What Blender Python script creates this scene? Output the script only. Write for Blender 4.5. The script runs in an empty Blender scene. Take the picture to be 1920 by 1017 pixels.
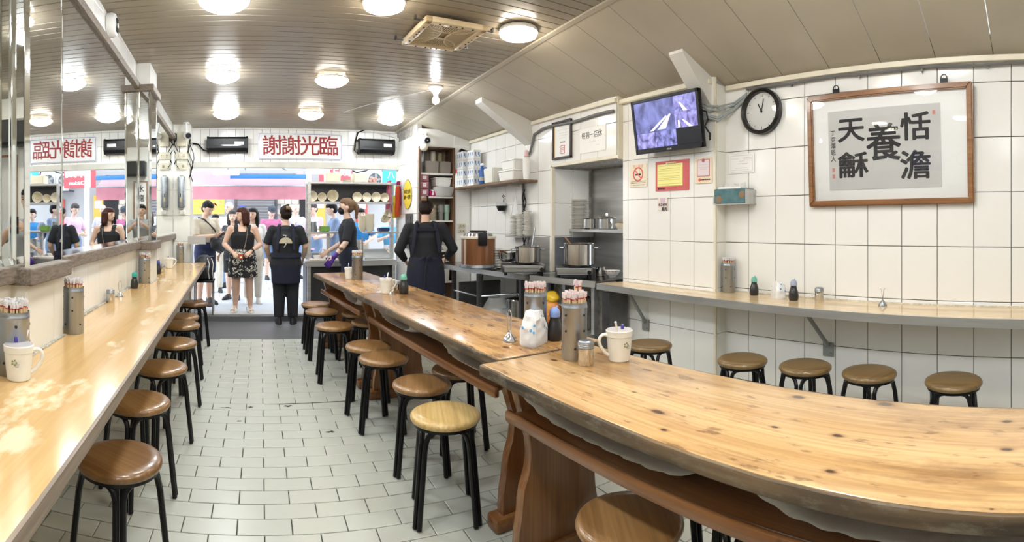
import bpy, bmesh, random
from math import *
from mathutils import Vector, Matrix, noise
random.seed(7)
S = bpy.context.scene
COL = S.collection
# ------------------------------------------------------------------ camera, world, light, exposure
H, F, U0, V0 = 1.36, 975.0, 450.0, 413.0        # lens height (m); cylindrical panorama scale (px/rad), axis and horizon of the 1920x1017 frame
cam = bpy.data.cameras.new('camera'); camo = bpy.data.objects.new('camera', cam); COL.objects.link(camo)
cam.type = 'PANO'; cam.panorama_type = 'CENTRAL_CYLINDRICAL'
cam.central_cylindrical_range_u_min = -U0/F; cam.central_cylindrical_range_u_max = (1920-U0)/F
cam.central_cylindrical_range_v_min = -(1017-V0)/F; cam.central_cylindrical_range_v_max = V0/F
cam.central_cylindrical_radius = 1.0
cam.clip_start = .02; cam.clip_end = 200
camo.location = (0, 0, H); camo.rotation_euler = (pi/2, 0, 0)
S.camera = camo
W = bpy.data.worlds.new('sky'); S.world = W; W.use_nodes = True
bgn = W.node_tree.nodes['Background']; bgn.inputs[0].default_value = (.86, .93, 1, 1); bgn.inputs[1].default_value = 1.4
S.view_settings.view_transform = 'Standard'; S.view_settings.look = 'None'
S.view_settings.gamma = 1; S.view_settings.use_curve_mapping = False
S.view_settings.exposure = 1.6
S.cycles.max_bounces = 10; S.cycles.glossy_bounces = 6; S.cycles.transparent_max_bounces = 12
S.cycles.sample_clamp_indirect = 8
S.cycles.use_denoising = True
LAMP_COOL, LAMP_WARM, LAMP_DIM = 26.0, 16.0, 7.0

# ------------------------------------------------------------------ helpers
def dirv(u): t = (u-U0)/F; return sin(t), cos(t)
def atR(u, v, r): s, c = dirv(u); return Vector((r*s, r*c, H-(v-V0)*r/F))
def onZ(u, v, z): return atR(u, v, F*(H-z)/(v-V0))
def onX(u, v, x): return atR(u, v, x/dirv(u)[0])
def onY(u, v, y): return atR(u, v, y/dirv(u)[1])
def ceil_z(y): return 2.975-.037*y

MATS = {}
def mat(name, col, rough=.5, metal=0, var=.0, scale=8, bump=0, bscale=60, stretch=None, spec=.5, col2=None, emis=None, estr=0, alpha=1, trans=0, coat=0, sheen=0):
    if name in MATS: return MATS[name]
    m = bpy.data.materials.new(name); m.use_nodes = True
    nt = m.node_tree; p = nt.nodes['Principled BSDF']
    p.inputs['Base Color'].default_value = (*col, 1); p.inputs['Roughness'].default_value = rough
    p.inputs['Metallic'].default_value = metal; p.inputs['Specular IOR Level'].default_value = spec
    if coat: p.inputs['Coat Weight'].default_value = coat; p.inputs['Coat Roughness'].default_value = .08
    if trans: p.inputs['Transmission Weight'].default_value = trans
    if alpha < 1: p.inputs['Alpha'].default_value = alpha
    if emis: p.inputs['Emission Color'].default_value = (*emis, 1); p.inputs['Emission Strength'].default_value = estr
    tc = nt.nodes.new('ShaderNodeTexCoord'); mp = nt.nodes.new('ShaderNodeMapping')
    nt.links.new(tc.outputs['Object'], mp.inputs[0])
    if stretch: mp.inputs['Scale'].default_value = stretch
    if var or col2:
        n = nt.nodes.new('ShaderNodeTexNoise'); n.inputs['Scale'].default_value = scale; n.inputs['Detail'].default_value = 4
        nt.links.new(mp.outputs[0], n.inputs[0])
        r = nt.nodes.new('ShaderNodeValToRGB'); r.color_ramp.elements[0].position = .32; r.color_ramp.elements[1].position = .68
        c2 = col2 if col2 else tuple(min(1, c*(1+var)) for c in col)
        c1 = col if col2 else tuple(c*(1-var) for c in col)
        r.color_ramp.elements[0].color = (*c1, 1); r.color_ramp.elements[1].color = (*c2, 1)
        nt.links.new(n.outputs['Fac'], r.inputs[0]); nt.links.new(r.outputs[0], p.inputs['Base Color'])
    if bump:
        n2 = nt.nodes.new('ShaderNodeTexNoise'); n2.inputs['Scale'].default_value = bscale; n2.inputs['Detail'].default_value = 3
        nt.links.new(mp.outputs[0], n2.inputs[0])
        b = nt.nodes.new('ShaderNodeBump'); b.inputs['Strength'].default_value = bump; b.inputs['Distance'].default_value = .01
        nt.links.new(n2.outputs['Fac'], b.inputs['Height']); nt.links.new(b.outputs[0], p.inputs['Normal'])
    MATS[name] = m; return m

def wood(name, c_light, c_dark, axis=1, rough=.35, grain=14, knots=0, stain=None, sscale=3, samt=.5, coat=0, bump=.08, lo=.35, hi=.7, worn=None, fine=.35, flecks=0):
    """wood with grain along an axis, optional dark knots, stains and a worn bare patch"""
    if name in MATS: return MATS[name]
    m = bpy.data.materials.new(name); m.use_nodes = True; nt = m.node_tree; L = nt.links; N = nt.nodes.new
    p = nt.nodes['Principled BSDF']; p.inputs['Roughness'].default_value = rough
    if coat: p.inputs['Coat Weight'].default_value = coat; p.inputs['Coat Roughness'].default_value = .12
    tc = N('ShaderNodeTexCoord'); mp = N('ShaderNodeMapping'); L.new(tc.outputs['Object'], mp.inputs[0])
    sc = [grain]*3; sc[axis] = grain*.07; mp.inputs['Scale'].default_value = sc
    n = N('ShaderNodeTexNoise'); n.inputs['Scale'].default_value = 1; n.inputs['Detail'].default_value = 6; n.inputs['Distortion'].default_value = .6
    L.new(mp.outputs[0], n.inputs[0])
    r = N('ShaderNodeValToRGB'); e = r.color_ramp.elements; e[0].position = lo; e[1].position = hi
    e[0].color = (*c_dark, 1); e[1].color = (*c_light, 1); L.new(n.outputs['Fac'], r.inputs[0]); out = r.outputs[0]
    def over(fac, colr, prev):
        x = N('ShaderNodeMix'); x.data_type = 'RGBA'; L.new(fac, x.inputs[0]); L.new(prev, x.inputs[6]); x.inputs[7].default_value = (*colr, 1); return x.outputs[2]
    def ramp(src, a, b, top=1.0):
        q = N('ShaderNodeMapRange'); q.inputs[1].default_value = a; q.inputs[2].default_value = b; q.inputs[4].default_value = top; L.new(src, q.inputs[0]); return q.outputs[0]
    if stain:
        ms = N('ShaderNodeMapping'); L.new(tc.outputs['Object'], ms.inputs[0]); s3 = [sscale]*3; s3[axis] = sscale*.35; ms.inputs['Scale'].default_value = s3
        n2 = N('ShaderNodeTexNoise'); n2.inputs['Scale'].default_value = 1; n2.inputs['Detail'].default_value = 8; n2.inputs['Roughness'].default_value = .7; L.new(ms.outputs[0], n2.inputs[0])
        out = over(ramp(n2.outputs['Fac'], .52, .72, samt), stain, out)
    if knots:
        mk = N('ShaderNodeMapping'); L.new(tc.outputs['Object'], mk.inputs[0]); k3 = [knots]*3; k3[axis] = knots*.6; mk.inputs['Scale'].default_value = k3
        v = N('ShaderNodeTexVoronoi'); v.inputs['Scale'].default_value = 1
        if axis == 1: v.voronoi_dimensions = '2D'
        nd = N('ShaderNodeTexNoise'); nd.inputs['Scale'].default_value = 3; L.new(mk.outputs[0], nd.inputs[0]); md = N('ShaderNodeMix'); md.data_type = 'VECTOR'; md.inputs[0].default_value = .10; L.new(mk.outputs[0], md.inputs[4]); L.new(nd.outputs['Color'], md.inputs[5]); L.new(md.outputs[1], v.inputs[0])
        sp = N('ShaderNodeSeparateColor'); L.new(v.outputs['Color'], sp.inputs[0]); dv = N('ShaderNodeMath'); dv.operation = 'DIVIDE'; L.new(v.outputs['Distance'], dv.inputs[0]); L.new(sp.outputs[0], dv.inputs[1])
        out = over(ramp(dv.outputs[0], .20, .07, .45), (.20, .085, .03), out)
        out = over(ramp(dv.outputs[0], .11, .05, .9), (.055, .022, .010), out)
    if flecks:
        for sc_, lo_, hi_, am_, cl_ in ((26, .60, .67, .75, (.13, .05, .02)), (7, .60, .70, .55, (.24, .10, .04))):
            mq = N('ShaderNodeMapping'); L.new(tc.outputs['Object'], mq.inputs[0]); q3 = [sc_]*3; q3[axis] = sc_*.32; mq.inputs['Scale'].default_value = q3; mq.inputs['Location'].default_value = (flecks, flecks*1.7, 0)
            nq = N('ShaderNodeTexNoise'); nq.inputs['Scale'].default_value = 1; nq.inputs['Detail'].default_value = 4; nq.inputs['Roughness'].default_value = .6; L.new(mq.outputs[0], nq.inputs[0])
            out = over(ramp(nq.outputs['Fac'], lo_, hi_, am_*(.72 if flecks < 5 else 1.15)), cl_, out)
    if worn:
        mw = N('ShaderNodeMapping'); L.new(tc.outputs['Object'], mw.inputs[0]); mw.inputs['Scale'].default_value = worn[1]
        n3 = N('ShaderNodeTexNoise'); n3.inputs['Scale'].default_value = 1; n3.inputs['Detail'].default_value = 5; L.new(mw.outputs[0], n3.inputs[0])
        f = ramp(n3.outputs['Fac'], .60, .66, .8)
        if len(worn) > 2:      # keep the wear to a band across the local x axis
            sx = N('ShaderNodeSeparateXYZ'); L.new(tc.outputs['Object'], sx.inputs[0])
            a = N('ShaderNodeMath'); a.operation = 'SUBTRACT'; L.new(sx.outputs[0], a.inputs[0]); a.inputs[1].default_value = worn[2]
            b2 = N('ShaderNodeMath'); b2.operation = 'ABSOLUTE'; L.new(a.outputs[0], b2.inputs[0])
            g = ramp(b2.outputs[0], worn[3], worn[3]*.4, 1)
            mu = N('ShaderNodeMath'); mu.operation = 'MULTIPLY'; L.new(f, mu.inputs[0]); L.new(g, mu.inputs[1]); f = mu.outputs[0]
        out = over(f, worn[0], out)
    mf = N('ShaderNodeMapping'); L.new(tc.outputs['Object'], mf.inputs[0]); f3 = [90]*3; f3[axis] = 3; mf.inputs['Scale'].default_value = f3
    nf = N('ShaderNodeTexNoise'); nf.inputs['Scale'].default_value = 1; nf.inputs['Detail'].default_value = 3; L.new(mf.outputs[0], nf.inputs[0])
    x = N('ShaderNodeMix'); x.data_type = 'RGBA'; x.blend_type = 'MULTIPLY'; x.inputs[0].default_value = fine; L.new(out, x.inputs[6])
    rf = N('ShaderNodeValToRGB'); rf.color_ramp.elements[0].position = .35; rf.color_ramp.elements[1].position = .6; rf.color_ramp.elements[0].color = (.35, .28, .22, 1); rf.color_ramp.elements[1].color = (1, 1, 1, 1); L.new(nf.outputs['Fac'], rf.inputs[0]); L.new(rf.outputs[0], x.inputs[7]); out = x.outputs[2]
    L.new(out, p.inputs['Base Color'])
    b = N('ShaderNodeBump'); b.inputs['Strength'].default_value = bump; b.inputs['Distance'].default_value = .004
    L.new(n.outputs['Fac'], b.inputs['Height']); L.new(b.outputs[0], p.inputs['Normal'])
    MATS[name] = m; return m

def pane(name, tint=(1, 1, 1), ior=1.45, rough=0):
    """thin glass: clear straight through, mirror-like at a slant"""
    if name in MATS: return MATS[name]
    m = bpy.data.materials.new(name); m.use_nodes = True; nt = m.node_tree; nt.nodes.remove(nt.nodes['Principled BSDF']); N = nt.nodes.new
    f = N('ShaderNodeFresnel'); f.inputs[0].default_value = ior; t = N('ShaderNodeBsdfTransparent'); t.inputs[0].default_value = (*tint, 1)
    g = N('ShaderNodeBsdfGlossy'); g.inputs['Roughness'].default_value = rough; x = N('ShaderNodeMixShader')
    nt.links.new(f.outputs[0], x.inputs[0]); nt.links.new(t.outputs[0], x.inputs[1]); nt.links.new(g.outputs[0], x.inputs[2]); nt.links.new(x.outputs[0], nt.nodes['Material Output'].inputs[0])
    MATS[name] = m; return m
class B:
    """collects shapes in one bmesh; ob() links them as ONE mesh object"""
    def __init__(s): s.b = bmesh.new(); s.mi = 0; s.n = 0
    def _done(s):
        s.b.faces.ensure_lookup_table()
        for f in s.b.faces[s.n:]: f.material_index = s.mi
        s.n = len(s.b.faces); return s
    def box(s, c, d, rz=0, bev=0, M=None):
        vs = bmesh.ops.create_cube(s.b, size=1)['verts']
        for v in vs: v.co = Vector((v.co.x*d[0], v.co.y*d[1], v.co.z*d[2]))
        if bev:
            es = list({e for v in vs for e in v.link_edges})
            r = bmesh.ops.bevel(s.b, geom=es, offset=bev, segments=2 if bev > .004 else 1, affect='EDGES', profile=.5)
            vs = list({v for f in r['faces'] for v in f.verts} | {v for v in vs if v.is_valid})
        T = Matrix.Translation(Vector(c)) @ (M.to_4x4() if M else Matrix.Rotation(rz, 4, 'Z'))
        bmesh.ops.transform(s.b, matrix=T, verts=vs); return s._done()
    def lathe(s, prof, n=24, c=(0, 0, 0), M=None, sx=1, sy=1, close=True):
        T = Matrix.Translation(Vector(c)) @ (M.to_4x4() if M else Matrix.Identity(4)); rings = []
        for r, z in prof:
            if r < 1e-5: rings.append([s.b.verts.new(T @ Vector((0, 0, z)))])
            else: rings.append([s.b.verts.new(T @ Vector((r*cos(2*pi*k/n)*sx, r*sin(2*pi*k/n)*sy, z))) for k in range(n)])
        for a, b in zip(rings, rings[1:]):
            for k in range(n):
                q = [a[k % len(a)], a[(k+1) % len(a)], b[(k+1) % len(b)], b[k % len(b)]]
                q = list(dict.fromkeys(q))
                if len(q) > 2: s.b.faces.new(q)
        if close:
            if len(rings[0]) > 1: s.b.faces.new(rings[0][::-1])
            if len(rings[-1]) > 1: s.b.faces.new(rings[-1])
        return s._done()
    def cyl(s, c, r, h, n=20, M=None, r2=None, bev=0):
        r2 = r if r2 is None else r2
        if bev: return s.lathe([(r-bev, 0), (r, bev), (r2, h-bev), (r2-bev, h)], n, c, M)
        return s.lathe([(r, 0), (r2, h)], n, c, M)
    def sph(s, c, r, n=12, M=None):
        r = (r, r, r) if not hasattr(r, '__len__') else r
        k = max(5, n//2); prof = [(sin(pi*i/k), -cos(pi*i/k)) for i in range(k+1)]
        D = Matrix.Diagonal((*r, 1)); T = (M.to_4x4() if M else Matrix.Identity(4))
        return s.lathe(prof, n, c, T @ D)
    def tube(s, pts, r, n=8, closed=False):
        pts = [Vector(p) for p in pts]; m = len(pts); rs = r if hasattr(r, '__len__') else [r]*m; rings = []; up = None
        for i, p in enumerate(pts):
            if closed: t = pts[(i+1) % m]-pts[i-1]
            else: t = pts[min(i+1, m-1)]-pts[max(i-1, 0)]
            t.normalize()
            if up is None:
                up = Vector((0, 0, 1)) if abs(t.z) < .9 else Vector((1, 0, 0))
            x = t.cross(up); 
            if x.length < 1e-4: x = t.orthogonal()
            x.normalize(); y = x.cross(t).normalized(); up = y
            rings.append([s.b.verts.new(p+(x*cos(2*pi*k/n)+y*sin(2*pi*k/n))*rs[i]) for k in range(n)])
        pr = list(zip(rings, rings[1:]))+([(rings[-1], rings[0])] if closed else [])
        for a, b in pr:
            for k in range(n): s.b.faces.new((a[k], a[(k+1) % n], b[(k+1) % n], b[k]))
        if not closed: s.b.faces.new(rings[0][::-1]); s.b.faces.new(rings[-1])
        return s._done()
    def prism(s, poly, vec):
        vec = Vector(vec); a = [s.b.verts.new(Vector(p)) for p in poly]; b = [s.b.verts.new(Vector(p)+vec) for p in poly]; n = len(a)
        s.b.faces.new(a[::-1]); s.b.faces.new(b)
        for k in range(n): s.b.faces.new((a[k], a[(k+1) % n], b[(k+1) % n], b[k]))
        return s._done()
    def loft(s, rings, n=20, cap=True, M=None):
        """rings: (cx,cy,z,rx,ry) ellipses"""
        T = M.to_4x4() if M else Matrix.Identity(4); R = []
        for cx, cy, z, rx, ry in rings:
            R.append([s.b.verts.new(T @ Vector((cx+rx*cos(2*pi*k/n), cy+ry*sin(2*pi*k/n), z))) for k in range(n)])
        for a, b in zip(R, R[1:]):
            for k in range(n): s.b.faces.new((a[k], a[(k+1) % n], b[(k+1) % n], b[k]))
        if cap: s.b.faces.new(R[0][::-1]); s.b.faces.new(R[-1])
        return s._done()
    def sheet(s, f, nu, nv, th=0):
        g = [[s.b.verts.new(Vector(f(i/nu, j/nv))) for j in range(nv+1)] for i in range(nu+1)]
        fs = [s.b.faces.new((g[i][j], g[i+1][j], g[i+1][j+1], g[i][j+1])) for i in range(nu) for j in range(nv)]
        if th: bmesh.ops.solidify(s.b, geom=fs, thickness=th)
        return s._done()
    def mesh(s, name, mats, smooth=True, ang=.6):
        me = bpy.data.meshes.new(name)
        bmesh.ops.recalc_face_normals(s.b, faces=s.b.faces)
        if smooth:
            for f in s.b.faces: f.smooth = True
            for e in s.b.edges:
                if len(e.link_faces) == 2 and e.calc_face_angle(0) > ang: e.smooth = False
        s.b.to_mesh(me); s.b.free()
        for m in (mats if isinstance(mats, (list, tuple)) else [mats]): me.materials.append(m)
        return me
    def ob(s, name, mats, par=None, loc=None, smooth=True, ang=.6):
        return link(s.mesh(name, mats, smooth, ang), name, par, loc)
def link(me, name, par=None, loc=None):
    o = bpy.data.objects.new(name, me); COL.objects.link(o)
    if par: o.parent = par
    if loc is not None: o.location = loc
    return o
def tag(o, label, cat, group=None, kind=None):
    o['label'] = label; o['category'] = cat
    if group: o['group'] = group
    if kind: o['kind'] = kind
    return o
def thing(name, label, cat, loc=(0, 0, 0), rz=0, group=None, M=None):
    o = bpy.data.objects.new(name, None); COL.objects.link(o); o.empty_display_size = .05
    if M is not None: o.matrix_basis = M
    else: o.location = loc; o.rotation_euler = (0, 0, rz)
    return tag(o, label, cat, group)
def struct(o): o['kind'] = 'structure'; return o
def stuff(o): o['kind'] = 'stuff'; return o
def dup(root, loc, rz=0, label=None, group=None, scale=None):
    r = root.copy(); COL.objects.link(r); r.location = loc; r.rotation_euler = (0, 0, rz)
    if label: r['label'] = label
    if group: r['group'] = group
    if scale: r.scale = scale
    for ch in list(root.children):
        c = ch.copy(); COL.objects.link(c); c.parent = r
        for g in ch.children:
            d = g.copy(); COL.objects.link(d); d.parent = c
    return r
def frame(p, x, y):
    x = Vector(x).normalized(); y = Vector(y).normalized(); z = x.cross(y).normalized(); y = z.cross(x)
    M = Matrix((x, y, z)).transposed().to_4x4(); M.translation = Vector(p); return M
def wallR(x, y, z): return frame((x, y, z), (0, -1, 0), (0, 0, 1))      # a frame on a wall that looks to -X
def wallB(x, y, z): return frame((x, y, z), (1, 0, 0), (0, 0, 1))       # a frame on a wall that looks to -Y
TMP = bpy.data.scenes.new('workbench')
def evaluated(o):
    TMP.collection.objects.link(o)
    with bpy.context.temp_override(scene=TMP, view_layer=TMP.view_layers[0]): dg = bpy.context.evaluated_depsgraph_get(); dg.update()
    me = bpy.data.meshes.new_from_object(o.evaluated_get(dg)); TMP.collection.objects.unlink(o); return me
def text(body, size, m, par, x=0, y=0, z=.002, name='lettering', bold=0, ext=.0006, sx=1, rot=0, ax='CENTER'):
    cu = bpy.data.curves.new('lettering', 'FONT'); cu.body = body; cu.size = size; cu.extrude = ext
    cu.align_x = ax; cu.align_y = 'CENTER'; cu.resolution_u = 3
    o = bpy.data.objects.new('lettering', cu); me = evaluated(o); bpy.data.objects.remove(o)
    if bold:      # a heavier brush: the same strokes laid over each other a little apart
        bm = bmesh.new(); bm.from_mesh(me); src = bm.verts[:]+bm.edges[:]+bm.faces[:]
        for k in range(6):
            r = bmesh.ops.duplicate(bm, geom=src); bmesh.ops.translate(bm, vec=(bold*cos(k*pi/3), bold*sin(k*pi/3), -.00005*(k+1)), verts=[g for g in r['geom'] if isinstance(g, bmesh.types.BMVert)])
        bm.to_mesh(me); bm.free()
    me.materials.clear(); me.materials.append(m)
    q = link(me, name, par); q.matrix_basis = Matrix.Translation((x, y, z)) @ Matrix.Rotation(rot, 4, 'Z') @ Matrix.Diagonal((sx, 1, 1, 1)); return q
_tile = {}
def tile_mesh(w, h, t, m, ch=.003):
    k = (round(w, 3), round(h, 3), t, m.name)
    if k not in _tile:
        me = bpy.data.meshes.new('tile'); V = []; Fc = []
        for d, z in ((0, 0), (0, t-ch*.6), (ch, t)):
            V += [(d, d, z), (w-d, d, z), (w-d, h-d, z), (d, h-d, z)]
        for r in (0, 4):
            for i in range(4): Fc.append((r+i, r+(i+1) % 4, r+4+(i+1) % 4, r+4+i))
        Fc.append((8, 9, 10, 11)); me.from_pydata(V, [], Fc); me.materials.append(m); _tile[k] = me
    return _tile[k]
def tiles(par, o, ux, us, zs, m, t=.008, gap=.004, skip=None, name='tile', jit=.0008):
    """tiles on a vertical wall: o on the wall at z=0, ux runs to the viewer's right, us/zs are the joint lines"""
    ux = Vector(ux).normalized(); o = Vector(o); n = 0
    for u0, u1 in zip(us, us[1:]):
        for z0, z1 in zip(zs, zs[1:]):
            if skip and skip((u0+u1)/2, (z0+z1)/2): continue
            q = link(tile_mesh(u1-u0-gap, z1-z0-gap, t, m), name, par)
            nz = ux.cross(Vector((0, 0, 1)))
            q.matrix_basis = frame(o+ux*(u0+gap/2)+Vector((0, 0, z0+gap/2))+nz*random.uniform(0, jit), ux, (0, 0, 1)); n += 1
    return n
def rng(a, b, st):
    k = int(round((b-a)/st)); return [a+(b-a)*i/k for i in range(k+1)]
# ------------------------------------------------------------------ materials
TILE = mat('white_glazed_tile', (.86, .85, .825), .13, var=.03, scale=1.5, spec=.6, bump=.012, bscale=5)
TILEB = mat('cream_glazed_tile', (.80, .785, .72), .15, var=.04, scale=2, bump=.012, bscale=5)
GROUT = mat('dark_grout', (.10, .095, .085), .9)
GROUTW = mat('grey_grout', (.38, .36, .33), .9, var=.3, scale=20)
FLT = mat('pale_floor_tile', (.47, .485, .43), .28, var=.07, scale=2.2, bump=.03, bscale=40)
FGR = mat('floor_grout', (.05, .042, .034), .85, var=.4, scale=9)
CEIL = mat('ceiling_plank', (.30, .253, .19), .27, var=.07, scale=1.2, stretch=(.6, 3, 1), spec=.30)
CEILR = mat('ceiling_panel', (.50, .445, .355), .33, var=.08, scale=1.6, spec=.45)
MIRROR = mat('mirror_silver', (.86, .88, .87), .015, 1)
BEVEL = mat('bevelled_glass', (.92, .95, .95), .05, 1)
LEDGE = mat('weathered_ledge_wood', (.19, .155, .125), .55, var=.35, scale=18, stretch=(6, 1, 6), bump=.15)
STEEL = mat('brushed_steel', (.36, .385, .415), .42, 1, var=.12, scale=30, stretch=(1, 1, .06))
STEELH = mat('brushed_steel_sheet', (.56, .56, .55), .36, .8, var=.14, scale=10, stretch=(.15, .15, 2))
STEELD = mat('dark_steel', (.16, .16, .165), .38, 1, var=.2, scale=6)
CHROME = mat('chrome', (.58, .58, .58), .16, 1)
BLACKM = mat('black_painted_steel', (.006, .006, .007), .3, spec=.28)
BLACKP = mat('black_plastic', (.009, .009, .010), .4, spec=.25)
GREYP = mat('grey_plastic', (.35, .35, .34), .4)
WHITEP = mat('white_plastic', (.84, .84, .82), .35)
CREAMP = mat('cream_plastic', (.78, .72, .58), .4, var=.06, scale=5)
BEIGEB = mat('beige_switch_plastic', (.60, .56, .44), .45, var=.1, scale=6)
PAPER = mat('white_paper', (.88, .87, .85), .55)
INK = mat('black_ink', (.012, .012, .014), .6)
GREYINK = mat('grey_ink', (.42, .42, .42), .6)
RED = mat('red_paint', (.27, .004, .007), .45)
DARK = mat('dark_void', (.02, .02, .02), .9)
STONE = mat('dark_terrazzo', (.085, .088, .092), .5, col2=(.15, .15, .155), scale=120)
GRANITE = mat('speckled_granite', (.30, .29, .28), .6, col2=(.68, .67, .65), scale=160)
PAVE = mat('street_paving', (.47, .50, .54), .6, var=.06, scale=1.5)
WHITEWALL = mat('white_plaster', (.78, .77, .73), .6, var=.04, scale=2)
SLOPEW = mat('white_painted_board', (.72, .70, .66), .4, var=.04, scale=3)
YZ = (0, 0, 0)

# ------------------------------------------------------------------ floor
b = B(); b.box((1.25, 1.66, -.04), (5.2, 8.52, .06)); floor = struct(b.ob('floor', FGR, smooth=False))
fa = -.039; fx = Vector((cos(fa), sin(fa), 0)); fy = Vector((-sin(fa), cos(fa), 0))
cand = []
for j in range(-8, 50):
    for i in range(-8, 20):
        p = fx*(i*.243+(.1215 if j % 2 else 0)-.10)+fy*(j*.1235+.02)
        c = p+fx*.12+fy*.06
        if not (-1.0 < c.x < (3.50 if c.y < 2.5 else 3.34) and -1.0 < c.y < 5.93): continue
        if p.y+.125 > 5.93 and p.y > 5.85: continue
        r = c.xy.length; th = atan2(c.x, c.y); v = V0+F*H/r; u = U0+F*th
        vis = 0
        if 0 < u < 1920 and v < 1010:
            vis = 1/r**2
            if u > 960 and v < 1017: vis *= .55          # mostly behind the long table
            if c.x < -.42: vis *= .4
        cand.append((vis, random.random(), p))
cand.sort(key=lambda q: -q[0])
ftile = tile_mesh(.2385, .119, .012, FLT, .0025)
for k, (vis, _, p) in enumerate(cand):
    if k >= 298: break
    q = link(ftile, 'tile', floor)
    M = frame(p+Vector((0, 0, -.012+random.uniform(-.0008, .0006))), fx, fy); q.matrix_basis = M
b = B()
for vis, _, p in cand[298:]:
    z = random.uniform(-.0008, .0006)
    a = [p, p+fx*.2385, p+fx*.2385+fy*.119, p+fy*.119]
    i = [p+fx*.0025+fy*.0025, p+fx*.236+fy*.0025, p+fx*.236+fy*.1165, p+fx*.0025+fy*.1165]
    A = [b.b.verts.new((q.x, q.y, -.011)) for q in a]; T = [b.b.verts.new((q.x, q.y, -.0015+z)) for q in a]; I = [b.b.verts.new((q.x, q.y, z)) for q in i]
    for x, y in ((A, T), (T, I)):
        for n in range(4): b.b.faces.new((x[n], x[(n+1) % 4], y[(n+1) % 4], y[n]))
    b.b.faces.new(I)
stuff(b._done().ob('far_tiles', FLT, floor, smooth=False))
b = B()      # the cracked joint and chipped edges across the aisle
for u, v, w, h in ((560, 757, .45, .010), (540, 762, .05, .025), (470, 764, .04, .02), (425, 765, .07, .012), (640, 753, .35, .008), (448, 790, .03, .012), (620, 810, .05, .02)):
    p = onZ(u, v, .0012); pts = [(p.x+w*cos(t)*(.5+.25*sin(3*t+u)), p.y+h*sin(t)*(.6+.4*cos(5*t+v)), p.z) for t in [k*pi/7 for k in range(14)]]
    b.prism(pts, (0, 0, .0006))
stuff(b.ob('cracked_joint', FGR, floor, smooth=False))
b = B(); b.box((1.2, 6.45, -.009), (4.6, 1.06, .018)); struct(b.ob('trim_1', STONE, smooth=False))
b = B(); b.box((.6, 7.05, .025), (3.2, .13, .09), bev=.008); struct(b.ob('trim_2', STONE, smooth=False))
b = B(); b.box((.6, 7.25, .028), (3.3, .28, .06)); struct(b.ob('trim_3', GRANITE, smooth=False))

# ------------------------------------------------------------------ ceiling: planked flat part, seam, sloping part
SX, EX, EZ = 2.32, 3.5, 2.415
ceil = struct(B().box((1.2, 2.4, 3.3), (5.2, 10.6, .04)).ob('ceiling', SLOPEW, smooth=False))
n = 0; y = -2.7
while y < 7.6:
    b = B(); prof = []
    for k in range(4):
        a = y+k*.0975
        prof += [(a, .010), (a+.005, .010), (a+.008, 0), (a+.0935, 0)]
    prof.append((y+.388, .010))
    lo = [(-1.12, yy, ceil_z(yy)+dz) for yy, dz in prof]
    poly = lo+[(-1.12, y+.388, ceil_z(y)+.05), (-1.12, y, ceil_z(y)+.05)]
    b.prism(poly, (SX+1.12, 0, 0)); b.ob('panel', CEIL, ceil, smooth=False)
    b = B(); g = .0025
    for (X0, Xa) in ((SX+.02, EX),):
        za, zb = ceil_z(y), ceil_z(y+.39)
        pa = [(X0, y+g, za-.005), (X0, y+.39-g, zb-.005), (Xa, y+.39-g, EZ), (Xa, y+g, EZ)]
        vs = [b.b.verts.new(p) for p in pa]; vt = [b.b.verts.new((p[0], p[1], p[2]+.03)) for p in pa]
        b.b.faces.new(vs[::-1]); b.b.faces.new(vt)
        for i in range(4): b.b.faces.new((vs[i], vs[(i+1) % 4], vt[(i+1) % 4], vt[i]))
    b._done().ob('panel', CEILR, ceil, smooth=False)
    y += .39
b = B(); b.prism([(SX-.008, -2.7, ceil_z(-2.7)-.012), (SX+.034, -2.7, ceil_z(-2.7)-.018), (SX+.034, -2.7, ceil_z(-2.7)+.02), (SX-.008, -2.7, ceil_z(-2.7)+.02)], (0, 10.3, -.037*10.3))
struct(b.ob('trim_4', CEILR, smooth=False))

# ------------------------------------------------------------------ left wall: tiles, ledge, mirrors, two columns
LX = -.94
def mtop(y): return 2.70-.03*y
LZ = 1.17
wl = struct(B().box((LX-.11, 2.4, 1.5), (.2, 10.2, 3.2)).ob('wall_left', GROUTW, smooth=False))
o_l = (LX-.01, 7.25, 0)
zl = [0, .34, .72, 1.11]
tiles(wl, (LX-.008, 0, 0), (0, -1, 0), rng(-7.25, -.5, .27), zl, TILEB, gap=.003) if False else None
def tilesL(y0, y1, st, zs, x=LX-.008, m=TILEB, par=None):
    """left wall looks to +X: the viewer's right is +Y"""
    tiles(par or wl, (x, 0, 0), (0, 1, 0), rng(y0, y1, st), zs, m, gap=.003)
tilesL(-1.0, 7.24, .275, zl)
tilesL(-1.0, 7.24, .25, [2.42, 2.80, 3.10], m=TILE)
NTRIM = [5]
def trim(b, m, smooth=False):
    o = struct(b.ob('trim_%d' % NTRIM[0], m, smooth=smooth)); NTRIM[0] += 1; return o
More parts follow.
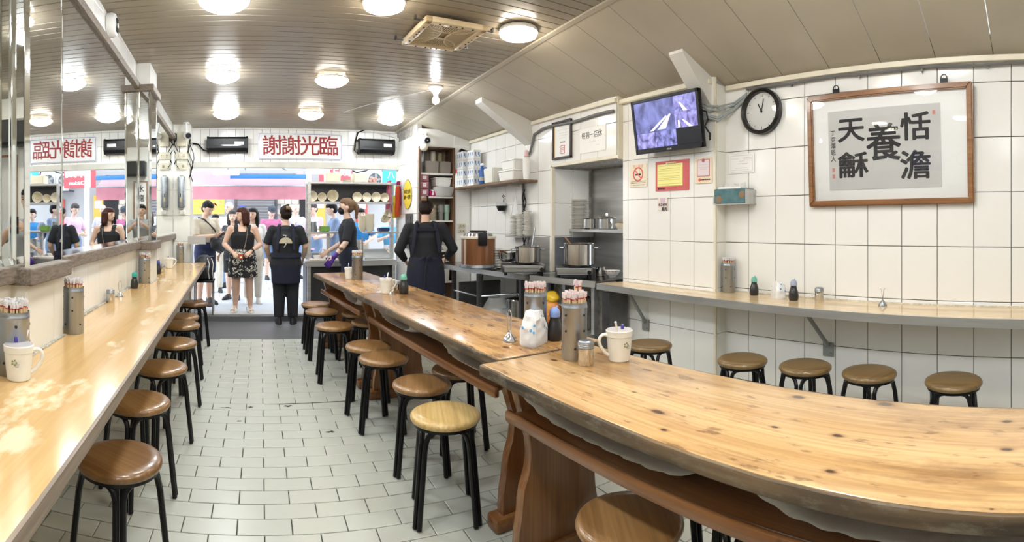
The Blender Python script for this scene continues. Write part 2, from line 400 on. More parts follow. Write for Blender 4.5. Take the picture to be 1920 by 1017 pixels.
for y0, y1 in ((-2.6, 2.0), (2.44, 4.69), (5.05, 7.25)):
    trim(B().box((LX+.02, (y0+y1)/2, 1.135), (.05, y1-y0, .07), bev=.006), LEDGE)
    b = B(); X = LX-.004
    poly = [(X, y0, LZ), (X, y1, LZ), (X, y1, mtop(y1)), (X, y0, mtop(y0))]
    nm = {-2.6: 'large mirror with cut glass edges on the left wall before the near column', 2.44: 'large mirror with cut glass edges on the left wall between both columns', 5.05: 'narrow mirror on the left wall between the second column and the doorway'}[y0]
    mi = thing('wall_mirror', nm, 'mirror', (0, 0, 0))
    b.prism(poly, (.010, 0, 0)); b.ob('glass', MIRROR, mi, smooth=False)
    b = B()
    for ya, yb, s in ((y0+.002, y0+.022, 1), (y1-.022, y1-.002, -1)):
        p = [(X+.0105, ya, LZ), (X+.0105, yb, LZ), (X+.0105+(.004 if s < 0 else .0), ya, LZ)]
        b.prism([(X+.010, ya, LZ), (X+.010, yb, LZ), (X+.010+.003, yb if s > 0 else ya, LZ)], (0, 0, mtop(y1)-LZ))
    b.prism([(X+.010, y0, LZ), (X+.010, y0, LZ+.03), (X+.016, y0, LZ)], (0, y1-y0, 0))
    b.ob('bevel', BEVEL, mi, smooth=False)
    b = B(); b.prism([(LX-.02, y0, mtop(y0)), (LX+.03, y0, mtop(y0)), (LX+.03, y0, mtop(y0)+.055), (LX-.02, y0, mtop(y0)+.055)], (0, y1-y0, mtop(y1)-mtop(y0)))
    trim(b, LEDGE)
def column(x1, y0, y1, label):
    zt = mtop(y0)-.02; zb = LZ-.01
    w = x1-(LX-.02); yc = (y0+y1)/2
    c = struct(B().box(((x1+LX-.03)/2-.004, yc, 1.5), (x1-LX+.022, y1-y0-.008, 3.0)).ob('column', GROUTW, smooth=False))
    for zs, m in (([0, .38, .76, zb-.07], TILEB), ([zt+.06, zt+.34], TILE)):
        tiles(c, (x1-.006, 0, 0), (0, 1, 0), [y0, y0+(y1-y0)*.72, y1], zs, m, gap=.003)
        tiles(c, (LX-.004, y0+.006, 0), (1, 0, 0), [0, w-.017], zs, m, gap=.003)
    # mirror facets with bevelled corners
    mi = thing('column_mirror', label, 'mirror')
    B().box((x1-.001, yc, (zb+zt)/2), (.008, y1-y0-.03, zt-zb)).ob('glass', MIRROR, mi, smooth=False)
    B().box(((x1+LX)/2, y0+.002, (zb+zt)/2), (x1-LX-.03, .008, zt-zb)).ob('glass', MIRROR, mi, smooth=False)
    b = B()
    for px, py, a in ((x1-.002, y0+.004, pi/4), (x1-.001, y1-.008, pi/2+.18)):
        b.box((px, py, (zb+zt)/2), (.024, .008, zt-zb), rz=a)
    b.box((LX+.012, y0-.001, (zb+zt)/2), (.022, .007, zt-zb), rz=-.2)
    b.ob('bevel', BEVEL, mi, smooth=False)
    for z, h in ((zb-.036, .075), (zt+.032, .06)):
        trim(B().box(((x1+LX)/2+.01, yc, z), (x1-LX+.06, y1-y0+.07, h), bev=.008), LEDGE)
    return c
column(-.868, 2.00, 2.44, 'mirror facets wrapping the near column on the left wall')
column(-.818, 4.69, 5.05, 'narrow mirror facets wrapping the second column, farther down the left wall')
# end pillar beside the doorway
pl = struct(B().box((-.83, 7.43, 1.4), (.27, .34, 2.8)).ob('column', GROUTW, smooth=False))
tiles(pl, (LX, 7.26, 0), (1, 0, 0), [0, .243], [0, .34, .70, 1.06, 1.42, 1.78, 2.14, 2.5, 2.72], TILEB, gap=.004)
tiles(pl, (-.695, 0, 0), (0, 1, 0), [7.26, 7.60], [0, .34, .70, 1.06, 1.42, 1.78, 2.14, 2.5, 2.72], TILEB, gap=.004)

# ------------------------------------------------------------------ street end: header wall, lintel, right pillar and niche wall
BY = 7.55
wb = struct(B().box((.83, BY+.06, 2.47), (3.10, .1, .62)).ob('wall_front', GROUT, smooth=False))
tiles(wb, (-.70, BY+.008, 0), (1, 0, 0), rng(0, 3.06, .1255), [2.205, 2.465, 2.672, 2.76], TILE, gap=.004)
trim(B().box((.83, BY-.03, 2.158), (3.10, .10, .085), bev=.006), mat('lintel_paint', (.56, .55, .50), .45, var=.12, scale=4))
trim(B().box((.83, BY-.012, 2.70), (3.10, .03, .03)), SLOPEW)
wp = struct(B().prism([(2.366, 7.62, 0), (2.408, 6.78, 0), (2.47, 6.78, 0), (2.47, 7.62, 0)], (0, 0, 2.72)).ob('wall_doorway', GROUTW, smooth=False))
dp = Vector((2.400-2.357, 6.76-7.60, 0)); L_ = dp.length
tiles(wp, (2.357, 7.60, 0), dp, [0, .27, .54, L_], [.02, .34, .72, 1.08, 1.45, 1.81, 2.17, 2.54], TILE, gap=.004)
tiles(wp, (2.400, 6.772, 0), (1, 0, 0), [0, .045], [.02, .72, 1.08, 1.45, 1.81, 2.17, 2.54], TILE, gap=.003)
NY = 6.75
wn = struct(B().box((3.11, NY+.25, 1.3), (.32, .49, 2.6)).box((2.70, NY+.42, 1.3), (.6, .1, 2.6)).box((2.70, NY+.15, 2.50), (.55, .28, .26)).ob('wall_niche', WHITEWALL, smooth=False))
tiles(wn, (2.975, NY+.008, 0), (1, 0, 0), [0, .215], [.02, .34, .72, 1.08, 1.18, 1.28, 1.55, 1.91, 2.28, 2.42], TILE, gap=.003)
# ------------------------------------------------------------------ right side: kitchen wall, alcove, TV wall, clock wall
KX, TX, CX = 3.22, 3.28, 3.42
zr = [0, .086, .451, .816, 1.181, 1.546, 1.911, 2.276, 2.45]; zk = zr[:-1]+[2.54]
AY0, AY1, AZ = 3.62, 4.72, 1.95
b = B(); b.box((KX+.31, (AY1+NY)/2, 1.3), (.60, NY-AY1, 2.6)); b.box((KX+.31, (AY0+AY1)/2, AZ+.33), (.60, AY1-AY0, .66)); b.box((KX+.68, (AY0+AY1)/2, 1.0), (.2, AY1-AY0, 2.0)); b.box((KX+.31, (AY0+AY1)/2, .36), (.60, AY1-AY0, .74))
wk = struct(b.ob('wall_kitchen', GROUTW, smooth=False))
ky = rng(-NY, -AY1, .27)+[-a for a in (4.45, 4.18, 3.91, 3.63)]
tiles(wk, (KX-.008+.008, 0, 0), (0, -1, 0), ky, zk, TILE, gap=.004, skip=lambda u, z: u > -AY1 and z < 2.1)
tiles(wk, (KX, 0, 0), (0, -1, 0), ky[-5:], [AZ+.015, 2.276], TILE, gap=.004)
tiles(wk, (KX+.02, AY1-.004, 0), (1, 0, 0), [0, .27, .50], [.80, 1.181, 1.546, AZ-.02], TILE, gap=.004)      # the alcove's far cheek
trim(B().box((KX+.01, AY1-.012, 1.37), (.035, .03, 1.16)).box((KX+.01, (AY0+AY1)/2, AZ+.004), (.035, AY1-AY0, .03)), CREAMP)
wt = struct(B().box((TX+.15, (2.53+AY0)/2, 1.3), (.29, AY0-2.53, 2.6)).ob('wall_television', GROUTW, smooth=False))
tiles(wt, (TX+.002, 0, 0), (0, -1, 0), [-3.615, -3.54, -3.275, -3.01, -2.745, -2.535], zk, TILE, gap=.004)
tiles(wt, (TX+.012, 2.53-.002, 0), (1, 0, 0), [0, .125], zr, TILEB, gap=.003)
trim(B().box((KX+.03, 3.614, 2.24), (.075, .012, .62)), CREAMP)
trim(B().box((TX+.0, 2.532, 1.3), (.014, .02, 2.4)), CREAMP)
wc = struct(B().box((CX+.11, -.04, 1.3), (.2, 5.15, 2.6)).ob('wall_right', GROUT, smooth=False))
cy = [-2.53+.0]+[-(2.30-.25*k) for k in range(0, 12)]
tiles(wc, (CX+.002, 0, 0), (0, -1, 0), cy, zr, TILE, gap=.005)
b = B()
for k in range(8):
    for z0, z1 in zip(zr, zr[1:]): b.box((CX-.002, -.63-.25*k, (z0+z1)/2), (.008, .245, z1-z0-.005))
stuff(b.ob('far_tiles', TILE, wc, smooth=False))
struct(B().box((1.2, -2.68, 1.5), (5.0, .12, 3.2)).ob('wall_rear', WHITEWALL, smooth=False))
# haunches below the sloping ceiling
def haunch(p0, p1, yb, w, label):
    """a wedge from the wall out to where it meets the ceiling"""
    zt = lambda x: EZ+(ceil_z(yb)-EZ)*(EX-x)/(EX-SX)+.02
    b = B(); poly = [(p0[0], yb, p0[1]), (p1[0], yb, p1[1]), (p1[0], yb, zt(p1[0])), (p0[0], yb, zt(p0[0]))]
    b.prism(poly, (0, w, 0)); return tag(b.ob('ceiling_beam', SLOPEW, smooth=False), label, 'beam')
haunch((KX+.02, 2.22), (2.56, 2.66), 5.10, .16, 'white wedge beam under the sloping ceiling above the kitchen wall')
haunch((TX+.02, 2.24), (2.92, 2.62), 2.56, .14, 'white wedge beam under the sloping ceiling beside the television')
# cable trunking under the sloping ceiling
trim(B().box((CX-.02, .0, 2.425), (.05, 5.0, .04), bev=.005), CREAMP)
trim(B().box((TX-.03, 3.08, 2.462), (.05, 1.06, .04), bev=.005), CREAMP)
trim(B().box((KX-.02, 4.35, 2.475), (.05, 1.46, .04), bev=.005), CREAMP)
trim(B().box((KX-.02, 6.0, 2.475), (.05, 1.5, .04), bev=.005), CREAMP)
trim(B().tube([(2.0, BY-.02, 2.685), (2.36, BY-.02, 2.60), (2.36, BY-.02, 1.5)], .016, 8), SLOPEW, True)
# ------------------------------------------------------------------ ceiling lamps (the room's own light, with added ones out of frame)
def emis(name, col, s): return mat(name, (1, 1, 1), .4, emis=col, estr=s)
COOL = emis('cool_diffuser', (.93, .98, 1), LAMP_COOL); WARM = emis('warm_diffuser', (1, .90, .75), LAMP_WARM); DIM = emis('dim_diffuser', (1, .90, .76), LAMP_DIM)
def lamp(x, y, d, label, m, drum=False, group=None):
    z = ceil_z(y); t = thing('ceiling_lamp', label, 'lamp', (x, y, z), group=group); r = d/2
    B().cyl((0, 0, -.034), r*.72, .036, 28).ob('base_plate', GREYP if not drum else SLOPEW, t)
    if drum:
        B().lathe([(0, -.075), (r*.8, -.072), (r*.97, -.06), (r, -.04), (r*.99, -.03)], 32).ob('diffuser', m, t)
        B().lathe([(r*1.04, -.034), (r*1.06, -.02), (r*1.0, -.004)], 32).ob('rim', SLOPEW, t)
    else:
        B().lathe([(0, -.105), (r*.3, -.101), (r*.6, -.088), (r*.85, -.066), (r*.98, -.046), (r, -.038), (r*.95, -.03)], 32).ob('diffuser', m, t)
        B().lathe([(r*.99, -.036), (r*.97, -.022), (r*.8, -.02)], 32, close=False).ob('rim', SLOPEW, t)
    return t
def onceil(u, v, dz):
    k = (V0-v)/F; s, c = dirv(u); r = (2.975-dz-H)/(k+.037*c); return r*s, r*c
for u, v, d, lab, m, dr in (
    (420, 8, .34, 'large cool white dish lamp over the left aisle, nearest of its row', COOL, 0),
    (418, 147, .327, 'cool white dish lamp over the left aisle, second from the camera', COOL, 0),
    (424, 217, .326, 'cool white dish lamp over the left aisle, farthest, above the left air curtain', COOL, 0),
    (622, 155, .335, 'dim warm white dish lamp in the middle of the ceiling', DIM, 0),
    (583, 218, .32, 'dim warm dish lamp just above the red lettered sign', DIM, 0),
    (732, 228, .335, 'cool white dish lamp at the far right by the shelf niche', COOL, 0),
    (720, 14, .275, 'warm drum lamp with thin rim near the ceiling vent, left of it', WARM, 1),
    (972, 68, .29, 'warm drum lamp beside the seam of the sloping ceiling', WARM, 1)):
    x, y = onceil(u, v, .06); lamp(x, y, d, lab, m, dr)
for x, y, m, lab in ((-.1, 1.75, COOL, 'cool dish lamp overhead near the camera, left row'), (1.2, 1.8, WARM, 'added warm dish lamp overhead above the near long table'),  # the first shows in the mirror; the others, out of frame, are added for illumination
                     (-.1, -.1, COOL, 'added cool dish lamp behind the camera, left row'), (1.2, 0.0, WARM, 'added warm dish lamp over the near end of the long table'), (1.9, 1.0, COOL, 'added cool dish lamp over the table, towards the clock wall'),
                     (-.1, -1.7, COOL, 'added cool dish lamp by the rear wall, left row'), (1.2, -1.8, WARM, 'added warm dish lamp by the rear wall, right row')):
    lamp(x, y, .33, lab, m)
x, y = onceil(817, 166, .02); t = thing('bulb_holder', 'white cone bulb holder with a bare bulb on the ceiling', 'lamp', (x, y, ceil_z(y)))
B().lathe([(.078, 0), (.078, -.012), (.03, -.075), (.024, -.095), (.0, -.095)], 24).ob('cone', WHITEP, t)
B().lathe([(.014, -.09), (.018, -.105), (.034, -.135), (.036, -.155), (.026, -.178), (0, -.188)], 20).ob('bulb', emis('bulb_glow', (.95, .97, 1), 40), t)
tag(B().tube([(x+.03, y+.02, ceil_z(y)-.01), (1.5, y+.9, ceil_z(y+.9)-.012), (1.3, y+1.3, ceil_z(y+1.3)-.01)], .004, 5).ob('cord', SLOPEW), 'thin pale cord along the ceiling from the bulb holder', 'cord')

# ceiling circulation vent
t = thing('ceiling_vent', 'cream square ceiling vent with crescent grilles and four clips', 'vent', (1.535, 3.73, ceil_z(3.73)-.012), .02)
VENT = mat('aged_cream_plastic', (.70, .56, .36), .35, var=.08, scale=3); hw, hh = .25, .28
b = B()
for sx in (-1, 1): b.box((sx*(hw-.03), 0, -.03), (.06, 2*hh, .045), bev=.012)
for sy in (-1, 1): b.box((0, sy*(hh-.03), -.03), (2*hw, .06, .045), bev=.012)
b.ob('frame', VENT, t)
B().box((0, 0, -.012), (2*hw-.08, 2*hh-.08, .012)).ob('centre_panel', mat('vent_panel', (.42, .33, .22), .22), t)
for a in range(4):
    M = Matrix.Rotation(a*pi/2, 3, 'Z'); w = (hh if a % 2 else hw)-.06; off = (hw if a % 2 else hh)-.06
    b = B(); pts = [(w*sin(k*pi/12-pi/2)*1, -off+.155*cos(k*pi/12-pi/2), -.03) for k in range(13)]
    b.tube([M @ Vector(p) for p in pts], .008, 6)
    for k in range(-10, 11):
        x = k/10.5*w; h = .155*sqrt(max(0, 1-(x/w)**2)); 
        if h > .02: b.box(M @ Vector((x, -off+h/2, -.03)), (.006, h, .010), M=M)
    b.ob('grille', VENT, t)
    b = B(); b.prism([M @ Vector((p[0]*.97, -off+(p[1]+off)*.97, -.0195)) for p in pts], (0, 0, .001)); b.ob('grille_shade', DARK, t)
    for k in (-.7, -.25, 0, .25, .7): B().cyl(M @ Vector((k*w, -(hw if a % 2 else hh)+.03, -.056)), .008, .006, 8).ob('screw', DARK, t)
for sx in (-1, 1):
    for sy in (-.8, .8):
        b = B(); b.box((sx*(hw+.03), sy*hh, -.028), (.075, .018, .006)); b.box((sx*(hw+.062), sy*hh, -.016), (.012, .03, .03)); b.ob('clip', STEELD, t)

# ------------------------------------------------------------------ left wall counter
LAM = wood('yellow_laminate', (.72, .48, .22), (.62, .39, .155), 1, .16, 9, coat=.3, bump=.01, fine=.10, worn=((.90, .80, .56), (7, 3, 7), -.63, .17))
EDGE = wood('worn_edge_strip', (.34, .26, .19), (.20, .145, .10), 1, .45, 30, bump=.1)
t = thing('wall_counter', 'long yellow laminate counter along the mirrored left wall', 'counter', (0, 0, 0))
CZ = .785
xf = lambda y: -.395-.0098*y
b = B(); b.prism([(LX+.012, -.9, CZ-.045), (xf(-.9), -.9, CZ-.045), (xf(7.0), 7.0, CZ-.045), (LX+.012, 7.0, CZ-.045)], (0, 0, .045)); b.ob('counter_top', LAM, t, smooth=False)
b = B(); b.prism([(xf(-.9)-.002, -.9, CZ-.048), (xf(-.9)+.007, -.9, CZ-.046), (xf(-.9)+.007, -.9, CZ-.002), (xf(-.9)-.002, -.9, CZ+.0008)], (xf(7.0)-xf(-.9), 7.9, 0)); b.ob('edge_strip', EDGE, t, smooth=False)
b = B(); b.box(((LX+xf(7))/2, 7.004, CZ-.022), (xf(7)-LX-.02, .008, .046)); b.ob('edge_strip', EDGE, t, smooth=False)
for y in (.6, 2.2, 3.9, 5.6, 6.7):
    b = B(); b.box((LX+.18, y, CZ-.062), (.34, .03, .03)); b.box((LX+.02, y, CZ-.2), (.03, .03, .26)); b.tube([(LX+.32, y, CZ-.075), (LX+.03, y, CZ-.32)], .012, 6); b.ob('bracket', BLACKM, t)
b = B()      # crumbling sealant along the wall
for k in range(160):
    y = -.4+7.3*k/160; x0 = LX+.012
    if 1.97 < y < 2.47: x0 = -.860
    if 4.66 < y < 5.08: x0 = -.810
    b.box((x0+.003, y, CZ+.003), (.010+random.uniform(0, .006), .05, .006+random.uniform(0, .003)), rz=random.uniform(-.06, .06))
stuff(b.ob('sealant', mat('old_sealant', (.66, .63, .54), .8, col2=(.16, .14, .11), scale=45), t, smooth=False))

# ------------------------------------------------------------------ right wall counter with steel edge
LAM2 = wood('pale_laminate', (.80, .61, .36), (.72, .52, .28), 1, .15, 9, coat=.3, bump=.01, fine=.08, worn=((.86, .76, .56), (9, 2.5, 9)))
t = thing('wall_counter', 'pale laminate counter with a steel front under the clock wall', 'counter', (0, 0, 0))
xr = lambda y: 2.985+.005*(3.6-y)/3.6
pts = [(xr(3.64), 3.64), (xr(-.9), -.9), (CX-.002, -.9), (CX-.002, 2.52), (TX-.002, 2.52), (TX-.002, 3.60), (KX+.02, 3.62)]
B().prism([(x, y, CZ-.03) for x, y in pts], (0, 0, .03)).ob('counter_top', LAM2, t, smooth=False)
b = B(); b.prism([(xr(3.64)-.002, 3.645, CZ-.052), (xr(3.64)+.012, 3.645, CZ-.052), (xr(3.64)+.012, 3.645, CZ+.002), (xr(3.64)-.002, 3.645, CZ+.001)], (xr(-.9)-xr(3.64), -4.545, 0)); b.ob('steel_edge', STEELH, t, smooth=False)
b = B(); b.box((3.10, 3.645, CZ-.025), (.23, .012, .054)); b.ob('steel_edge', STEELH, t, smooth=False)
for y in (3.3, 1.60, 0.1):
    f = thing('x', 'x', 'x'); bpy.data.objects.remove(f)
    wx = TX-.012 if y > 2.53 else CX-.012
    b = B(); b.tube([(xr(y)+.06, y, CZ-.035), (wx-.01, y, CZ-.33)], .015, 8); b.box((wx-.004, y, CZ-.36), (.008, .085, .10)); b.box((wx-.012, y+.02, CZ-.335), (.012, .012, .012)); b.box((wx-.012, y-.02, CZ-.385), (.012, .012, .012)); b.ob('bracket', mat('grey_painted_steel', (.24, .25, .24), .45), t)
b = B()
for k in range(90):
    y = -.5+3.0*k/90; b.box((CX-.010, y, CZ+.004), (.012+random.uniform(0, .007), .036, .008+random.uniform(0, .004)), rz=random.uniform(-.06, .06))
for k in range(28):
    y = 2.56+1.02*k/28; b.box((TX-.009, y, CZ+.003), (.010+random.uniform(0, .005), .038, .006+random.uniform(0, .003)))
stuff(b.ob('sealant', mat('pale_sealant', (.76, .72, .62), .8, col2=(.50, .45, .36), scale=40), t, smooth=False))

# ------------------------------------------------------------------ three long trestle tables end to end
PINE = wood('worn_pine', (.74, .49, .235), (.57, .335, .135), 1, .27, 11, knots=6.0, stain=(.22, .10, .045), sscale=4.5, samt=.75, coat=.25, bump=.08, fine=.32, flecks=2)
PINE2 = wood('stained_pine', (.60, .355, .145), (.42, .215, .075), 1, .25, 11, knots=6.5, stain=(.085, .036, .016), sscale=11, samt=.92, coat=.3, bump=.08, fine=.4, flecks=6)
PEDGE = wood('battered_pine_edge', (.22, .14, .07), (.05, .035, .022), 1, .6, 24, stain=(.26, .23, .17), sscale=26, samt=.8, bump=.5)
FRAMEW = wood('varnished_orange_pine', (.31, .142, .049), (.19, .075, .024), 1, .28, 10, knots=2.5, coat=.3)
FRAMEV = wood('varnished_orange_pine_upright', (.31, .142, .049), (.19, .075, .024), 2, .28, 10, knots=2.5, coat=.3)
def lumpy(b, amt, f=9):
    for v in b.b.verts:
        v.co += Vector((noise.noise(v.co*f), 0, noise.noise(v.co*f+Vector((9, 3, 1)))*.6))*amt
    return b
def table(P, az, Lt, label, m, trays):
    t = thing('trestle_table', label, 'table', (P[0], P[1], 0), -az); w = .585; TZ = .785
    b = B(); b.box((w/2, Lt/2, TZ-.0225), (w-.016, Lt-.012, .045), bev=.006); b.ob('tabletop', m, t)
    for x in (.006, w-.006):
        b = B(); b.box((x, Lt/2, TZ-.0235), (.018, Lt-.008, .043), bev=.007)
        bmesh.ops.subdivide_edges(b.b, edges=[e for e in b.b.edges if e.calc_length() > .5], cuts=60); lumpy(b, .0035).ob('edge_band', PEDGE, t)
    for y in (.006, Lt-.006):
        B().box((w/2, y, TZ-.0235), (w-.01, .014, .043), bev=.005).ob('edge_band', PEDGE, t)
    prof = [(.225, .735), (.200, .66), (.175, .58), (.150, .50), (.140, .44), (.148, .38), (.175, .32), (.188, .27), (.184, .22), (.200, .16), (.208, .10), (.205, .06)]
    for y in (.13, Lt-.13):
        b = B(); poly = [(w/2-h, y-.024, z) for h, z in prof]+[(w/2+h, y-.024, z) for h, z in prof[::-1]]
        b.prism(poly, (0, .048, 0)); bmesh.ops.bevel(b.b, geom=[e for e in b.b.edges if abs(e.calc_length()-.048) > .002], offset=.004, segments=1, affect='EDGES'); b.ob('trestle_leg', FRAMEV, t, ang=.9)
        b = B(); b.box((w/2, y, .0325), (.50, .095, .065), bev=.016); b.ob('trestle_foot', FRAMEW, t)
    B().box((.30, Lt/2, .611), (.46, Lt-.30, .022)).ob('shelf', FRAMEW, t)
    for x in (.062, w-.062):
        b = B(); b.box((x, Lt/2, .604), (.026, Lt-.22, .044), bev=.010); b.ob('shelf_rail', FRAMEW, t)
    for y0, y1, dz, lab in trays:
        tr = thing('plastic_tray', lab, 'tray', t.matrix_basis @ Vector((w/2, (y0+y1)/2, .74)), -az); l = y1-y0
        tr.location = Matrix.Translation(t.location) @ Matrix.Rotation(-az, 4, 'Z') @ Vector((w/2, (y0+y1)/2, .739))
        b = B(); n = 24
        def f(p, q):
            a = (p-.5)*2; y = (q-.5)*l; e = (1-abs(2*q-1)**5)
            x = a*(.254+.004*sin(q*61)); z = -dz*e*(1-abs(a)**6*.35)-.003*noise.noise(Vector((a*2, q*4, 1)))-.001
            return (x, y, z)
        b.sheet(f, 18, 60, .003)
        b.ob('tray_shell', mat('milky_plastic', (.92, .91, .88), .4, var=.03, scale=9, stretch=(1, 8, 1)), tr)
        b = B(); b.box((0, l*.485, -.004), (.52, .012, .006)); b.box((.26, 0, -.004), (.012, l*.97, .006)); b.box((-.26, 0, -.004), (.012, l*.97, .006)); b.box((0, -l*.485, -.004), (.52, .012, .006)); b.ob('tray_rim', mat('milky_rim', (.80, .77, .70), .4), tr)
    return t
table((1.024, 1.872-2.08), -.048, 2.075, 'near long pine table with battered edges, closest to the camera', PINE, [(.12, .90, .09, 'milky plastic tray under the near table, end closest to the frame edge'), (1.02, 1.84, .09, 'milky plastic tray under the far end of the near table')])
table((1.020, 1.880), -.0526, 2.085, 'middle long pine table, dark stained and knotty', PINE2, [(.12, .62, .095, 'milky plastic tray under the near end of the middle table'), (1.05, 1.68, .09, 'milky plastic tray under the far half of the middle table')])
table((.908, 3.972), -.068, 1.62, 'far long pine table reaching towards the doorway', PINE2, [(.10, .55, .095, 'milky plastic tray under the near end of the far table')])

# ------------------------------------------------------------------ stools
SEATS = [wood('stool_wood_brown', (.28, .148, .054), (.18, .088, .029), 1, .3, 16, coat=.35, stain=(.16, .07, .025), sscale=5, samt=.5),
         wood('stool_wood_tan', (.37, .205, .078), (.255, .132, .045), 1, .3, 16, coat=.35, stain=(.24, .12, .045), sscale=6, samt=.5),
         wood('stool_wood_beige', (.70, .51, .22), (.58, .39, .145), 1, .35, 12, coat=.2, stain=(.45, .26, .09), sscale=7, samt=.55),
         wood('stool_wood_olive', (.26, .165, .062), (.175, .105, .038), 1, .3, 16, coat=.35, stain=(.14, .08, .03), sscale=6, samt=.6)]
st0 = thing('round_stool', 'x', 'stool', (0, 0, 0))
R = .164
B().lathe([(0, .432), (R-.022, .432), (R-.006, .437), (R, .446), (R, .455), (R-.005, .463), (R-.016, .469), (R-.05, .4705), (0, .4705)], 40).ob('seat', SEATS[0], st0)
pc = lambda r, a, z: (r*cos(a), r*sin(a), z)
for k in range(4):
    a = pi/4+k*pi/2; b = B()
    for s in (-1, 1):
        b.tube([pc(.190, a+s*.066, .006), pc(.154, a+s*.084, .34), pc(.146, a+s*.095, .375), pc(.141, a+s*.15, .402), pc(.134, a+s*.27, .419), pc(.124, a+s*.45, .424), pc(.117, a+s*.79, .424)], .0122, 8)
    b.ob('leg', BLACKM, st0)
b = B(); b.lathe([(.150, .420), (.150, .433), (.118, .433), (.118, .420)], 28, close=False); b.ob('seat_ring', BLACKM, st0)
used = [False]
SR = random.Random(11)
def stool(u=None, v=None, label='', sm=0, group=None, xy=None, rot=None):
    p = onZ(u, v, .4705) if xy is None else Vector((*xy, 0)); a = SR.uniform(0, pi/2) if rot is None else rot-atan2(p.x, p.y)
    if not used[0]:
        used[0] = True; s = st0; s.location = (p.x, p.y, 0); s.rotation_euler.z = a; s['label'] = label
    else: s = dup(st0, (p.x, p.y, 0), a, label)
    if group: s['group'] = group
    for c in s.children:
        if c.name.startswith('seat') and not c.name.startswith('seat_ring'):
            c.material_slots[0].link = 'OBJECT'; c.material_slots[0].material = SEATS[sm]
    return s
GL = 'stools along the left counter'; GC = 'stools along the long tables'; GR = 'stools below the clock wall counter'
od = ['first', 'second', 'third', 'fourth', 'fifth', 'sixth', 'seventh', 'eighth']
for i, (u, v, m) in enumerate(((224, 854, 0), (258, 748, 1), (302, 684, 1), (328, 639, 1), (340, 606, 1), (341, 591, 1), (362, 566, 0))):
    stool(u, v, od[i]+' brown topped black stool from the camera at the left counter', m, GL, rot=(pi/4, .55, .6, .5, .4, .7, .3)[i])
for i, (u, v, m, lab) in enumerate((
    (1181, 968, 1, 'big foreground stool before the near long table, worn tan seat'),
    (835, 772, 2, 'pale beige seated stool, aisle side, second from the camera'),
    (791, 715, 1, 'brown stool tucked right behind the pale beige stool'),
    (719, 667, 1, 'tan stool in the aisle beside the middle table, overlapping one behind'),
    (690, 645, 1, 'tan stool at the middle table partly behind another tan stool'),
    (627, 608, 1, 'tan stool standing out in the aisle beside the far table'),
    (603, 581, 1, 'small looking tan stool near the doorway mat, second farthest in the aisle'),
    (593, 568, 1, 'farthest tan stool in the aisle, near the black dressed worker'))):
    stool(u, v, lab, m, GC, rot=(.2, .08, .02, -.05, -.1, .1, .15, .1)[i])
for i, (u, v, m, lab) in enumerate((
    (672, 585, 1, 'stool on the kitchen side of the far table, farther of two'), (693, 601, 1, 'stool on the kitchen side of the far table, nearer of two'),
    (860, 688, 1, 'stool on the kitchen side of the middle table, seen below its shelf'),
    (1247, 846, 3, 'stool on the clock side of the near table, below its shelf'), (1420, 930, 3, 'stool on the clock side of the near table, closest to the frame edge'))):
    stool(u, v, lab, m, GC)
stool(xy=(1.78, 2.55), label='stool behind the middle table facing the kitchen, only its legs in view', sm=1, group=GC)
for i, (u, v) in enumerate(((1218, 643), (1392, 671), (1510, 683), (1630, 695), (1788, 710))):
    stool(u, v, od[i]+' olive brown stool from the kitchen below the clock wall counter', 3, GR)
# ------------------------------------------------------------------ things on the walls
def sheetbox(t, w, h, m, name='sheet', th=.002, z=0, x=0, y=0):
    return B().box((x, y, z+th/2), (w, h, th)).ob(name, m, t, smooth=False)
def lines(t, rows, m=GREYINK, z=.0023, h=.0022):
    """rows of small print: (x0, x1, y)"""
    b = B()
    for x0, x1, y in rows:
        x = x0
        while x < x1:
            w = random.uniform(.008, .022); b.box((x+w/2, y, z), (w, h, .0004)); x += w+.003
    return stuff(b.ob('small_print', m, t, smooth=False))
# red lettered sign over the doorway
pa, pb = onY(484, 275, BY), onY(640, 275, BY); z0 = onY(560, 300, BY).z; z1 = onY(560, 251, BY).z
w, h = pb.x-pa.x, z1-z0
t = thing('hanging_sign', 'white sign with four red characters over the doorway', 'sign', M=wallB((pa.x+pb.x)/2, BY-.012, (z0+z1)/2))
SIGNW = mat('enamel_white', (.82, .82, .83), .25)
b = B(); b.box((0, 0, .008), (w, h, .016), bev=.006); b.ob('board', SIGNW, t)
BLUE = mat('blue_line', (.05, .08, .33), .4)
b = B()
for s in (-1, 1): b.box((s*(w/2-.012), 0, .0165), (.006, h-.03, .001)); b.box((0, s*(h/2-.012), .0165), (w-.03, .006, .001))
stuff(b.ob('border', BLUE, t, smooth=False))
for k, ch in enumerate('謝謝光臨'):
    text(ch, .305, RED, t, x=-w/2+w*(.165+.225*k), y=-.006, z=.0165, bold=.0035, rot=.02)
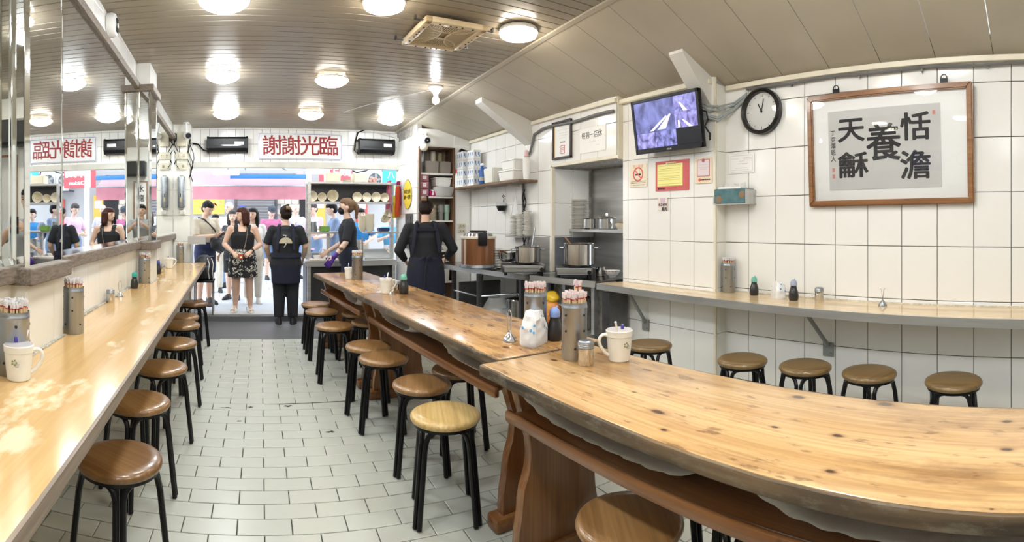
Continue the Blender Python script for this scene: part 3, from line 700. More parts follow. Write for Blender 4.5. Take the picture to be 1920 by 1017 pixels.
# two air curtains
for u0, u1, v0, v1, lab in ((391, 463, 260, 287, 'black air curtain to the left of the red lettered sign'), (671, 733, 264, 290, 'black air curtain to the right of the red lettered sign')):
    a, c_ = onY(u0, v0, BY), onY(u1, v1, BY); w = c_.x-a.x; h = .21; zc = (onY((u0+u1)/2, (v0+v1)/2, BY).z)
    t = thing('air_curtain', lab, 'fan', M=wallB((a.x+c_.x)/2, BY-.012, zc))
    b = B(); pr = [(-h/2, .0), (-h/2, .13), (-h/2+.05, .17), (h/2-.03, .17), (h/2, .14), (h/2, 0)]
    b.prism([(-w/2, y, z) for y, z in pr], (w, 0, 0)); b.ob('housing', BLACKP, t, smooth=False)
    b = B(); b.box((0, -.018, .172), (w*.86, .014, .006)); b.ob('gloss_strip', mat('glossy_black', (.03, .03, .035), .08, coat=1), t, smooth=False)
    B().box((w*.30, .012, .173), (w*.24, .045, .004)).ob('silver_label', mat('silver_foil', (.55, .55, .58), .35), t, smooth=False)
    for k in range(26):
        x = -w/2+.02+(w-.04)*k/25; B().box((x, h/2+.001, .085), (.008, .008, .10)).ob('slat', BLACKP, t, smooth=False)
    for s in (-1, 1):
        b = B(); b.prism([(s*w/2-.012, y*1.08, z*1.04) for y, z in pr], (.024, 0, 0)); b.ob('end_cap', BLACKP, t, smooth=False)
    b = B(); b.box((-w/2-.028, .005, .06), (.035, .11, .07), bev=.008); b.ob('motor', GREYP, t)
p = onY(378, 280, BY); q = onY(362, 272, BY)
tag(B().tube([(q.x, BY-.02, q.z+.02), (q.x+.08, BY-.05, q.z), (p.x+.03, BY-.06, p.z-.02), (p.x+.14, BY-.05, p.z-.05)], .012, 6).ob('power_cable', BLACKP), 'black cable from the left pillar to the left air curtain', 'cable')
p = onY(668, 268, BY)
tag(B().tube([(p.x+.12, BY-.03, p.z+.19), (p.x+.02, BY-.03, p.z+.15), (p.x-.02, BY-.04, p.z+.02), (p.x-.04, BY-.05, p.z-.12), (p.x+.0, BY-.05, p.z-.16), (p.x+.06, BY-.05, p.z-.08)], .011, 6).ob('power_cable', BLACKP), 'black looped cable beside the right air curtain', 'cable')
# switches, sockets, lamps and camera on the end pillar
PY = 7.252
def onpillar(u, v): p = onY(u, v, PY); return p
t = thing('switch_box', 'beige junction box on the end pillar below the ceiling', 'switch', M=wallB(onpillar(341, 262).x, PY, onpillar(341, 262).z)); B().box((0, 0, .03), (.13, .20, .06), bev=.01).ob('box', BEIGEB, t)
t = thing('socket_panel', 'beige socket panel with two outlets on the end pillar', 'socket', M=wallB(onpillar(341, 293).x, PY, onpillar(341, 293).z)); B().box((0, 0, .02), (.165, .105, .04), bev=.008).ob('plate', BEIGEB, t)
for x in (-.045, .02):
    for dx in (0, .022):
        for dy in (-.012, .012): B().box((x+dx, dy, .041), (.008, .012, .003)).ob('slot', DARK, t, smooth=False)
t = thing('wall_switch', 'beige single switch below the socket panel on the end pillar', 'switch', M=wallB(onpillar(341, 312).x, PY, onpillar(341, 312).z)); B().box((0, 0, .015), (.15, .10, .03), bev=.008).ob('plate', BEIGEB, t); B().box((.02, 0, .033), (.03, .035, .012), bev=.004).ob('rocker', mat('dark_beige', (.30, .27, .2), .5), t)
p = onpillar(341, 361); t = thing('bug_lamp', 'steel tubular lamp with a slot hanging on the end pillar', 'lamp', M=wallB(p.x, PY, p.z))
b = B(); b.lathe([(.0, -.215), (.05, -.215), (.054, -.20), (.054, .20), (.05, .215), (0, .215)], 20, c=(0, 0, .05), M=Matrix.Rotation(-pi/2, 3, 'X')); b.ob('tube', STEEL, t)
B().box((-.008, -.045, .105), (.009, .05, .006)).ob('slot', DARK, t); B().box((-.008, -.105, .104), (.02, .06, .004), bev=.002).ob('label_plate', mat('brass_label', (.5, .4, .2), .4), t)
B().box((0, .228, .05), (.05, .02, .03)).ob('end_bracket', GREYP, t); B().box((0, -.228, .05), (.06, .03, .05), bev=.006).ob('end_bracket', GREYP, t)
p = onpillar(343, 398); t = thing('wall_socket', 'small white round socket below the steel lamp on the end pillar', 'socket', M=wallB(p.x, PY, p.z)); B().box((0, 0, .025), (.08, .07, .05), bev=.012).ob('body', WHITEP, t); B().cyl((.01, 0, .05), .018, .01, 12).ob('knob', BEIGEB, t)
def security_camera(p, aim, label, up):
    t = thing('security_camera', label, 'camera', p); d = (Vector(aim)-Vector(p)).normalized(); M = d.to_track_quat('Z', 'Y').to_matrix()
    B().cyl((0, 0, 0), .045, .16, 18, M=M, bev=.006).ob('housing', WHITEP, t)
    B().lathe([(.045, .16), (.047, .185), (.040, .185), (.038, .165)], 18, M=M, close=False).ob('hood', GREYP, t)
    B().lathe([(0, .168), (.036, .166)], 18, M=M, close=False).ob('lens_ring', BLACKP, t); B().sph(M @ Vector((0, 0, .168)), .017, 10).ob('lens', mat('lens_glass', (.02, .02, .05), .05, coat=1), t)
    b = B(); b.tube([M @ Vector((0, 0, .05)), M @ Vector((0, 0, .05))+Vector(up)*.4, Vector(up)], .016, 8); b.ob('mount', WHITEP, t)
    B().cyl(Vector(up)-Vector((0, 0, .012)), .045, .014, 16).ob('mount_plate', WHITEP, t); return t
p = onY(349, 254, 7.16); security_camera(p, (.15, 4, 1.9), 'white bullet camera at the top of the end pillar by the doorway', (0, .0, ceil_z(7.16)-p.z-.002))
p = Vector((2.52, 6.70, 2.462)); security_camera(p, (1.9, 4.8, 2.1), 'white bullet camera above the shelf niche', (-.02, .03, .10))
t = thing('floodlight', 'small round cream spotlight below the niche camera', 'lamp', (2.475, 6.72, 2.36)); B().sph((0, -.02, 0), (.058, .05, .055), 16).ob('head', CREAMP, t); B().tube([(.0, 0, .05), (.02, .02, .10)], .014, 8).ob('mount', WHITEP, t)
b = B()
for k in range(6):
    bu = (328, 331, 334, 353, 356, 359)[k]; q = [onpillar(bu, 250+k)]
    for j in range(1, 9): q.append(onpillar(bu+4*sin(j*1.1+k*2)+(3*j/8 if k > 2 else 0), 250+k+(7+k)*j*.9)+Vector((0, -.015-.02*sin(j*.7+k)**2, 0)))
    b.tube(q, .006, 5)
tag(stuff(b.ob('tangled_cables', BLACKP)), 'tangle of black cables around the camera and sockets of the end pillar', 'cable')
# smoke alarm over the left mirror
th = (205-U0)/F; yy = (LX+.01)/tan(th); p = Vector((LX+.004, yy, H+(V0-48)/F*(Vector((LX, yy)).length)))
t = thing('smoke_alarm', 'white round alarm on the wall above the left mirror', 'alarm', M=frame(p, (0, 1, 0), (0, 0, 1)))
B().lathe([(.085, 0), (.088, .03), (.075, .055), (.0, .06)], 28).ob('body', WHITEP, t); B().box((.02, 0, .06), (.05, .10, .008), bev=.003).ob('vent', BLACKP, t); B().cyl((.02, .0, .062), .018, .006, 12).ob('button', WHITEP, t)
# stainless cup holder by the doorway, on the pillar's right edge
p = onY(370, 452, 7.12); t = thing('napkin_shelf', 'small steel napkin ledge on the end pillar beside the doorway', 'shelf', M=wallB(p.x-.02, 7.25, p.z))
b = B(); b.prism([(-.10, .06, 0), (.12, .06, 0), (.12, -.01, .0), (.12, -.06, .0)][:3]+[(-.10, -.06, 0)], (0, 0, .004)); b.box((.01, -.04, .07), (.24, .004, .14)); b.box((.01, .01, .14), (.24, .11, .004)); b.box((.13, .0, .07), (.004, .10, .14)); b.ob('ledge', STEELH, t, smooth=False)
b = B(); b.sheet(lambda p, q: ((p-.5)*.2, .03+.035*noise.noise(Vector((p*5, q*5, 3))), .02+q*.10), 10, 6, .004); b.ob('napkins', PAPER, t)

# television
y0, y1 = 3.29, 2.545; wt_ = y0-y1; ht = .455
p = Vector((3.115, (y0+y1)/2, onX(1250, 231, 3.115).z)); tl = radians(9)
t = thing('television', 'black flat television showing camera pictures high on the wall', 'television', M=frame(p, (0, -1, 0), (-sin(tl), 0, cos(tl))))
B().box((0, 0, -.02), (wt_, ht, .04), bev=.006).ob('case', BLACKP, t)
b = B()
for s in (-1, 1): b.box((s*(wt_/2-.012), 0, .004), (.024, ht, .012)); 
b.box((0, ht/2-.012, .004), (wt_, .024, .012)); b.box((0, -ht/2+.02, .004), (wt_, .04, .012)); b.ob('bezel', mat('bezel_black', (.014, .014, .016), .2), t, smooth=False)
def screen(name, c1, c2, s, sc, m=2.1):
    q = mat(name, (.01, .01, .02), .25); nt = q.node_tree; N = nt.nodes.new; P = nt.nodes['Principled BSDF']
    tc = N('ShaderNodeTexCoord'); mp = N('ShaderNodeMapping'); nt.links.new(tc.outputs['Object'], mp.inputs[0]); mp.inputs['Scale'].default_value = (sc*1.2, sc*.8, 1); mp.inputs['Location'].default_value = (s, s*2, 0)
    n = N('ShaderNodeTexNoise'); n.inputs['Scale'].default_value = 1; n.inputs['Detail'].default_value = 5; n.inputs['Distortion'].default_value = .5; nt.links.new(mp.outputs[0], n.inputs[0])
    r = N('ShaderNodeValToRGB'); e = r.color_ramp.elements; e[0].position = .36; e[1].position = .66; e[0].color = (*c1, 1); e[1].color = (*c2, 1); nt.links.new(n.outputs['Fac'], r.inputs[0])
    nt.links.new(r.outputs[0], P.inputs['Emission Color']); P.inputs['Emission Strength'].default_value = m; return q
iw, ih = wt_-.05, ht-.068; x0, y0_ = -iw/2, -ht/2+.042
cells = [(0, .335, .655, .665, (.06, .06, .17), (.20, .22, .52)), (.655, .665, .345, .335, (.07, .06, .2), (.36, .35, .78)), (.655, .335, .345, .33, (.09, .07, .2), (.38, .36, .80)), (0, 0, .33, .335, (.05, .04, .14), (.40, .38, .82)), (.33, 0, .325, .335, (.02, .02, .07), (.32, .33, .80))]
for k, (fx_, fy_, fw, fh, c1, c2) in enumerate(cells):
    B().box((x0+iw*(fx_+fw/2), y0_+ih*(fy_+fh/2), .001), (iw*fw-.001, ih*fh-.001, .003)).ob('camera_picture', screen('camera_picture_%d' % k, c1, c2, k*3.7, 9 if k == 0 else 16, .5), t, smooth=False)
B().box((x0+iw*.8275, y0_+ih*.1675, .001), (iw*.345-.001, ih*.335-.001, .003)).ob('blank_picture', mat('screen_off', (.012, .012, .015), .2), t, smooth=False)
# table and aisle shapes drawn in the pictures
OR = emis('picture_table', (1, .62, .42), .20); GRB = emis('picture_counter', (.55, .55, .75), .13)
for pl, m in ((((.24, .36), (.30, .36), (.54, .62), (.515, .64)), GRB), (((.37, .37), (.50, .37), (.60, .66), (.57, .66)), GRB), (((.80, .67), (.86, .67), (.76, .86), (.735, .86)), OR), (((.86, .34), (.915, .34), (.79, .50), (.765, .50)), OR), (((.70, .35), (.735, .35), (.725, .50), (.70, .50)), GRB)):
    b = B(); b.prism([(x0+iw*a, y0_+ih*c, .0028) for a, c in pl], (0, 0, .0006)); b.ob('picture_shape', m, t, smooth=False)
text('ASUS', .018, SIGNW, t, x=.02, y=-ht/2+.018, z=.0105, sx=1.3)
B().box((0, -.02, -.05), (.2, .2, .06)).ob('wall_mount', BLACKP, t)
B().tube([(wt_/2-.01, .06, -.02), (wt_/2+.03, .04, -.04), (wt_/2+.035, -.02, -.045), (wt_/2+.01, -.07, -.03), (wt_/2+.045, -.13, -.04), (wt_/2+.03, -.18, -.05)], .007, 6).ob('power_lead', BLACKP, t)
b = B()
for k in range(6):
    dz = -.016*k*(1+.4*sin(k*2.3)); yk = 2.60-.02*k
    b.tube([(TX-.05, 2.95, 2.40-.01*k), (TX-.08, 2.72, 2.34+dz), (TX-.07, 2.56, 2.27+dz*1.4), (TX+.0, 2.50, 2.26+dz*1.6), (CX-.03, 2.42, 2.30+dz*.8), (CX-.03, 2.30, 2.36+dz*.5)], .008, 6)
tag(stuff(b.ob('cable_bundle', mat('grey_cable', (.33, .36, .36), .5))), 'bundle of grey cables sagging between the television and the clock wall', 'cable')
b = B(); pts = [(CX-.035, y, 2.385+.006*sin(y*9)) for y in [2.3-.2*k for k in range(20)]]; b.tube(pts, .010, 6)
for y in (1.9, 1.35, .9, .45): b.box((CX-.025, y, 2.375), (.02, .012, .03))
tag(b.ob('wall_cable', mat('dark_grey_cable', (.16, .16, .16), .5)), 'grey cable clipped along the top of the clock wall', 'cable')
b = B(); b.tube([(KX-.03, y, 2.375+.008*sin(y*7)) for y in [3.65+.12*k for k in range(11)]]+[(KX-.03, 5.02, 2.34), (KX-.03, 5.06, 2.25), (KX-.035, 5.10, 2.15), (KX-.035, 5.20, 2.10), (KX-.03, 5.27, 2.02), (KX-.03, 5.27, 1.4)], .016, 7)
tag(b.ob('wall_cable', mat('dark_grey_cable', (.16, .16, .16), .5)), 'thick grey cable dropping down the kitchen wall from the beam', 'cable')
b = B()
for k in range(3): b.tube([(KX-.035-.012*k, 5.215+.022*sin(j*.62+k*2.1)+.012*sin(j*.31*k), 1.72-.020*j) for j in range(36)], .007, 5)
tag(stuff(b.ob('tangled_cables', BLACKP)), 'black twisted cables hanging beside the plate stacks on the kitchen wall', 'cable')

# clock
p = onX(1430, 210, CX-.014); t = thing('wall_clock', 'round black rimmed wall clock with a white face', 'clock', M=frame(p, (0, -1, 0), (0, 0, 1))); Rc = .178
B().lathe([(Rc-.034, .012), (Rc-.030, .045), (Rc-.014, .055), (Rc, .042), (Rc, 0)], 48, close=False).ob('rim', mat('rim_black', (.012, .011, .011), .22), t)
B().lathe([(0, .014), (Rc-.030, .014)], 48, close=False).ob('face', PAPER, t)
for k in range(12):
    a = k*pi/6; l = .022 if k % 3 == 0 else .012
    if k: B().box(((Rc-.052)*sin(a), (Rc-.052)*cos(a), .0145), (.004, l, .001), rz=-a).ob('hour_mark', INK, t, smooth=False)
text('12', .024, INK, t, 0, Rc-.056, .0145)
for a, l, wd in ((-.47, .068, .008), (.19, .098, .006)):
    B().box((l/2*sin(a), l/2*cos(a), .019), (wd, l, .002), rz=-a).ob('hand', INK, t, smooth=False)
B().cyl((0, 0, .016), .008, .008, 12).ob('hub', INK, t)
B().lathe([(0, .038), (Rc-.032, .038)], 48, close=False).ob('glass', pane('clear_glass'), t)

# framed calligraphy
ym = (1.745+.545)/2; wf, hf = 1.20, .80; p = Vector((CX-.045, ym, H+(413-277)/F*3.60)); tl = radians(2.0)
t = thing('framed_calligraphy', 'large wooden framed calligraphy of five black characters', 'picture', M=frame(p, (0, -1, .012), (-sin(tl), 0, cos(tl))))
FR = wood('frame_wood', (.36, .17, .06), (.24, .10, .034), 0, .3, 20, coat=.4); fw = .042
for s in (-1, 1):
    b = B(); b.prism([(-wf/2, s*hf/2, -.02), (wf/2, s*hf/2, -.02), (wf/2-fw, s*(hf/2-fw), -.02), (-wf/2+fw, s*(hf/2-fw), -.02)], (0, 0, .04)); bmesh.ops.bevel(b.b, geom=list(b.b.edges), offset=.008, segments=2, affect='EDGES'); b.ob('frame_rail', FR, t)
    b = B(); b.prism([(s*wf/2, -hf/2, -.02), (s*wf/2, hf/2, -.02), (s*(wf/2-fw), hf/2-fw, -.02), (s*(wf/2-fw), -hf/2+fw, -.02)], (0, 0, .04)); bmesh.ops.bevel(b.b, geom=list(b.b.edges), offset=.008, segments=2, affect='EDGES'); b.ob('frame_rail', FR, t)
sheetbox(t, wf-.06, hf-.06, PAPER, 'mount_board', .004, -.012)
gx0, gx1 = -.44, .40; sheetbox(t, .82, .56, mat('grey_rice_paper', (.60, .585, .565), .6, var=.03, scale=4), 'paper', .002, -.007, x=-.03, y=-.005)
for ch, x, y, s, sx in (('恬', .205, .115, .20, 1.1), ('澹', .200, -.145, .205, 1.1), ('養', -.025, .015, .27, .98), ('天', -.265, .125, .185, 1.15), ('龢', -.255, -.125, .19, 1.25)):
    text(ch, s, INK, t, x, y, -.0048, bold=.0045, sx=sx)
for k, ch in enumerate('丁亞澤恩人'): text(ch, .043, INK, t, -.405, .12-.046*k, -.0048, bold=.0006)
SEAL = mat('seal_red', (.62, .25, .20), .6)
for x, y in ((.335, .215), (-.405, -.14), (-.405, -.185)):
    b = B(); b.box((x, y, -.0047), (.020, .030, .0006)); b.ob('seal', SEAL, t, smooth=False)
B().box((0, 0, .004), (wf-2*fw+.004, hf-2*fw+.004, .002)).ob('glass', pane('picture_glass', ior=1.35), t, smooth=False)
for x in (-wf*.31, wf*.34):
    b = B(); b.box((x, hf/2+.018, -.006), (.052, .034, .006)); b.lathe([(.016, 0), (.022, 0), (.022, .006), (.016, .006)], 12, c=(x, hf/2+.040, -.009), close=False); b.box((x-.02, hf/2+.036, -.006), (.006, .02, .008)); b.box((x+.02, hf/2+.036, -.006), (.006, .02, .008)); b.ob('hanger', BLACKM, t, smooth=False)

# dark framed certificate on the kitchen wall
def quadR(u0, u1, vt, vb, x, off=.012):
    """centre, width and height of a flat thing on a wall looking to -X: its left and right edge and, at its middle, top and bottom"""
    a, c_ = onX(u0, V0, x-off), onX(u1, V0, x-off); um = (u0+u1)/2; zt, zb = onX(um, vt, x-off).z, onX(um, vb, x-off).z
    return Vector((x-off, (a.y+c_.y)/2, (zt+zb)/2)), a.y-c_.y, zt-zb
p, w, h = quadR(1037, 1072, 226.5, 298, KX, .02); t = thing('framed_certificate', 'dark framed certificate with a red square stamp', 'picture', M=wallR(*p))
b = B()
for s in (-1, 1): b.box((s*(w/2-.011), 0, .006), (.022, h, .028), bev=.003); b.box((0, s*(h/2-.011), .006), (w, .022, .028), bev=.003)
b.ob('frame', mat('dark_brown_lacquer', (.035, .018, .02), .3), t)
sheetbox(t, w-.03, h-.03, PAPER, 'paper'); B().box((-w/2+.03, 0, .003), (.016, h-.05, .002)).ob('gold_margin', mat('gold_margin', (.75, .50, .16), .35, .6), t)
lines(t, [(-.06, .11, .13), (-.08, .11, .105), (-.06, .10, .07), (-.07, .10, .045), (-.05, .05, .02)], z=.0028)
lines(t, [(-.035, .045, -.025)], z=.003, h=.016); b = B()
for s in (-1, 1): b.box((.015+s*.033, -.105, .003), (.007, .085, .001)); b.box((.015, -.105+s*.042, .003), (.066, .007, .001))
b.ob('stamp', mat('stamp_red', (.62, .09, .13), .6), t, smooth=False); lines(t, [(-.008, .036, -.088), (-.008, .036, -.104), (-.008, .036, -.12)], MATS['stamp_red'], z=.003, h=.006)
p, w, h = quadR(1087, 1136, 238, 285, KX); t = thing('closing_notice', 'white paper notice with one line of brushed characters', 'notice', M=wallR(*p)); sheetbox(t, w, h, PAPER)
text('每週一店休', .075, mat('soft_ink', (.12, .12, .12), .6), t, -.01, .045, .0024, sx=.86, bold=.0006); lines(t, [(-.05, .05, -.02), (.05, .10, -.06)])
p, w, h = quadR(1181, 1213, 308, 351, TX); t = thing('no_smoking_sign', 'cream no smoking sign with a red ring', 'sign', M=wallR(*p)); sheetbox(t, w, h, mat('cream_paper', (.83, .74, .58), .5))
REDR = mat('sign_red', (.68, .10, .08), .45); r = w*.29
B().lathe([(r*.80, .0024), (r*.80, .0034), (r, .0034), (r, .0024)], 36, c=(0, .012, 0), close=False).ob('ring', REDR, t, smooth=False)
b = B(); b.box((-.02*0+.0, .008, .0026), (r*1.15, r*.24, .001)); b.ob('cigarette', INK, t, smooth=False)
b = B(); b.box((0, .012, .0034), (r*1.85, r*.17, .0008), rz=-.78); b.ob('slash', REDR, t, smooth=False)
b = B(); b.tube([(r*.35, .012+r*.2, .003), (r*.45, .012+r*.42, .003), (r*.2, .012+r*.5, .003), (r*.3, .012+r*.7, .003)], .0018, 4); b.ob('smoke', GREYINK, t)
text('禁止吸菸', .032, mat('pink_ink', (.72, .38, .33), .5), t, 0, h/2-.022, .0024, sx=1.1); lines(t, [(-w*.42, w*.42, -h/2+.05), (-w*.42, w*.42, -h/2+.036), (-w*.3, w*.3, -h/2+.018)], INK, h=.004)
p, w, h = quadR(1229.5, 1292, 301, 357.5, TX); t = thing('notice_poster', 'red and yellow memo style notice poster below the television', 'poster', M=wallR(*p)); sheetbox(t, w, h, mat('poster_red', (.62, .12, .12), .5))
sheetbox(t, w*.76, h*.74, mat('poster_yellow', (.90, .84, .32), .5), 'memo', .0012, .002, x=-w*.06, y=.006); sheetbox(t, w*.30, h*.09, mat('memo_tab', (.80, .70, .36), .5), 'memo_tab', .0012, .0032, x=-.01, y=h*.40)
sheetbox(t, w*.15, h*.55, mat('poster_red', (.6, .1, .1)), 'red_figure', .0012, .0032, x=w*.40, y=-h*.12)
lines(t, [(-.05, .03, h*.40)], mat('memo_ink', (.45, .33, .10), .5), z=.0046, h=.010); lines(t, [(-w*.40, w*.24, y) for y in (.085, .06, .045, .02, -.005, -.02, -.035, -.07, -.085)], mat('olive_print', (.48, .42, .12), .5), z=.0034, h=.003)
lines(t, [(-w*.42, -w*.20, -h*.42)], INK, z=.0024, h=.014); lines(t, [(-w*.12, w*.12, -h*.42)], mat('dark_red_print', (.3, .04, .04), .5), h=.005)
p, w, h = quadR(1304, 1335, 295.5, 344, TX); t = thing('health_card', 'pale orange card with a rounded red outlined panel', 'notice', M=wallR(*p)); sheetbox(t, w, h, mat('peach_paper', (.84, .68, .50), .5))
b = B(); b.box((0, .02, .0028), (w*.74, h*.66, .0016), bev=.0); b.ob('outline', mat('outline_red', (.42, .10, .13), .5), t); sheetbox(t, w*.68, h*.61, mat('pink_panel', (.74, .64, .68), .5), 'panel', .0012, .0036, y=.02)
B().lathe([(0, .0048), (.016, .0052)], 6, c=(0, .08, 0)).ob('emblem', MATS['outline_red'], t, smooth=False); lines(t, [(-.04, .04, .045), (-.05, .05, .025), (-.03, .03, .01)], z=.0052); lines(t, [(-.02, .05, -.075)], INK, z=.0052, h=.008); B().cyl((-w*.22, -.075, .0048), .013, .0008, 16).ob('badge', REDR, t, smooth=False); lines(t, [(-.06, .06, -h/2+.03)], z=.003)
p, w, h = quadR(1234, 1252, 371, 395, TX); t = thing('small_sticker', 'small pinkish sticker with two rows of black characters', 'sticker', M=wallR(*p)); sheetbox(t, w, h, mat('pale_pink_paper', (.82, .72, .68), .5))
sheetbox(t, w*.5, h*.34, mat('lilac_print', (.66, .50, .62), .5), 'print', .001, .002, y=h*.28); text('本店使用', .030, INK, t, 0, -.008, .0024, bold=.0008, sx=.9); text('豬肉', .034, INK, t, .02, -.045, .0024, bold=.001)
p, w, h = quadR(1368, 1414, 289, 325, CX); t = thing('paper_certificate', 'white laminated certificate below the clock', 'notice', M=wallR(*p)); sheetbox(t, w, h, PAPER)
b = B()
for s in (-1, 1): b.box((s*(w/2-.015), 0, .0024), (.002, h-.03, .0004)); b.box((0, s*(h/2-.012), .0024), (w-.03, .002, .0004))
b.ob('border', GREYINK, t, smooth=False); lines(t, [(-.10, -.05, .04), (.02, .09, .045), (.02, .09, .035), (-.02, .02, .02), (-.04, .05, 0), (-.06, .04, -.035), (-.10, .07, -.05)])
# tissue box on a steel bracket
p, w, h = quadR(1341, 1405, 357, 382, CX, .02); t = thing('tissue_box', 'teal patterned tissue box on a steel wall bracket', 'box', M=wallR(CX-.085, 2.385, p.z))
w = .30
B().box((0, 0, 0), (w, .115, .13), bev=.004).ob('carton', mat('teal_print', (.05, .135, .155), .5, col2=(.10, .21, .23), scale=14), t)
b = B(); b.box((w/2+.006, -.005, -.01), (.006, .11, .15)); b.box((0, -.062, -.01), (w+.018, .006, .15)); b.box((-w/2-.006, -.03, -.01), (.006, .06, .15)); b.ob('bracket', STEELH, t, smooth=False)
for x, s in ((-.10, .03), (.12, .028)): B().sph((x, -.025 if x < 0 else .01, .0655), (s, s, .002), 14).ob('bronze_print', mat('bronze_print', (.26, .16, .08), .5), t)
b = B(); b.sheet(lambda q, r: ((q-.5)*.22+.02*noise.noise(Vector((q*4, r*4, 0))), .055+r*.05+.02*noise.noise(Vector((q*6, r*3, 5))), .03*sin(q*9)*(1-r)-.01), 16, 6, .003); b.box((-.02, .064, 0), (.22, .02, .08)); b.ob('tissues', PAPER, t)
# steel panel splash guards on the kitchen wall
b = B(); b.box((KX-.006, 5.02, .97), (.008, .56, .40)); tag(b.ob('splash_panel', STEELH, smooth=False), 'steel splash panel behind the left gas stove on the kitchen wall', 'panel')
b = B(); b.box((KX+.565, (AY0+AY1)/2, 1.36), (.008, AY1-AY0-.02, 1.14)); tag(b.ob('splash_panel', STEELH, smooth=False), 'tall steel panel lining the back of the cooking alcove', 'panel')
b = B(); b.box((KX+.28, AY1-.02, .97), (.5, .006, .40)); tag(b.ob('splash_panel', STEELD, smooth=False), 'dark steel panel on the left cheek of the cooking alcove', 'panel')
# yellow oval sign and hanging cloths on the doorway's right wall
fr = lambda f, z, o=.012: Vector((2.357, 7.60, z))+dp*f+Vector((-o, 0, 0))
Mw = frame(fr(.60, 1.73), dp, (0, 0, 1))
t = thing('oval_sign', 'yellow oval sign with black characters beside the doorway', 'sign', M=Mw); YEL = mat('sign_yellow', (.80, .60, .06), .45)
b = B(); b.lathe([(.0, 0), (.165, 0), (.165, .004), (0, .004)], 40, sx=1, sy=1.30); b.ob('rim', mat('olive_rim', (.20, .15, .02), .5), t, smooth=False); B().lathe([(0, .005), (.158, .005)], 40, sx=1, sy=1.30, close=False).ob('board', YEL, t)
text('本店免用', .064, INK, t, 0, .035, .0056, bold=.0015); text('統一發票', .064, INK, t, 0, -.045, .0056, bold=.0015); lines(t, [(-.04, .04, -.14)], z=.0056)
def towel(p, w, h, m, label, dv=(0, 1, 0), th=.03, s=0):
    t = thing('hanging_cloth', label, 'cloth', p); dv = Vector(dv).normalized()
    def f(a, q):
        wv = .02*sin(a*14+s)+.012*noise.noise(Vector((a*4, q*3, s))); g = .55+.45*min(1, q*1.6)
        return dv*((a-.5)*w*g)+Vector((-1, 0, 0))*(.03+wv)+Vector((0, 0, -q*h))
    B().sheet(f, 16, 12, .008).ob('cloth', m, t); B().tube([Vector((.01, 0, 0)), Vector((-.02, 0, .01)), Vector((-.05, 0, 0))], .006, 6).ob('hook', STEEL, t); return t
towel(fr(.06, 1.95, .10), .24, .52, mat('pink_cloth', (.62, .23, .30), .9, var=.1, scale=20), 'pink cloth hanging on the doorway wall, leftmost of the cloths', dp, s=1)
towel(fr(.28, 1.93, .03), .16, .36, mat('magenta_cloth', (.36, .02, .09), .9), 'dark magenta cloth hanging beside the pink one', dp, s=3)
towel(fr(.18, 1.72, .05), .14, .33, mat('yellow_cloth', (.78, .60, .06), .9), 'yellow cloth hanging lowest behind the red one', dp, s=5)
towel(fr(.36, 1.86, .06), .17, .45, mat('red_orange_cloth', (.60, .09, .025), .9), 'orange red cloth hanging by the yellow oval sign', dp, s=7)
# ------------------------------------------------------------------ table-top things: chopstick holders, mugs, shakers, bottles, clip stands, napkin bags
STK = mat('chopstick_wood', (.72, .53, .31), .6, var=.08, scale=40); REDP = mat('red_paper_band', (.55, .05, .07), .6); WRAP = mat('clear_wrapper', (.86, .74, .74), .25, alpha=.75); WRAPW = mat('white_wrapper', (.86, .84, .84), .25, alpha=.75)
def stick_mesh(wm):
    b = B(); b.box((0, 0, .120), (.0105, .0075, .205)); b.mi = 1; b.box((0, 0, .2255), (.0115, .0085, .006)); b.mi = 2; b.box((.001, 0, .236), (.014, .010, .016), rz=.5); b.box((-.004, .002, .242), (.006, .014, .014), rz=1.1); b.box((.004, -.003, .245), (.010, .005, .012), rz=.2)
    return b.mesh('wrapped_chopsticks', [STK, REDP, wm], smooth=False)
STM = [stick_mesh(WRAPW), stick_mesh(WRAP)]
HOL = B(); rr = .053; HOL.lathe([(0, 0), (rr-.002, 0), (rr, .003), (rr, .208), (rr+.0012, .210), (rr+.0012, .218), (rr, .220), (rr, .235), (rr-.002, .235), (rr-.002, .02), (0, .02)], 32)
HOLM = HOL.mesh('steel_cup', [STEEL]); HOLE = B(); HOLE.cyl((0, 0, 0), .005, .0015, 10); HOLEM = HOLE.mesh('hole', [DARK])
CNT = [0]
def holder(p, label, where, n=26, sc=1, pink=0, tall=0):
    t = thing('chopstick_holder', label, 'holder', p); t.scale = (sc, sc, 1); link(HOLM, 'cup', t)
    for k in range(8):
        a = k*pi/4+.35+sc*3
        for z in (.05, .12, .185):
            if (k+int(z*100)) % 2 == 0: q = link(HOLEM, 'hole', t); q.matrix_basis = Matrix.Translation((rr*cos(a), rr*sin(a), z)) @ Vector((cos(a), sin(a), 0)).to_track_quat('Z', 'Y').to_matrix().to_4x4()
    for k in range(n):
        ring = 0 if k < n*.55 else (1 if k < n*.85 else 2); r = (.0405, .026, .010)[ring]*sc; cnt = (n*.55, n*.30, n*.15)[ring]; a = 2*pi*k/max(1, cnt)+ring
        q = link(STM[pink], 'wrapped_chopsticks'); q.location = Vector(p)+Vector((r*cos(a), r*sin(a), .026+random.uniform(-.005, .006)+(.045 if tall and k in (1, 2, 3) else 0)))
        q.rotation_euler = (random.uniform(-.018, .018), random.uniform(-.018, .018), a+random.uniform(-.3, .3)); tag(q, 'wrapped paper banded chopsticks '+where, 'chopsticks', 'chopsticks '+where)
    return t
MUGM = mat('cream_melamine', (.80, .78, .71), .28, var=.05, scale=12); FROST = mat('frosted_lid', (.78, .74, .76), .3, alpha=.55); PURP = mat('purple_plastic', (.07, .05, .32), .35)
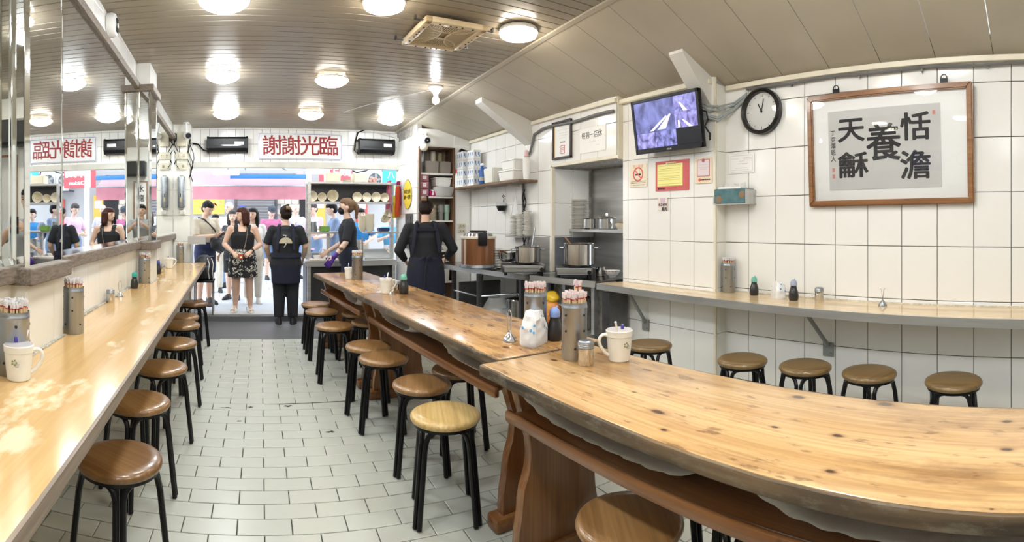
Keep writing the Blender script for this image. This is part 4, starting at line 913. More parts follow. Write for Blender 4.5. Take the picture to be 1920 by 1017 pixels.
def mug(p, label, rz=0, spoon=1, sc=1, lid=1, motif=1, ma=-1.82):
    t = thing('lidded_mug', label, 'mug', p, rz); t.scale = (sc, sc, sc)
    B().lathe([(0, 0), (.038, 0), (.042, .004), (.0475, .055), (.051, .098), (.0535, .1), (.0545, .122), (.052, .124), (.049, .11), (.047, .09), (.040, .01), (0, .01)], 32).ob('body', MUGM, t)
    B().tube([(.050, 0, .104), (.060, 0, .108), (.070, 0, .107), (.078, 0, .102), (.083, 0, .094), (.085, 0, .084), (.083, 0, .073), (.078, 0, .061), (.070, 0, .049), (.060, 0, .037), (.046, 0, .025)], .0068, 8).ob('handle', MUGM, t)
    if lid: B().lathe([(0, .128), (.05, .126), (.0535, .122), (.05, .122), (0, .124)], 28).ob('lid', FROST, t); B().box((-.01, .01, .136), (.012, .012, .02), bev=.003).ob('lid_knob', PURP, t)
    if spoon: B().tube([(.015, .03, .10), (.022, .036, .135), (.032, .046, .165)], [.004, .004, .005], 6).ob('spoon', WHITEP, t)
    if motif:
        b = B()
        for k in range(5):
            a = k*2*pi/5; pz = .070+.008*sin(a); py = .008*cos(a); aa = ma+py/.05; b.sph((.0498*cos(aa), .0498*sin(aa), pz), (.0035, .002, .0035), 6)
        b.ob('flower_print', mat('green_print', (.22, .25, .08), .5), t)
        b = B()
        for k in range(9): aa = ma+.13+.055*(k % 5); b.box((.0492*cos(aa), .0492*sin(aa), .064-.008*(k//5)), (.002, .004, .0022), rz=aa)
        stuff(b.ob('small_print', GREYINK, t, smooth=False))
    return t
def shaker(p, label, sc=1):
    t = thing('steel_shaker', label, 'shaker', p); t.scale = (sc, sc, sc)
    B().lathe([(0, 0), (.030, 0), (.032, .003), (.032, .066), (0, .066)], 28).ob('body', CHROME, t)
    B().lathe([(.0325, .067), (.033, .072), (.0315, .075), (.033, .079), (.0315, .082), (.033, .086), (.0315, .089), (.031, .093), (.026, .098), (.012, .1), (0, .1)], 28).ob('lid', STEEL, t); return t
def bottle(p, label, cap, sc=1):
    t = thing('sauce_bottle', label, 'bottle', p); t.scale = (sc, sc, sc)
    B().lathe([(0, 0), (.030, 0), (.034, .006), (.036, .03), (.034, .055), (.026, .08), (.021, .098), (.0215, .108), (0, .108)], 28).ob('body', mat('dark_sauce_bottle', (.018, .016, .016), .3, coat=.2), t)
    B().lathe([(.0235, .104), (.0245, .112), (.024, .124), (.020, .136), (.010, .145), (0, .147)], 24).ob('cap', cap, t); B().tube([(.008, 0, .140), (.016, 0, .150)], .004, 6).ob('spout', cap, t); return t
def clip_stand(p, label, rz=0, sc=1, open_=0):
    t = thing('clip_stand', label, 'clip', p, rz); t.scale = (sc, sc, sc)
    B().lathe([(0, 0), (.026, 0), (.026, .004), (.022, .016), (.012, .028), (.005, .036), (0, .036)], 24).ob('base', CHROME if not open_ else STEEL, t)
    if open_: b = B(); b.tube([(-.016, 0, .105), (-.008, 0, .10), (-.005, 0, .07), (.0, 0, .03)], .0022, 6); b.tube([(.018, 0, .108), (.008, 0, .10), (.005, 0, .07), (.0, 0, .03)], .0022, 6)
    else: b = B(); b.tube([(0, .004, .03), (-.010, 0, .052), (-.011, 0, .10), (-.006, 0, .116), (0, 0, .119), (.006, 0, .116), (.011, 0, .10), (.010, 0, .052), (0, -.004, .03)], .0025, 6)
    b.ob('wire_loop', CHROME, t); return t
BAGM = mat('napkin_bag_film', (.86, .86, .86), .28, alpha=.9); BLUEP = mat('blue_print', (.10, .36, .66), .5)
def napkins(p, label, rz, w=.145, d=.085, h=.155, lie=0):
    t = thing('napkin_bag', label, 'napkins', p, rz)
    B().box((0, 0, h*.22), (w*.86, d*.8, h*.42), bev=.008).ob('napkin_stack', PAPER, t)
    n = 22
    def f(a, q):
        an = a*2*pi; k = 1-.50*max(0, q-.42)**1.2*1.6; e = 1 if q > .03 else .94
        c, s_ = cos(an), sin(an); sq = max(abs(c), abs(s_))**.75
        x = c/sq*w*.52*k*e; y = s_/sq*d*.52*k*e; z = q*h
        nz = noise.noise(Vector((x*30, y*30, q*5+rz)))*.011*(.25+q*1.3)
        return (x+nz, y+nz*.8, z+noise.noise(Vector((an, q*6, 4)))*.010*q)
    b = B(); b.sheet(f, 30, 14); 
    for q in (0, 1):
        cvs = [Vector(f(k/30, q)) for k in range(30)]; m_ = sum(cvs, Vector())/30; vs = [b.b.verts.new(c) for c in cvs]; m_ = b.b.verts.new(m_)
        for k in range(30): b.b.faces.new((vs[k], vs[(k+1) % 30], m_))
    b._done().ob('bag', BAGM, t, ang=.5)
    b = B()
    for k in range(12):
        a = random.uniform(.5, 1.0) if k < 9 else random.uniform(0, 1); q = random.uniform(.42, .88); c = Vector(f(a, q)); c2 = c*1.0; o = Vector((c.x, c.y, 0)).normalized()*.003
        M = Vector((c.x, c.y, .02)).to_track_quat('Z', 'Y').to_matrix(); b.lathe([(random.uniform(.004, .008), 0), (.0035, .0008)], 9, c=c+o, M=M)
    stuff(b.ob('blue_spots', BLUEP, t)); return t
T = lambda u, v: onZ(u, v, CZ)
GREEN = mat('mint_cap', (.16, .46, .36), .4); BLUEC = mat('periwinkle_cap', (.22, .33, .66), .4); GRC = mat('grey_blue_cap', (.36, .40, .52), .4); TEALC = mat('teal_cap', (.02, .36, .30), .4); NAVYC = mat('navy_cap', (.04, .06, .25), .4)
# left counter
holder(atR(26, 413, 1.95)*1+Vector((0, 0, CZ-H)), 'wide steel chopstick holder at the left frame edge behind the cream mug', 'in the steel holder at the left frame edge', 42, 1.12)
mug(T(35, 711), 'cream lidded mug with green flower print, closest on the left counter', rz=.35, sc=1.02)
holder(T(138, 624), 'tall steel chopstick holder beside the near column on the left counter', 'in the tall holder by the near column', 34)
shaker(T(207, 567), 'steel shaker on the left counter between holder and bottle', .92)
clip_stand(T(225, 557), 'chrome clip stand with upright loop on the left counter', .4, 1.0)
bottle(T(252, 541), 'dark sauce bottle with teal cap on the left counter', TEALC, .95)
holder(T(271, 531), 'steel chopstick holder in front of the second column', 'in the holder before the second column', 26)
bottle(T(296, 514), 'dark sauce bottle with navy cap behind the second column', NAVYC, 1.0)
shaker(T(304, 511), 'steel shaker by the navy capped bottle, far left counter', .95)
mug(T(317, 503), 'plain cream mug at the far end of the left counter', rz=.1, spoon=0, motif=0)
holder(T(338, 493), 'farthest steel chopstick holder against the end pillar', 'in the farthest holder by the end pillar', 20)
# long tables
TT = lambda u, v: onZ(u, v, .785)
clip_stand(TT(955, 641), 'clip stand with white bell foot and tall wire loop on the middle table', .3, 1.25)
napkins(TT(1001, 645), 'white napkin bag with blue spots at the joint of two tables', .55)
q = atR(1004, 413, 2.48)+Vector((0, 0, .785-H)); holder(q, 'steel chopstick holder behind the napkin bag, farther of the two', 'in the holder behind the white napkin bag', 36, 1.0, 1)
bottle(TT(1040, 638), 'dark sauce bottle with periwinkle cap between two tall steel holders', BLUEC, 1.08)
holder(TT(1077, 672), 'tall steel chopstick holder in front, on the near long table', 'in the front holder on the near long table', 38, 1.0, 1, 1)
shaker(TT(1098.5, 684), 'steel shaker with ribbed lid before the front chopstick holder', 1.0)
mug(TT(1161, 676), 'cream lidded mug with purple knob on the near long table', rz=2.75, sc=1.02, ma=1.83)
mug(TT(655, 523), 'cream mug with brown characters at the far table', rz=.5, sc=.9, motif=1)
holder(TT(670, 524), 'steel chopstick holder on the far table beside the mug', 'in the holder on the far table', 24)
mug(TT(724, 550), 'cream mug with a spoon near the mint capped bottle', rz=0, sc=.95, motif=0)
shaker(TT(745, 548), 'steel shaker next to the mint capped bottle on the middle table', .95)
clip_stand(TT(733, 552), 'small chrome clip stand lying low before the cream mug, middle table', 1.0, .6)
bottle(TT(757, 551), 'dark sauce bottle with mint cap on the middle table', GREEN, 1.05)
# right counter
TR = lambda u, x: Vector((x, x/tan((u-U0)/F), CZ))
holder(TR(1366, 3.345), 'steel chopstick holder below the tissue box on the right counter', 'in the holder below the tissue box', 24)
bottle(TR(1414, 3.33), 'dark sauce bottle with mint green cap on the right counter', GREEN, .98)
napkins(TR(1459, 3.29), 'white napkin bag beside the grey capped bottle on the right counter', .9, .13, .08, .125)
bottle(TR(1488, 3.26), 'dark sauce bottle with grey blue cap on the right counter', GRC, 1.02)
shaker(TR(1536, 3.31), 'steel shaker standing alone on the right counter', 1.0)
clip_stand(TR(1655, 3.29), 'steel clip stand with two splayed wires on the right counter', pi/2, 1.12, 1)
bnd = tag(B().box((0, 0, 0), (.05, .16, .04), bev=.01).ob('x', WHITEP), 'x', 'x'); bpy.data.objects.remove(bnd)

# ------------------------------------------------------------------ kitchen counters along the right wall
CERA = mat('white_china', (.80, .78, .73), .22, var=.04, scale=9); CERB = mat('cream_bowl', (.72, .66, .52), .3, var=.06, scale=8); BLK = mat('pan_black', (.02, .02, .02), .4)
KZ = .80
t = thing('steel_counter', 'steel work counter under the brown rice warmer', 'counter', (0, 0, 0))
A = [(2.50, 6.02), (2.745, 4.55), (KX-.016, 4.55), (KX-.016, 6.45), (2.50, 6.45)]
B().prism([(x, y, KZ-.045) for x, y in A], (0, 0, .045)).ob('worktop', mat('wet_dark_worktop', (.10, .10, .10), .18, .9), t, smooth=False)
b = B(); b.prism([(2.497, 6.02, KZ-.05), (2.742, 4.545, KZ-.05), (2.742, 4.545, KZ+.004), (2.497, 6.02, KZ+.004)], (-.008, -.002, 0)); b.box((2.98, 4.545, KZ-.022), (.475, .008, .054)); b.ob('front_edge', STEELH, t, smooth=False)
for x, y in ((2.555, 5.85), (2.60, 5.25), (2.78, 4.62), (3.15, 4.62), (3.15, 5.3), (3.15, 6.3)): B().box((x, y, (KZ-.045)/2), (.045, .045, KZ-.045)).ob('leg', STEELD, t, smooth=False)
b = B(); b.tube([(2.555, 5.85, .50), (2.60, 5.25, .50)], .014, 8); b.tube([(2.60, 5.25, .50), (2.78, 4.62, .60)], .010, 8); b.ob('rail', CHROME, t)
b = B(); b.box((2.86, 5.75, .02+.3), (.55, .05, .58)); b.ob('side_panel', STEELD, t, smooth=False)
t = thing('steel_counter', 'lower steel counter holding the big pot before the alcove', 'counter', (0, 0, 0))
A2 = [(2.795, 4.44), (2.985, 3.665), (KX+.54, 3.665), (KX+.54, AY1-.03), (KX+.0, AY1-.03), (KX-.016, 4.52), (2.80, 4.50)]
B().prism([(x, y, KZ-.045) for x, y in A2], (0, 0, .045)).ob('worktop', MATS['wet_dark_worktop'], t, smooth=False)
b = B(); b.prism([(2.792, 4.47, KZ-.055), (2.982, 3.66, KZ-.055), (2.982, 3.66, KZ+.004), (2.792, 4.47, KZ+.004)], (-.008, -.002, 0)); b.box((2.99, 4.475, KZ-.025), (.40, .008, .05)); b.ob('front_edge', STEELH, t, smooth=False)
for x, y in ((2.85, 4.40), (3.02, 3.72), (3.18, 4.40), (3.18, 3.72)): B().box((x, y, (KZ-.055)/2), (.045, .045, KZ-.055)).ob('leg', STEELH, t, smooth=False)
B().box((3.02, 4.05, .30), (.34, .72, .025)).ob('lower_shelf', STEELH, t, smooth=False)
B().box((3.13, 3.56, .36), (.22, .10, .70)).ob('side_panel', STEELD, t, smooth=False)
# rice warmer
p = onZ(897, 503.5, KZ); p = atR(897, 413, 6.05); WR = .198
t = thing('rice_warmer', 'large round wood grained rice warmer with a black latch', 'cooker', (p.x, p.y, KZ)); RW = wood('printed_wood_grain', (.30, .125, .048), (.20, .075, .028), 2, .3, 14, coat=.3)
B().lathe([(0, .012), (WR+.018, .012), (WR+.024, .02), (WR+.02, .05), (WR, .052)], 40).ob('base_ring', STEEL, t)
B().lathe([(WR, .05), (WR, .345)], 40, close=False).ob('body', RW, t); B().lathe([(WR+.002, .345), (WR+.012, .35), (WR+.012, .372), (WR, .376), (0, .376)], 40).ob('rim', CREAMP, t)
B().lathe([(WR-.02, .376), (WR-.03, .405), (WR-.08, .42), (0, .425)], 36).ob('lid', CHROME, t)
s, c = dirv(897+8); b = B(); d = Vector((-s, -c, 0)); r_ = Vector((c, -s, 0)); b.box(d*(WR+.012)+r_*.05+Vector((0, 0, .345)), (.105, .03, .145), rz=-atan2(s, c), bev=.01); b.ob('latch', BLACKP, t)
b = B(); b.box((0, 0, .428), (.06, .20, .02), rz=.6, bev=.006); b.ob('lid_handle', BLACKP, t)
b = B(); b.tube([d*(WR+.006)+r_*(-.15)+Vector((0, 0, .05)), d*(WR+.004)+r_*(-.15)*.99+Vector((0, 0, .34))], .005, 6); b.ob('trim_strip', CREAMP, t)
def pot(p, r, h, label, handles=1, name='cooking_pot', lidded=0, rz=0, content=1):
    t = thing(name, label, 'pot', p, rz)
    B().lathe([(0, 0), (r-.012, 0), (r, .012), (r, h-.006), (r+.006, h), (r+.002, h+.003), (r-.004, h-.004), (r-.005, h*.25), (0, h*.25)], 36).ob('body', CHROME if handles != 3 else STEEL, t)
    if content: B().lathe([(0, h*.86), (r-.006, h*.86)], 28, close=False).ob('broth', mat('brown_broth', (.20, .11, .05), .2), t)
    if handles:
        for s in (-1, 1): B().tube([(s*r, -.045, h*.80), (s*(r+.035), -.04, h*.81), (s*(r+.038), 0, h*.815), (s*(r+.035), .04, h*.81), (s*r, .045, h*.80)], .009, 8).ob('handle', STEEL, t)
    if lidded: B().lathe([(r+.008, h), (r, h+.012), (r*.5, h+.03), (.02, h+.034), (.018, h+.055), (0, h+.057)], 32).ob('lid', CHROME, t)
    return t
def stove(p, rz, label, w=.40, d=.30, h=.105):
    t = thing('gas_stove', label, 'stove', p, rz)
    B().box((0, 0, h*.55), (w, d, h*.62), bev=.008).ob('body', STEELD, t)
    for s in (-1, 1):
        for q in (-1, 1): B().cyl((s*w*.42, q*d*.38, 0), .016, h*.26, 10).ob('foot', BLACKP, t)
    B().box((0, -d/2-.002, h*.55), (w*.9, .004, h*.45)).ob('front_plate', STEELH, t)
    for k in range(4): B().box((-.02, -d/2-.0055, h*(.40+.1*k)), (w*.78, .003, .003)).ob('slot', DARK, t, smooth=False)
    b = B(); b.lathe([(.10, h*.86), (.105, h*.98), (.09, h*.98), (.088, h*.86)], 20, close=False)
    for k in range(6): a = k*pi/3; b.box((.085*cos(a), .085*sin(a), h*.98), (.07, .008, .012), rz=a)
    b.ob('grate', BLK, t); B().cyl((w*.40, -d/2-.02, h*.5), .02, .022, 14, M=Matrix.Rotation(pi/2, 3, 'X')).ob('knob', BLACKP, t); return t
p = atR(980, 413, 5.42)+Vector((0, 0, KZ-H)); stove(p, -.45, 'gas stove under the pot with a ladle', .44, .32, .12)
p = atR(990, 413, 5.40)+Vector((0, 0, KZ+.118-H)); pot(p, .133, .168, 'steel pot with a ladle on the left gas stove', rz=-.4)
t = thing('ladle', 'steel ladle leaning out of the pot on the left gas stove', 'ladle', p+Vector((.04, 0, .10))); B().tube([(0, 0, .02), (.03, .02, .12), (.075, .05, .26)], [.007, .008, .011], 6).ob('handle', STEEL, t); B().lathe([(.0, -.02), (.03, -.01), (.038, .01)], 14, close=False).ob('bowl', STEEL, t)
p = atR(953, 413, 5.58)+Vector((0, 0, KZ+.118-H)); t = thing('saucepan', 'small steel saucepan with brown handle behind the ladle pot', 'pot', p, .9)
B().lathe([(0, 0), (.07, 0), (.10, .03), (.108, .095), (.112, .10), (.104, .098), (.095, .04), (0, .01)], 28).ob('body', CHROME, t); B().tube([(-.10, 0, .09), (-.16, .03, .115), (-.24, .06, .125)], [.008, .010, .013], 7).ob('handle', mat('brown_handle', (.16, .06, .025), .4), t)
p = atR(1076, 413, 5.15)+Vector((0, 0, KZ-H)); stove(p, -.62, 'gas stove under the big pot in the alcove', .36, .30, .115)
p = atR(1086, 413, 5.16)+Vector((0, 0, KZ+.113-H)); pot(p, .150, .215, 'big steel stock pot with two handles on the alcove stove', rz=-.75)
t = thing('serving_spoon', 'wooden spoon handle leaning over the big stock pot rim', 'spoon', p+Vector((-.06, .04, .19))); B().tube([(.03, -.01, -.02), (-.02, .01, .03), (-.06, .03, .085)], [.012, .008, .009], 6).ob('handle', mat('spoon_wood', (.35, .18, .07), .5), t)
p = onZ(1126, 518, KZ); t = thing('small_pot', 'small steel cup with handle beside the big stock pot', 'pot', p); B().lathe([(0, 0), (.045, 0), (.05, .005), (.05, .085), (.052, .09), (.047, .086), (.046, .01), (0, .01)], 24).ob('body', CHROME, t); B().tube([(-.05, 0, .075), (-.09, 0, .085), (-.13, 0, .10)], .006, 6).ob('handle', STEEL, t)
def bowl(p, r, h, label, m, rz=0, M=None, group=None, name='bowl', cat='bowl'):
    t = thing(name, label, cat, p, rz, group=group)
    if M is not None: t.matrix_basis = Matrix.Translation(p) @ M
    B().lathe([(0, 0), (r*.45, 0), (r*.47, h*.1), (r*.75, h*.35), (r*.95, h*.8), (r, h), (r*.97, h), (r*.90, h*.75), (r*.7, h*.38), (r*.4, h*.16), (0, h*.14)], 28).ob('shell', m, t); return t
p = onZ(1148, 519, KZ); t = bowl(p, .078, .062, 'white china bowl with dark rim marks at the end of the steel counter', CERA); b = B()
for k in range(14): a = k*2*pi/14; b.box((.076*cos(a), .076*sin(a), .057), (.004, .018, .005), rz=a)
stuff(b.ob('rim_marks', mat('brown_glaze', (.16, .05, .03), .4), t))
# alcove shelf with stacked plates, pots and a bowl
SZ = 1.262
t = thing('wall_shelf', 'steel shelf inside the cooking alcove', 'shelf', (0, 0, 0)); B().box((KX+.40, (AY0+AY1)/2-.0, SZ-.015), (.34, AY1-AY0-.02, .03)).ob('board', STEELH, t, smooth=False); B().box((KX+.40, AY1-.05, SZ-.06), (.30, .02, .07)).ob('bracket', STEELH, t, smooth=False)
def stack(p, r, n, dz, m, label, group, name='plate', cat='plate', rim=.012):
    b = B(); b.lathe([(0, 0), (r*.6, 0), (r*.66, .004), (r, rim), (r*.99, rim+.003), (r*.62, .008), (0, .007)], 26); me = b.mesh(name, [m])
    for k in range(n):
        q = link(me, name); q.location = Vector(p)+Vector((random.uniform(-.003, .003), random.uniform(-.003, .003), k*dz)); q.rotation_euler = (random.uniform(-.012, .012), random.uniform(-.012, .012), k); tag(q, label, cat, group)
p = atR(1086, 413, 5.90)+Vector((0, 0, SZ+.001-H)); stack(p, .098, 21, .0158, CERA, 'white china plate in the tall stack on the alcove shelf', 'plates stacked on the alcove shelf')
p = atR(1106, 413, 5.60)+Vector((0, 0, SZ-H)); pot(p, .072, .115, 'smaller steel pot on the alcove shelf, beside the plates', 0, content=0)
p = atR(1138, 413, 5.50)+Vector((0, 0, SZ-H)); pot(p, .098, .115, 'wider steel pot with lid on the alcove shelf', 0, lidded=1, content=0)
p = atR(1166, 413, 5.30)+Vector((0, 0, SZ-H)); bowl(p, .075, .065, 'cream bowl heaped with brown spice at the end of the alcove shelf', CERB); b = B(); b.sph((0, 0, .05), (.062, .062, .03), 14); b.ob('brown_spice', mat('brown_spice', (.25, .11, .05), .8, col2=(.40, .20, .10), scale=70), [o for o in COL.objects if o.name.startswith('bowl')][-1])
# plates beside the rice warmer and small dishes on the kitchen wall
p = atR(944, 413, 6.05)+Vector((0, 0, KZ-H)); stack(p, .125, 12, .0185, CERA, 'white china plate in the stack beside the rice warmer', 'plates stacked beside the rice warmer', rim=.016)
t = thing('wall_shelf', 'small steel shelf with stacked sauce dishes on the kitchen wall', 'shelf', (0, 0, 0)); ys = onX(972, 413, KX-.07); z = H-(443-413)/F*6.0
B().box((KX-.075, 5.34, z-.012), (.12, .36, .014)).ob('board', STEELH, t, smooth=False)
for (u, n), sl in zip(((963, 15), (976, 16), (988, 18)), ('left', 'middle', 'right')):
    p = onX(u, 443, KX-.082); p.z = z-.004; stack(p, .052, n, .0165, CERA, 'small white sauce dish in the '+sl+' of three stacks on the kitchen wall', 'sauce dishes in the '+sl+' wall stack', 'sauce_dish', 'dish')
# hanging black caddy and clear bag
p = onX(940, 385, KX-.06); t = thing('hanging_caddy', 'dark hanging caddy with clear bag liner on the kitchen wall', 'caddy', p)
B().lathe([(0, -.075), (.055, -.072), (.085, .0), (.082, .0), (.05, -.065), (0, -.066)], 20, sx=.75).ob('cup', BLACKP, t); B().lathe([(.086, -.008), (.088, .01), (.06, .035), (.03, .035), (.02, .02)], 20, sx=.75, close=False).ob('liner', mat('clear_film', (.75, .76, .76), .2, alpha=.6), t); B().tube([(.03, 0, .04), (.035, 0, .09), (.03, .03, .115), (.03, .0, .13), (.03, -.03, .11)], .005, 6).ob('hook', BLACKP, t)
p = onX(966, 400, KX-.06); t = thing('plastic_bag', 'clear plastic bag of brown sauce dishes hanging above the dish stacks', 'bag', p)
B().sheet(lambda a, q: ((.05*(.3+q*.9))*cos(a*2*pi)*.6+.008*noise.noise(Vector((a*9, q*5, 1))), (.075*(.2+q))*sin(a*2*pi), .20-q*.26), 20, 10).ob('film', mat('clear_film2', (.78, .78, .78), .2, alpha=.42), t)
# kitchen wall shelf with boxes
WSZ = onX(930, 345, KX-.2).z
t = thing('wall_shelf', 'long wooden shelf with boxes high on the kitchen wall', 'shelf', (0, 0, 0)); B().box((KX-.13, 5.86, WSZ-.0), (.26, 1.76, .028), bev=.003).ob('board', wood('shelf_wood', (.27, .17, .10), (.17, .10, .055), 1, .45, 18), t)
for y in (5.4, 6.0, 6.6): B().box((KX-.08, y, WSZ-.026), (.14, .018, .024)).ob('bracket', SLOPEW, t)
sz = WSZ+.0145
BOXW = mat('carton_white', (.80, .80, .80), .5); BOXP = mat('carton_blue_print', (.10, .24, .52), .5)
k = 0
for cx, cy_ in ((KX-.19, 6.62), (KX-.075, 6.62), (KX-.13, 6.40)):
    for lev in range(3 if cx > KX-.15 or lev_ok(0) else 3) if False else range(4):
        tt = thing('paper_box', 'white box with blue figure print in the stack on the kitchen shelf', 'box', (cx, cy_, sz+.001+lev*.1225), group='printed boxes on the kitchen shelf')
        B().box((0, 0, .06), (.105, .20, .120), bev=.002).ob('carton', BOXW, tt, smooth=False)
        b = B()
        for yy in (-.06, .0, .06):
            b.box((-.0535, yy, .075), (.001, .022, .038)); b.box((-.0535, yy+.012, .045), (.001, .012, .02))
        for xx in (-.025, .025): b.box((xx, -.1008, .075), (.022, .001, .038)); b.box((xx+.01, -.1008, .045), (.012, .001, .02))
        stuff(b.ob('blue_print', BOXP, tt, smooth=False))
p = onX(872, 348, KX-.14); t = thing('spray_bottle', 'white bottle with red cap at the corner of the kitchen shelf', 'bottle', (KX-.22, 6.80-.02, sz)); 
t.location = (KX-.235, 6.735, sz)
B().lathe([(0, 0), (.03, 0), (.032, .16), (.02, .2), (0, .2)], 16).ob('body', WHITEP, t); B().lathe([(.022, .2), (.024, .26), (.0, .262)], 14).ob('cap', REDR, t)
p = onX(904, 340, KX-.2); t = thing('detergent_bottle', 'blue bottle with white pump cap before the printed boxes', 'bottle', (KX-.235, onX(904, 340, KX-.235).y, sz)); B().lathe([(0, 0), (.036, 0), (.038, .01), (.038, .17), (.03, .2), (.018, .215), (.018, .235), (0, .235)], 20).ob('body', mat('blue_bottle', (.02, .10, .36), .3), t); B().box((0, 0, .25), (.03, .06, .03), bev=.006).ob('cap', WHITEP, t); B().lathe([(.0385, .04), (.0385, .09)], 20, close=False).ob('label_band', GREYP, t)
def box_tub(p, w, d, h, m, label, lid=None, rz=0, name='storage_box', cat='box', taper=.9):
    t = thing(name, label, cat, p, rz); b = B(); s = taper
    b.prism([(-w/2*s, -d/2*s, 0), (w/2*s, -d/2*s, 0), (w/2*s, d/2*s, 0), (-w/2*s, d/2*s, 0)], (0, 0, h))
    for v in b.b.verts:
        if v.co.z > h*.5: v.co.x /= s; v.co.y /= s
    bmesh.ops.bevel(b.b, geom=list(b.b.edges), offset=.01, segments=2, affect='EDGES'); b.ob('body', m, t)
    if lid: B().box((0, 0, h+.006), (w+.012, d+.012, .018), bev=.006).ob('lid', lid, t)
    return t
FOAM = mat('white_foam', (.84, .83, .80), .6)
y_ = onX(928, 340, KX-.14).y; box_tub((KX-.14, y_, sz), .20, .26, .19, mat('milky_box', (.78, .77, .70), .35), 'milky square box beside the blue bottle on the kitchen shelf', None)
y_ = onX(960, 330, KX-.14).y; box_tub((KX-.13, y_, sz), .20, .36, .115, FOAM, 'lower white foam tray box on the kitchen shelf', FOAM); box_tub((KX-.13, y_-.03, sz+.132), .18, .32, .105, FOAM, 'upper white foam tray box on the kitchen shelf', FOAM)
y_ = onX(987, 320, KX-.14).y; t = thing('cup_stack', 'stack of white paper cups at the end of the kitchen shelf', 'cups', (KX-.14, y_, sz))
for k in range(13): B().lathe([(.033, .0), (.041, .085), (.043, .087), (.039, .08)], 16, c=(0, 0, k*.0135), close=False).ob('paper_cup', PAPER, t)
B().lathe([(.028, .26), (.02, .33), (0, .335)], 14).ob('top_cup', mat('pink_paper', (.75, .5, .5), .5), t)
t = thing('tape_roll', 'small blue bottle cap sitting on the shelf behind the printed boxes', 'cap', (KX-.06, 6.20, sz+.002)); B().lathe([(.0, 0), (.02, 0), (.02, .2), (.03, .21), (.03, .24), (0, .25)], 14).ob('body', mat('blue_bottle', (.02, .1, .36)), t); t['label'] = 'slim blue bottle behind the milky square box on the kitchen shelf'; t['category'] = 'bottle'; t.name = 'slim_bottle'
# under the counters: bag, pot, buckets
p = onZ(920, 600, .02); t = thing('plastic_bag', 'clear bag of white foam boxes under the rice warmer counter', 'bag', (2.84, 5.28, 0)); B().box((0, 0, .16), (.30, .30, .32), bev=.02).ob('foam_boxes', FOAM, t); B().sheet(lambda a, q: ((.19-.13*max(0, q-.6)*2)*cos(a*2*pi)+.02*noise.noise(Vector((a*9, q*6, 2))), (.19-.13*max(0, q-.6)*2)*sin(a*2*pi)+.02*noise.noise(Vector((a*8, q*5, 7))), .01+q*.46), 24, 12).ob('film', MATS['clear_film2'], t)
pot((2.90, 4.86, 0), .150, .50, 'tall steel stock pot standing on the floor under the counter end', 1, 'stock_pot', 1)
pot((3.02, 4.00, .3135), .140, .30, 'tall steel pot on the lower shelf before the alcove', 1, 'stock_pot', 0, content=0)
t = thing('snack_bag', 'yellow and orange crumpled snack bag under the alcove counter', 'bag', (2.93, 4.27, .3135)); lumpy(B().sph((0, 0, .13), (.08, .10, .13), 22), .022, 16).ob('orange_bag', mat('orange_print', (.62, .14, .04), .35, col2=(.8, .45, .1), scale=8), t); lumpy(B().sph((0, .01, .28), (.06, .10, .06), 22), .022, 18).ob('yellow_bag', mat('yellow_print', (.78, .50, .03), .35), t)
t = thing('plastic_bag', 'grey plastic bag hanging from the corner of the rice warmer counter', 'bag', (2.49, 6.10, KZ)); B().sph((-.05, 0, -.02), (.07, .10, .10), 14).ob('film', mat('grey_film', (.17, .18, .2), .25, alpha=.8), t)

# ------------------------------------------------------------------ shelf niche
FRW = wood('dark_cabinet_wood', (.17, .085, .045), (.10, .05, .028), 2, .45, 14)
t = thing('shelf_unit', 'open wooden shelf unit built into the niche', 'shelf', (0, 0, 0)); nx0, nx1 = 2.415, 2.955
for x in (nx0+.014, nx1-.014): B().box((x, NY+.13, 1.19), (.028, .30, 2.38), bev=.003).ob('side_panel', FRW, t)
B().box(((nx0+nx1)/2, NY+.29, 1.19), (nx1-nx0-.05, .012, 2.36)).ob('back_panel', mat('cabinet_back', (.30, .25, .20), .6), t, smooth=False)
SHZ = [H+(413-v)*7.02/F for v in (322, 367, 413.5, 472)]+[.50]
for z in SHZ: B().box(((nx0+nx1)/2, NY+.135, z-.012), (nx1-nx0-.056, .29, .024), bev=.002).ob('shelf_board', mat('white_shelf_board', (.70, .68, .63), .45), t)
B().box(((nx0+nx1)/2, NY+.13, 2.37), (nx1-nx0, .30, .02)).ob('top_board', FRW, t)
xs = lambda u: nx0+.03+(u-783)/(863-783)*(nx1-nx0-.06)
CLEARB = mat('smoky_clear_plastic', (.40, .36, .31), .15, alpha=.55); PINKB = mat('pink_drawer', (.52, .20, .26), .3, alpha=.85)
z = SHZ[0]
for u, w, lab in ((812, .20, 'smoky clear bin of jars on the top niche shelf, left one'), (845, .17, 'smoky clear bin on the top niche shelf, right one')):
    q = box_tub((xs(u), NY+.11, z), w, .22, .17, CLEARB, lab, None, taper=.94)
    for k in range(3): B().cyl((-.05+.05*k, .0, .015), .022, .09+.02*k, 12).ob('jar', mat('jar_tones_%d' % k, ((.35, .2, .1), (.5, .45, .35), (.2, .12, .06))[k], .4), q)
for u, r, h, m, lab in ((789, .035, .30, STEELD, 'dark steel canister at the left of the top niche shelf'), (800, .045, .33, STEEL, 'shiny steel canister behind the clear bin in the niche'), (828, .04, .31, CREAMP, 'cream canister behind the bins in the niche'), (846, .045, .29, mat('olive_tin', (.25, .22, .12), .4), 'olive tin behind the right bin in the niche')):
    q = thing('canister', lab, 'canister', (xs(u), NY+.225, z)); B().cyl((0, 0, 0), r, h, 16, bev=.004).ob('body', m, q); B().cyl((0, 0, h), r*.9, .02, 16).ob('lid', m, q)
z = SHZ[1]
q = thing('drawer_tower', 'pink three drawer organiser with white labels in the niche', 'drawers', (xs(793), NY+.11, z)); 
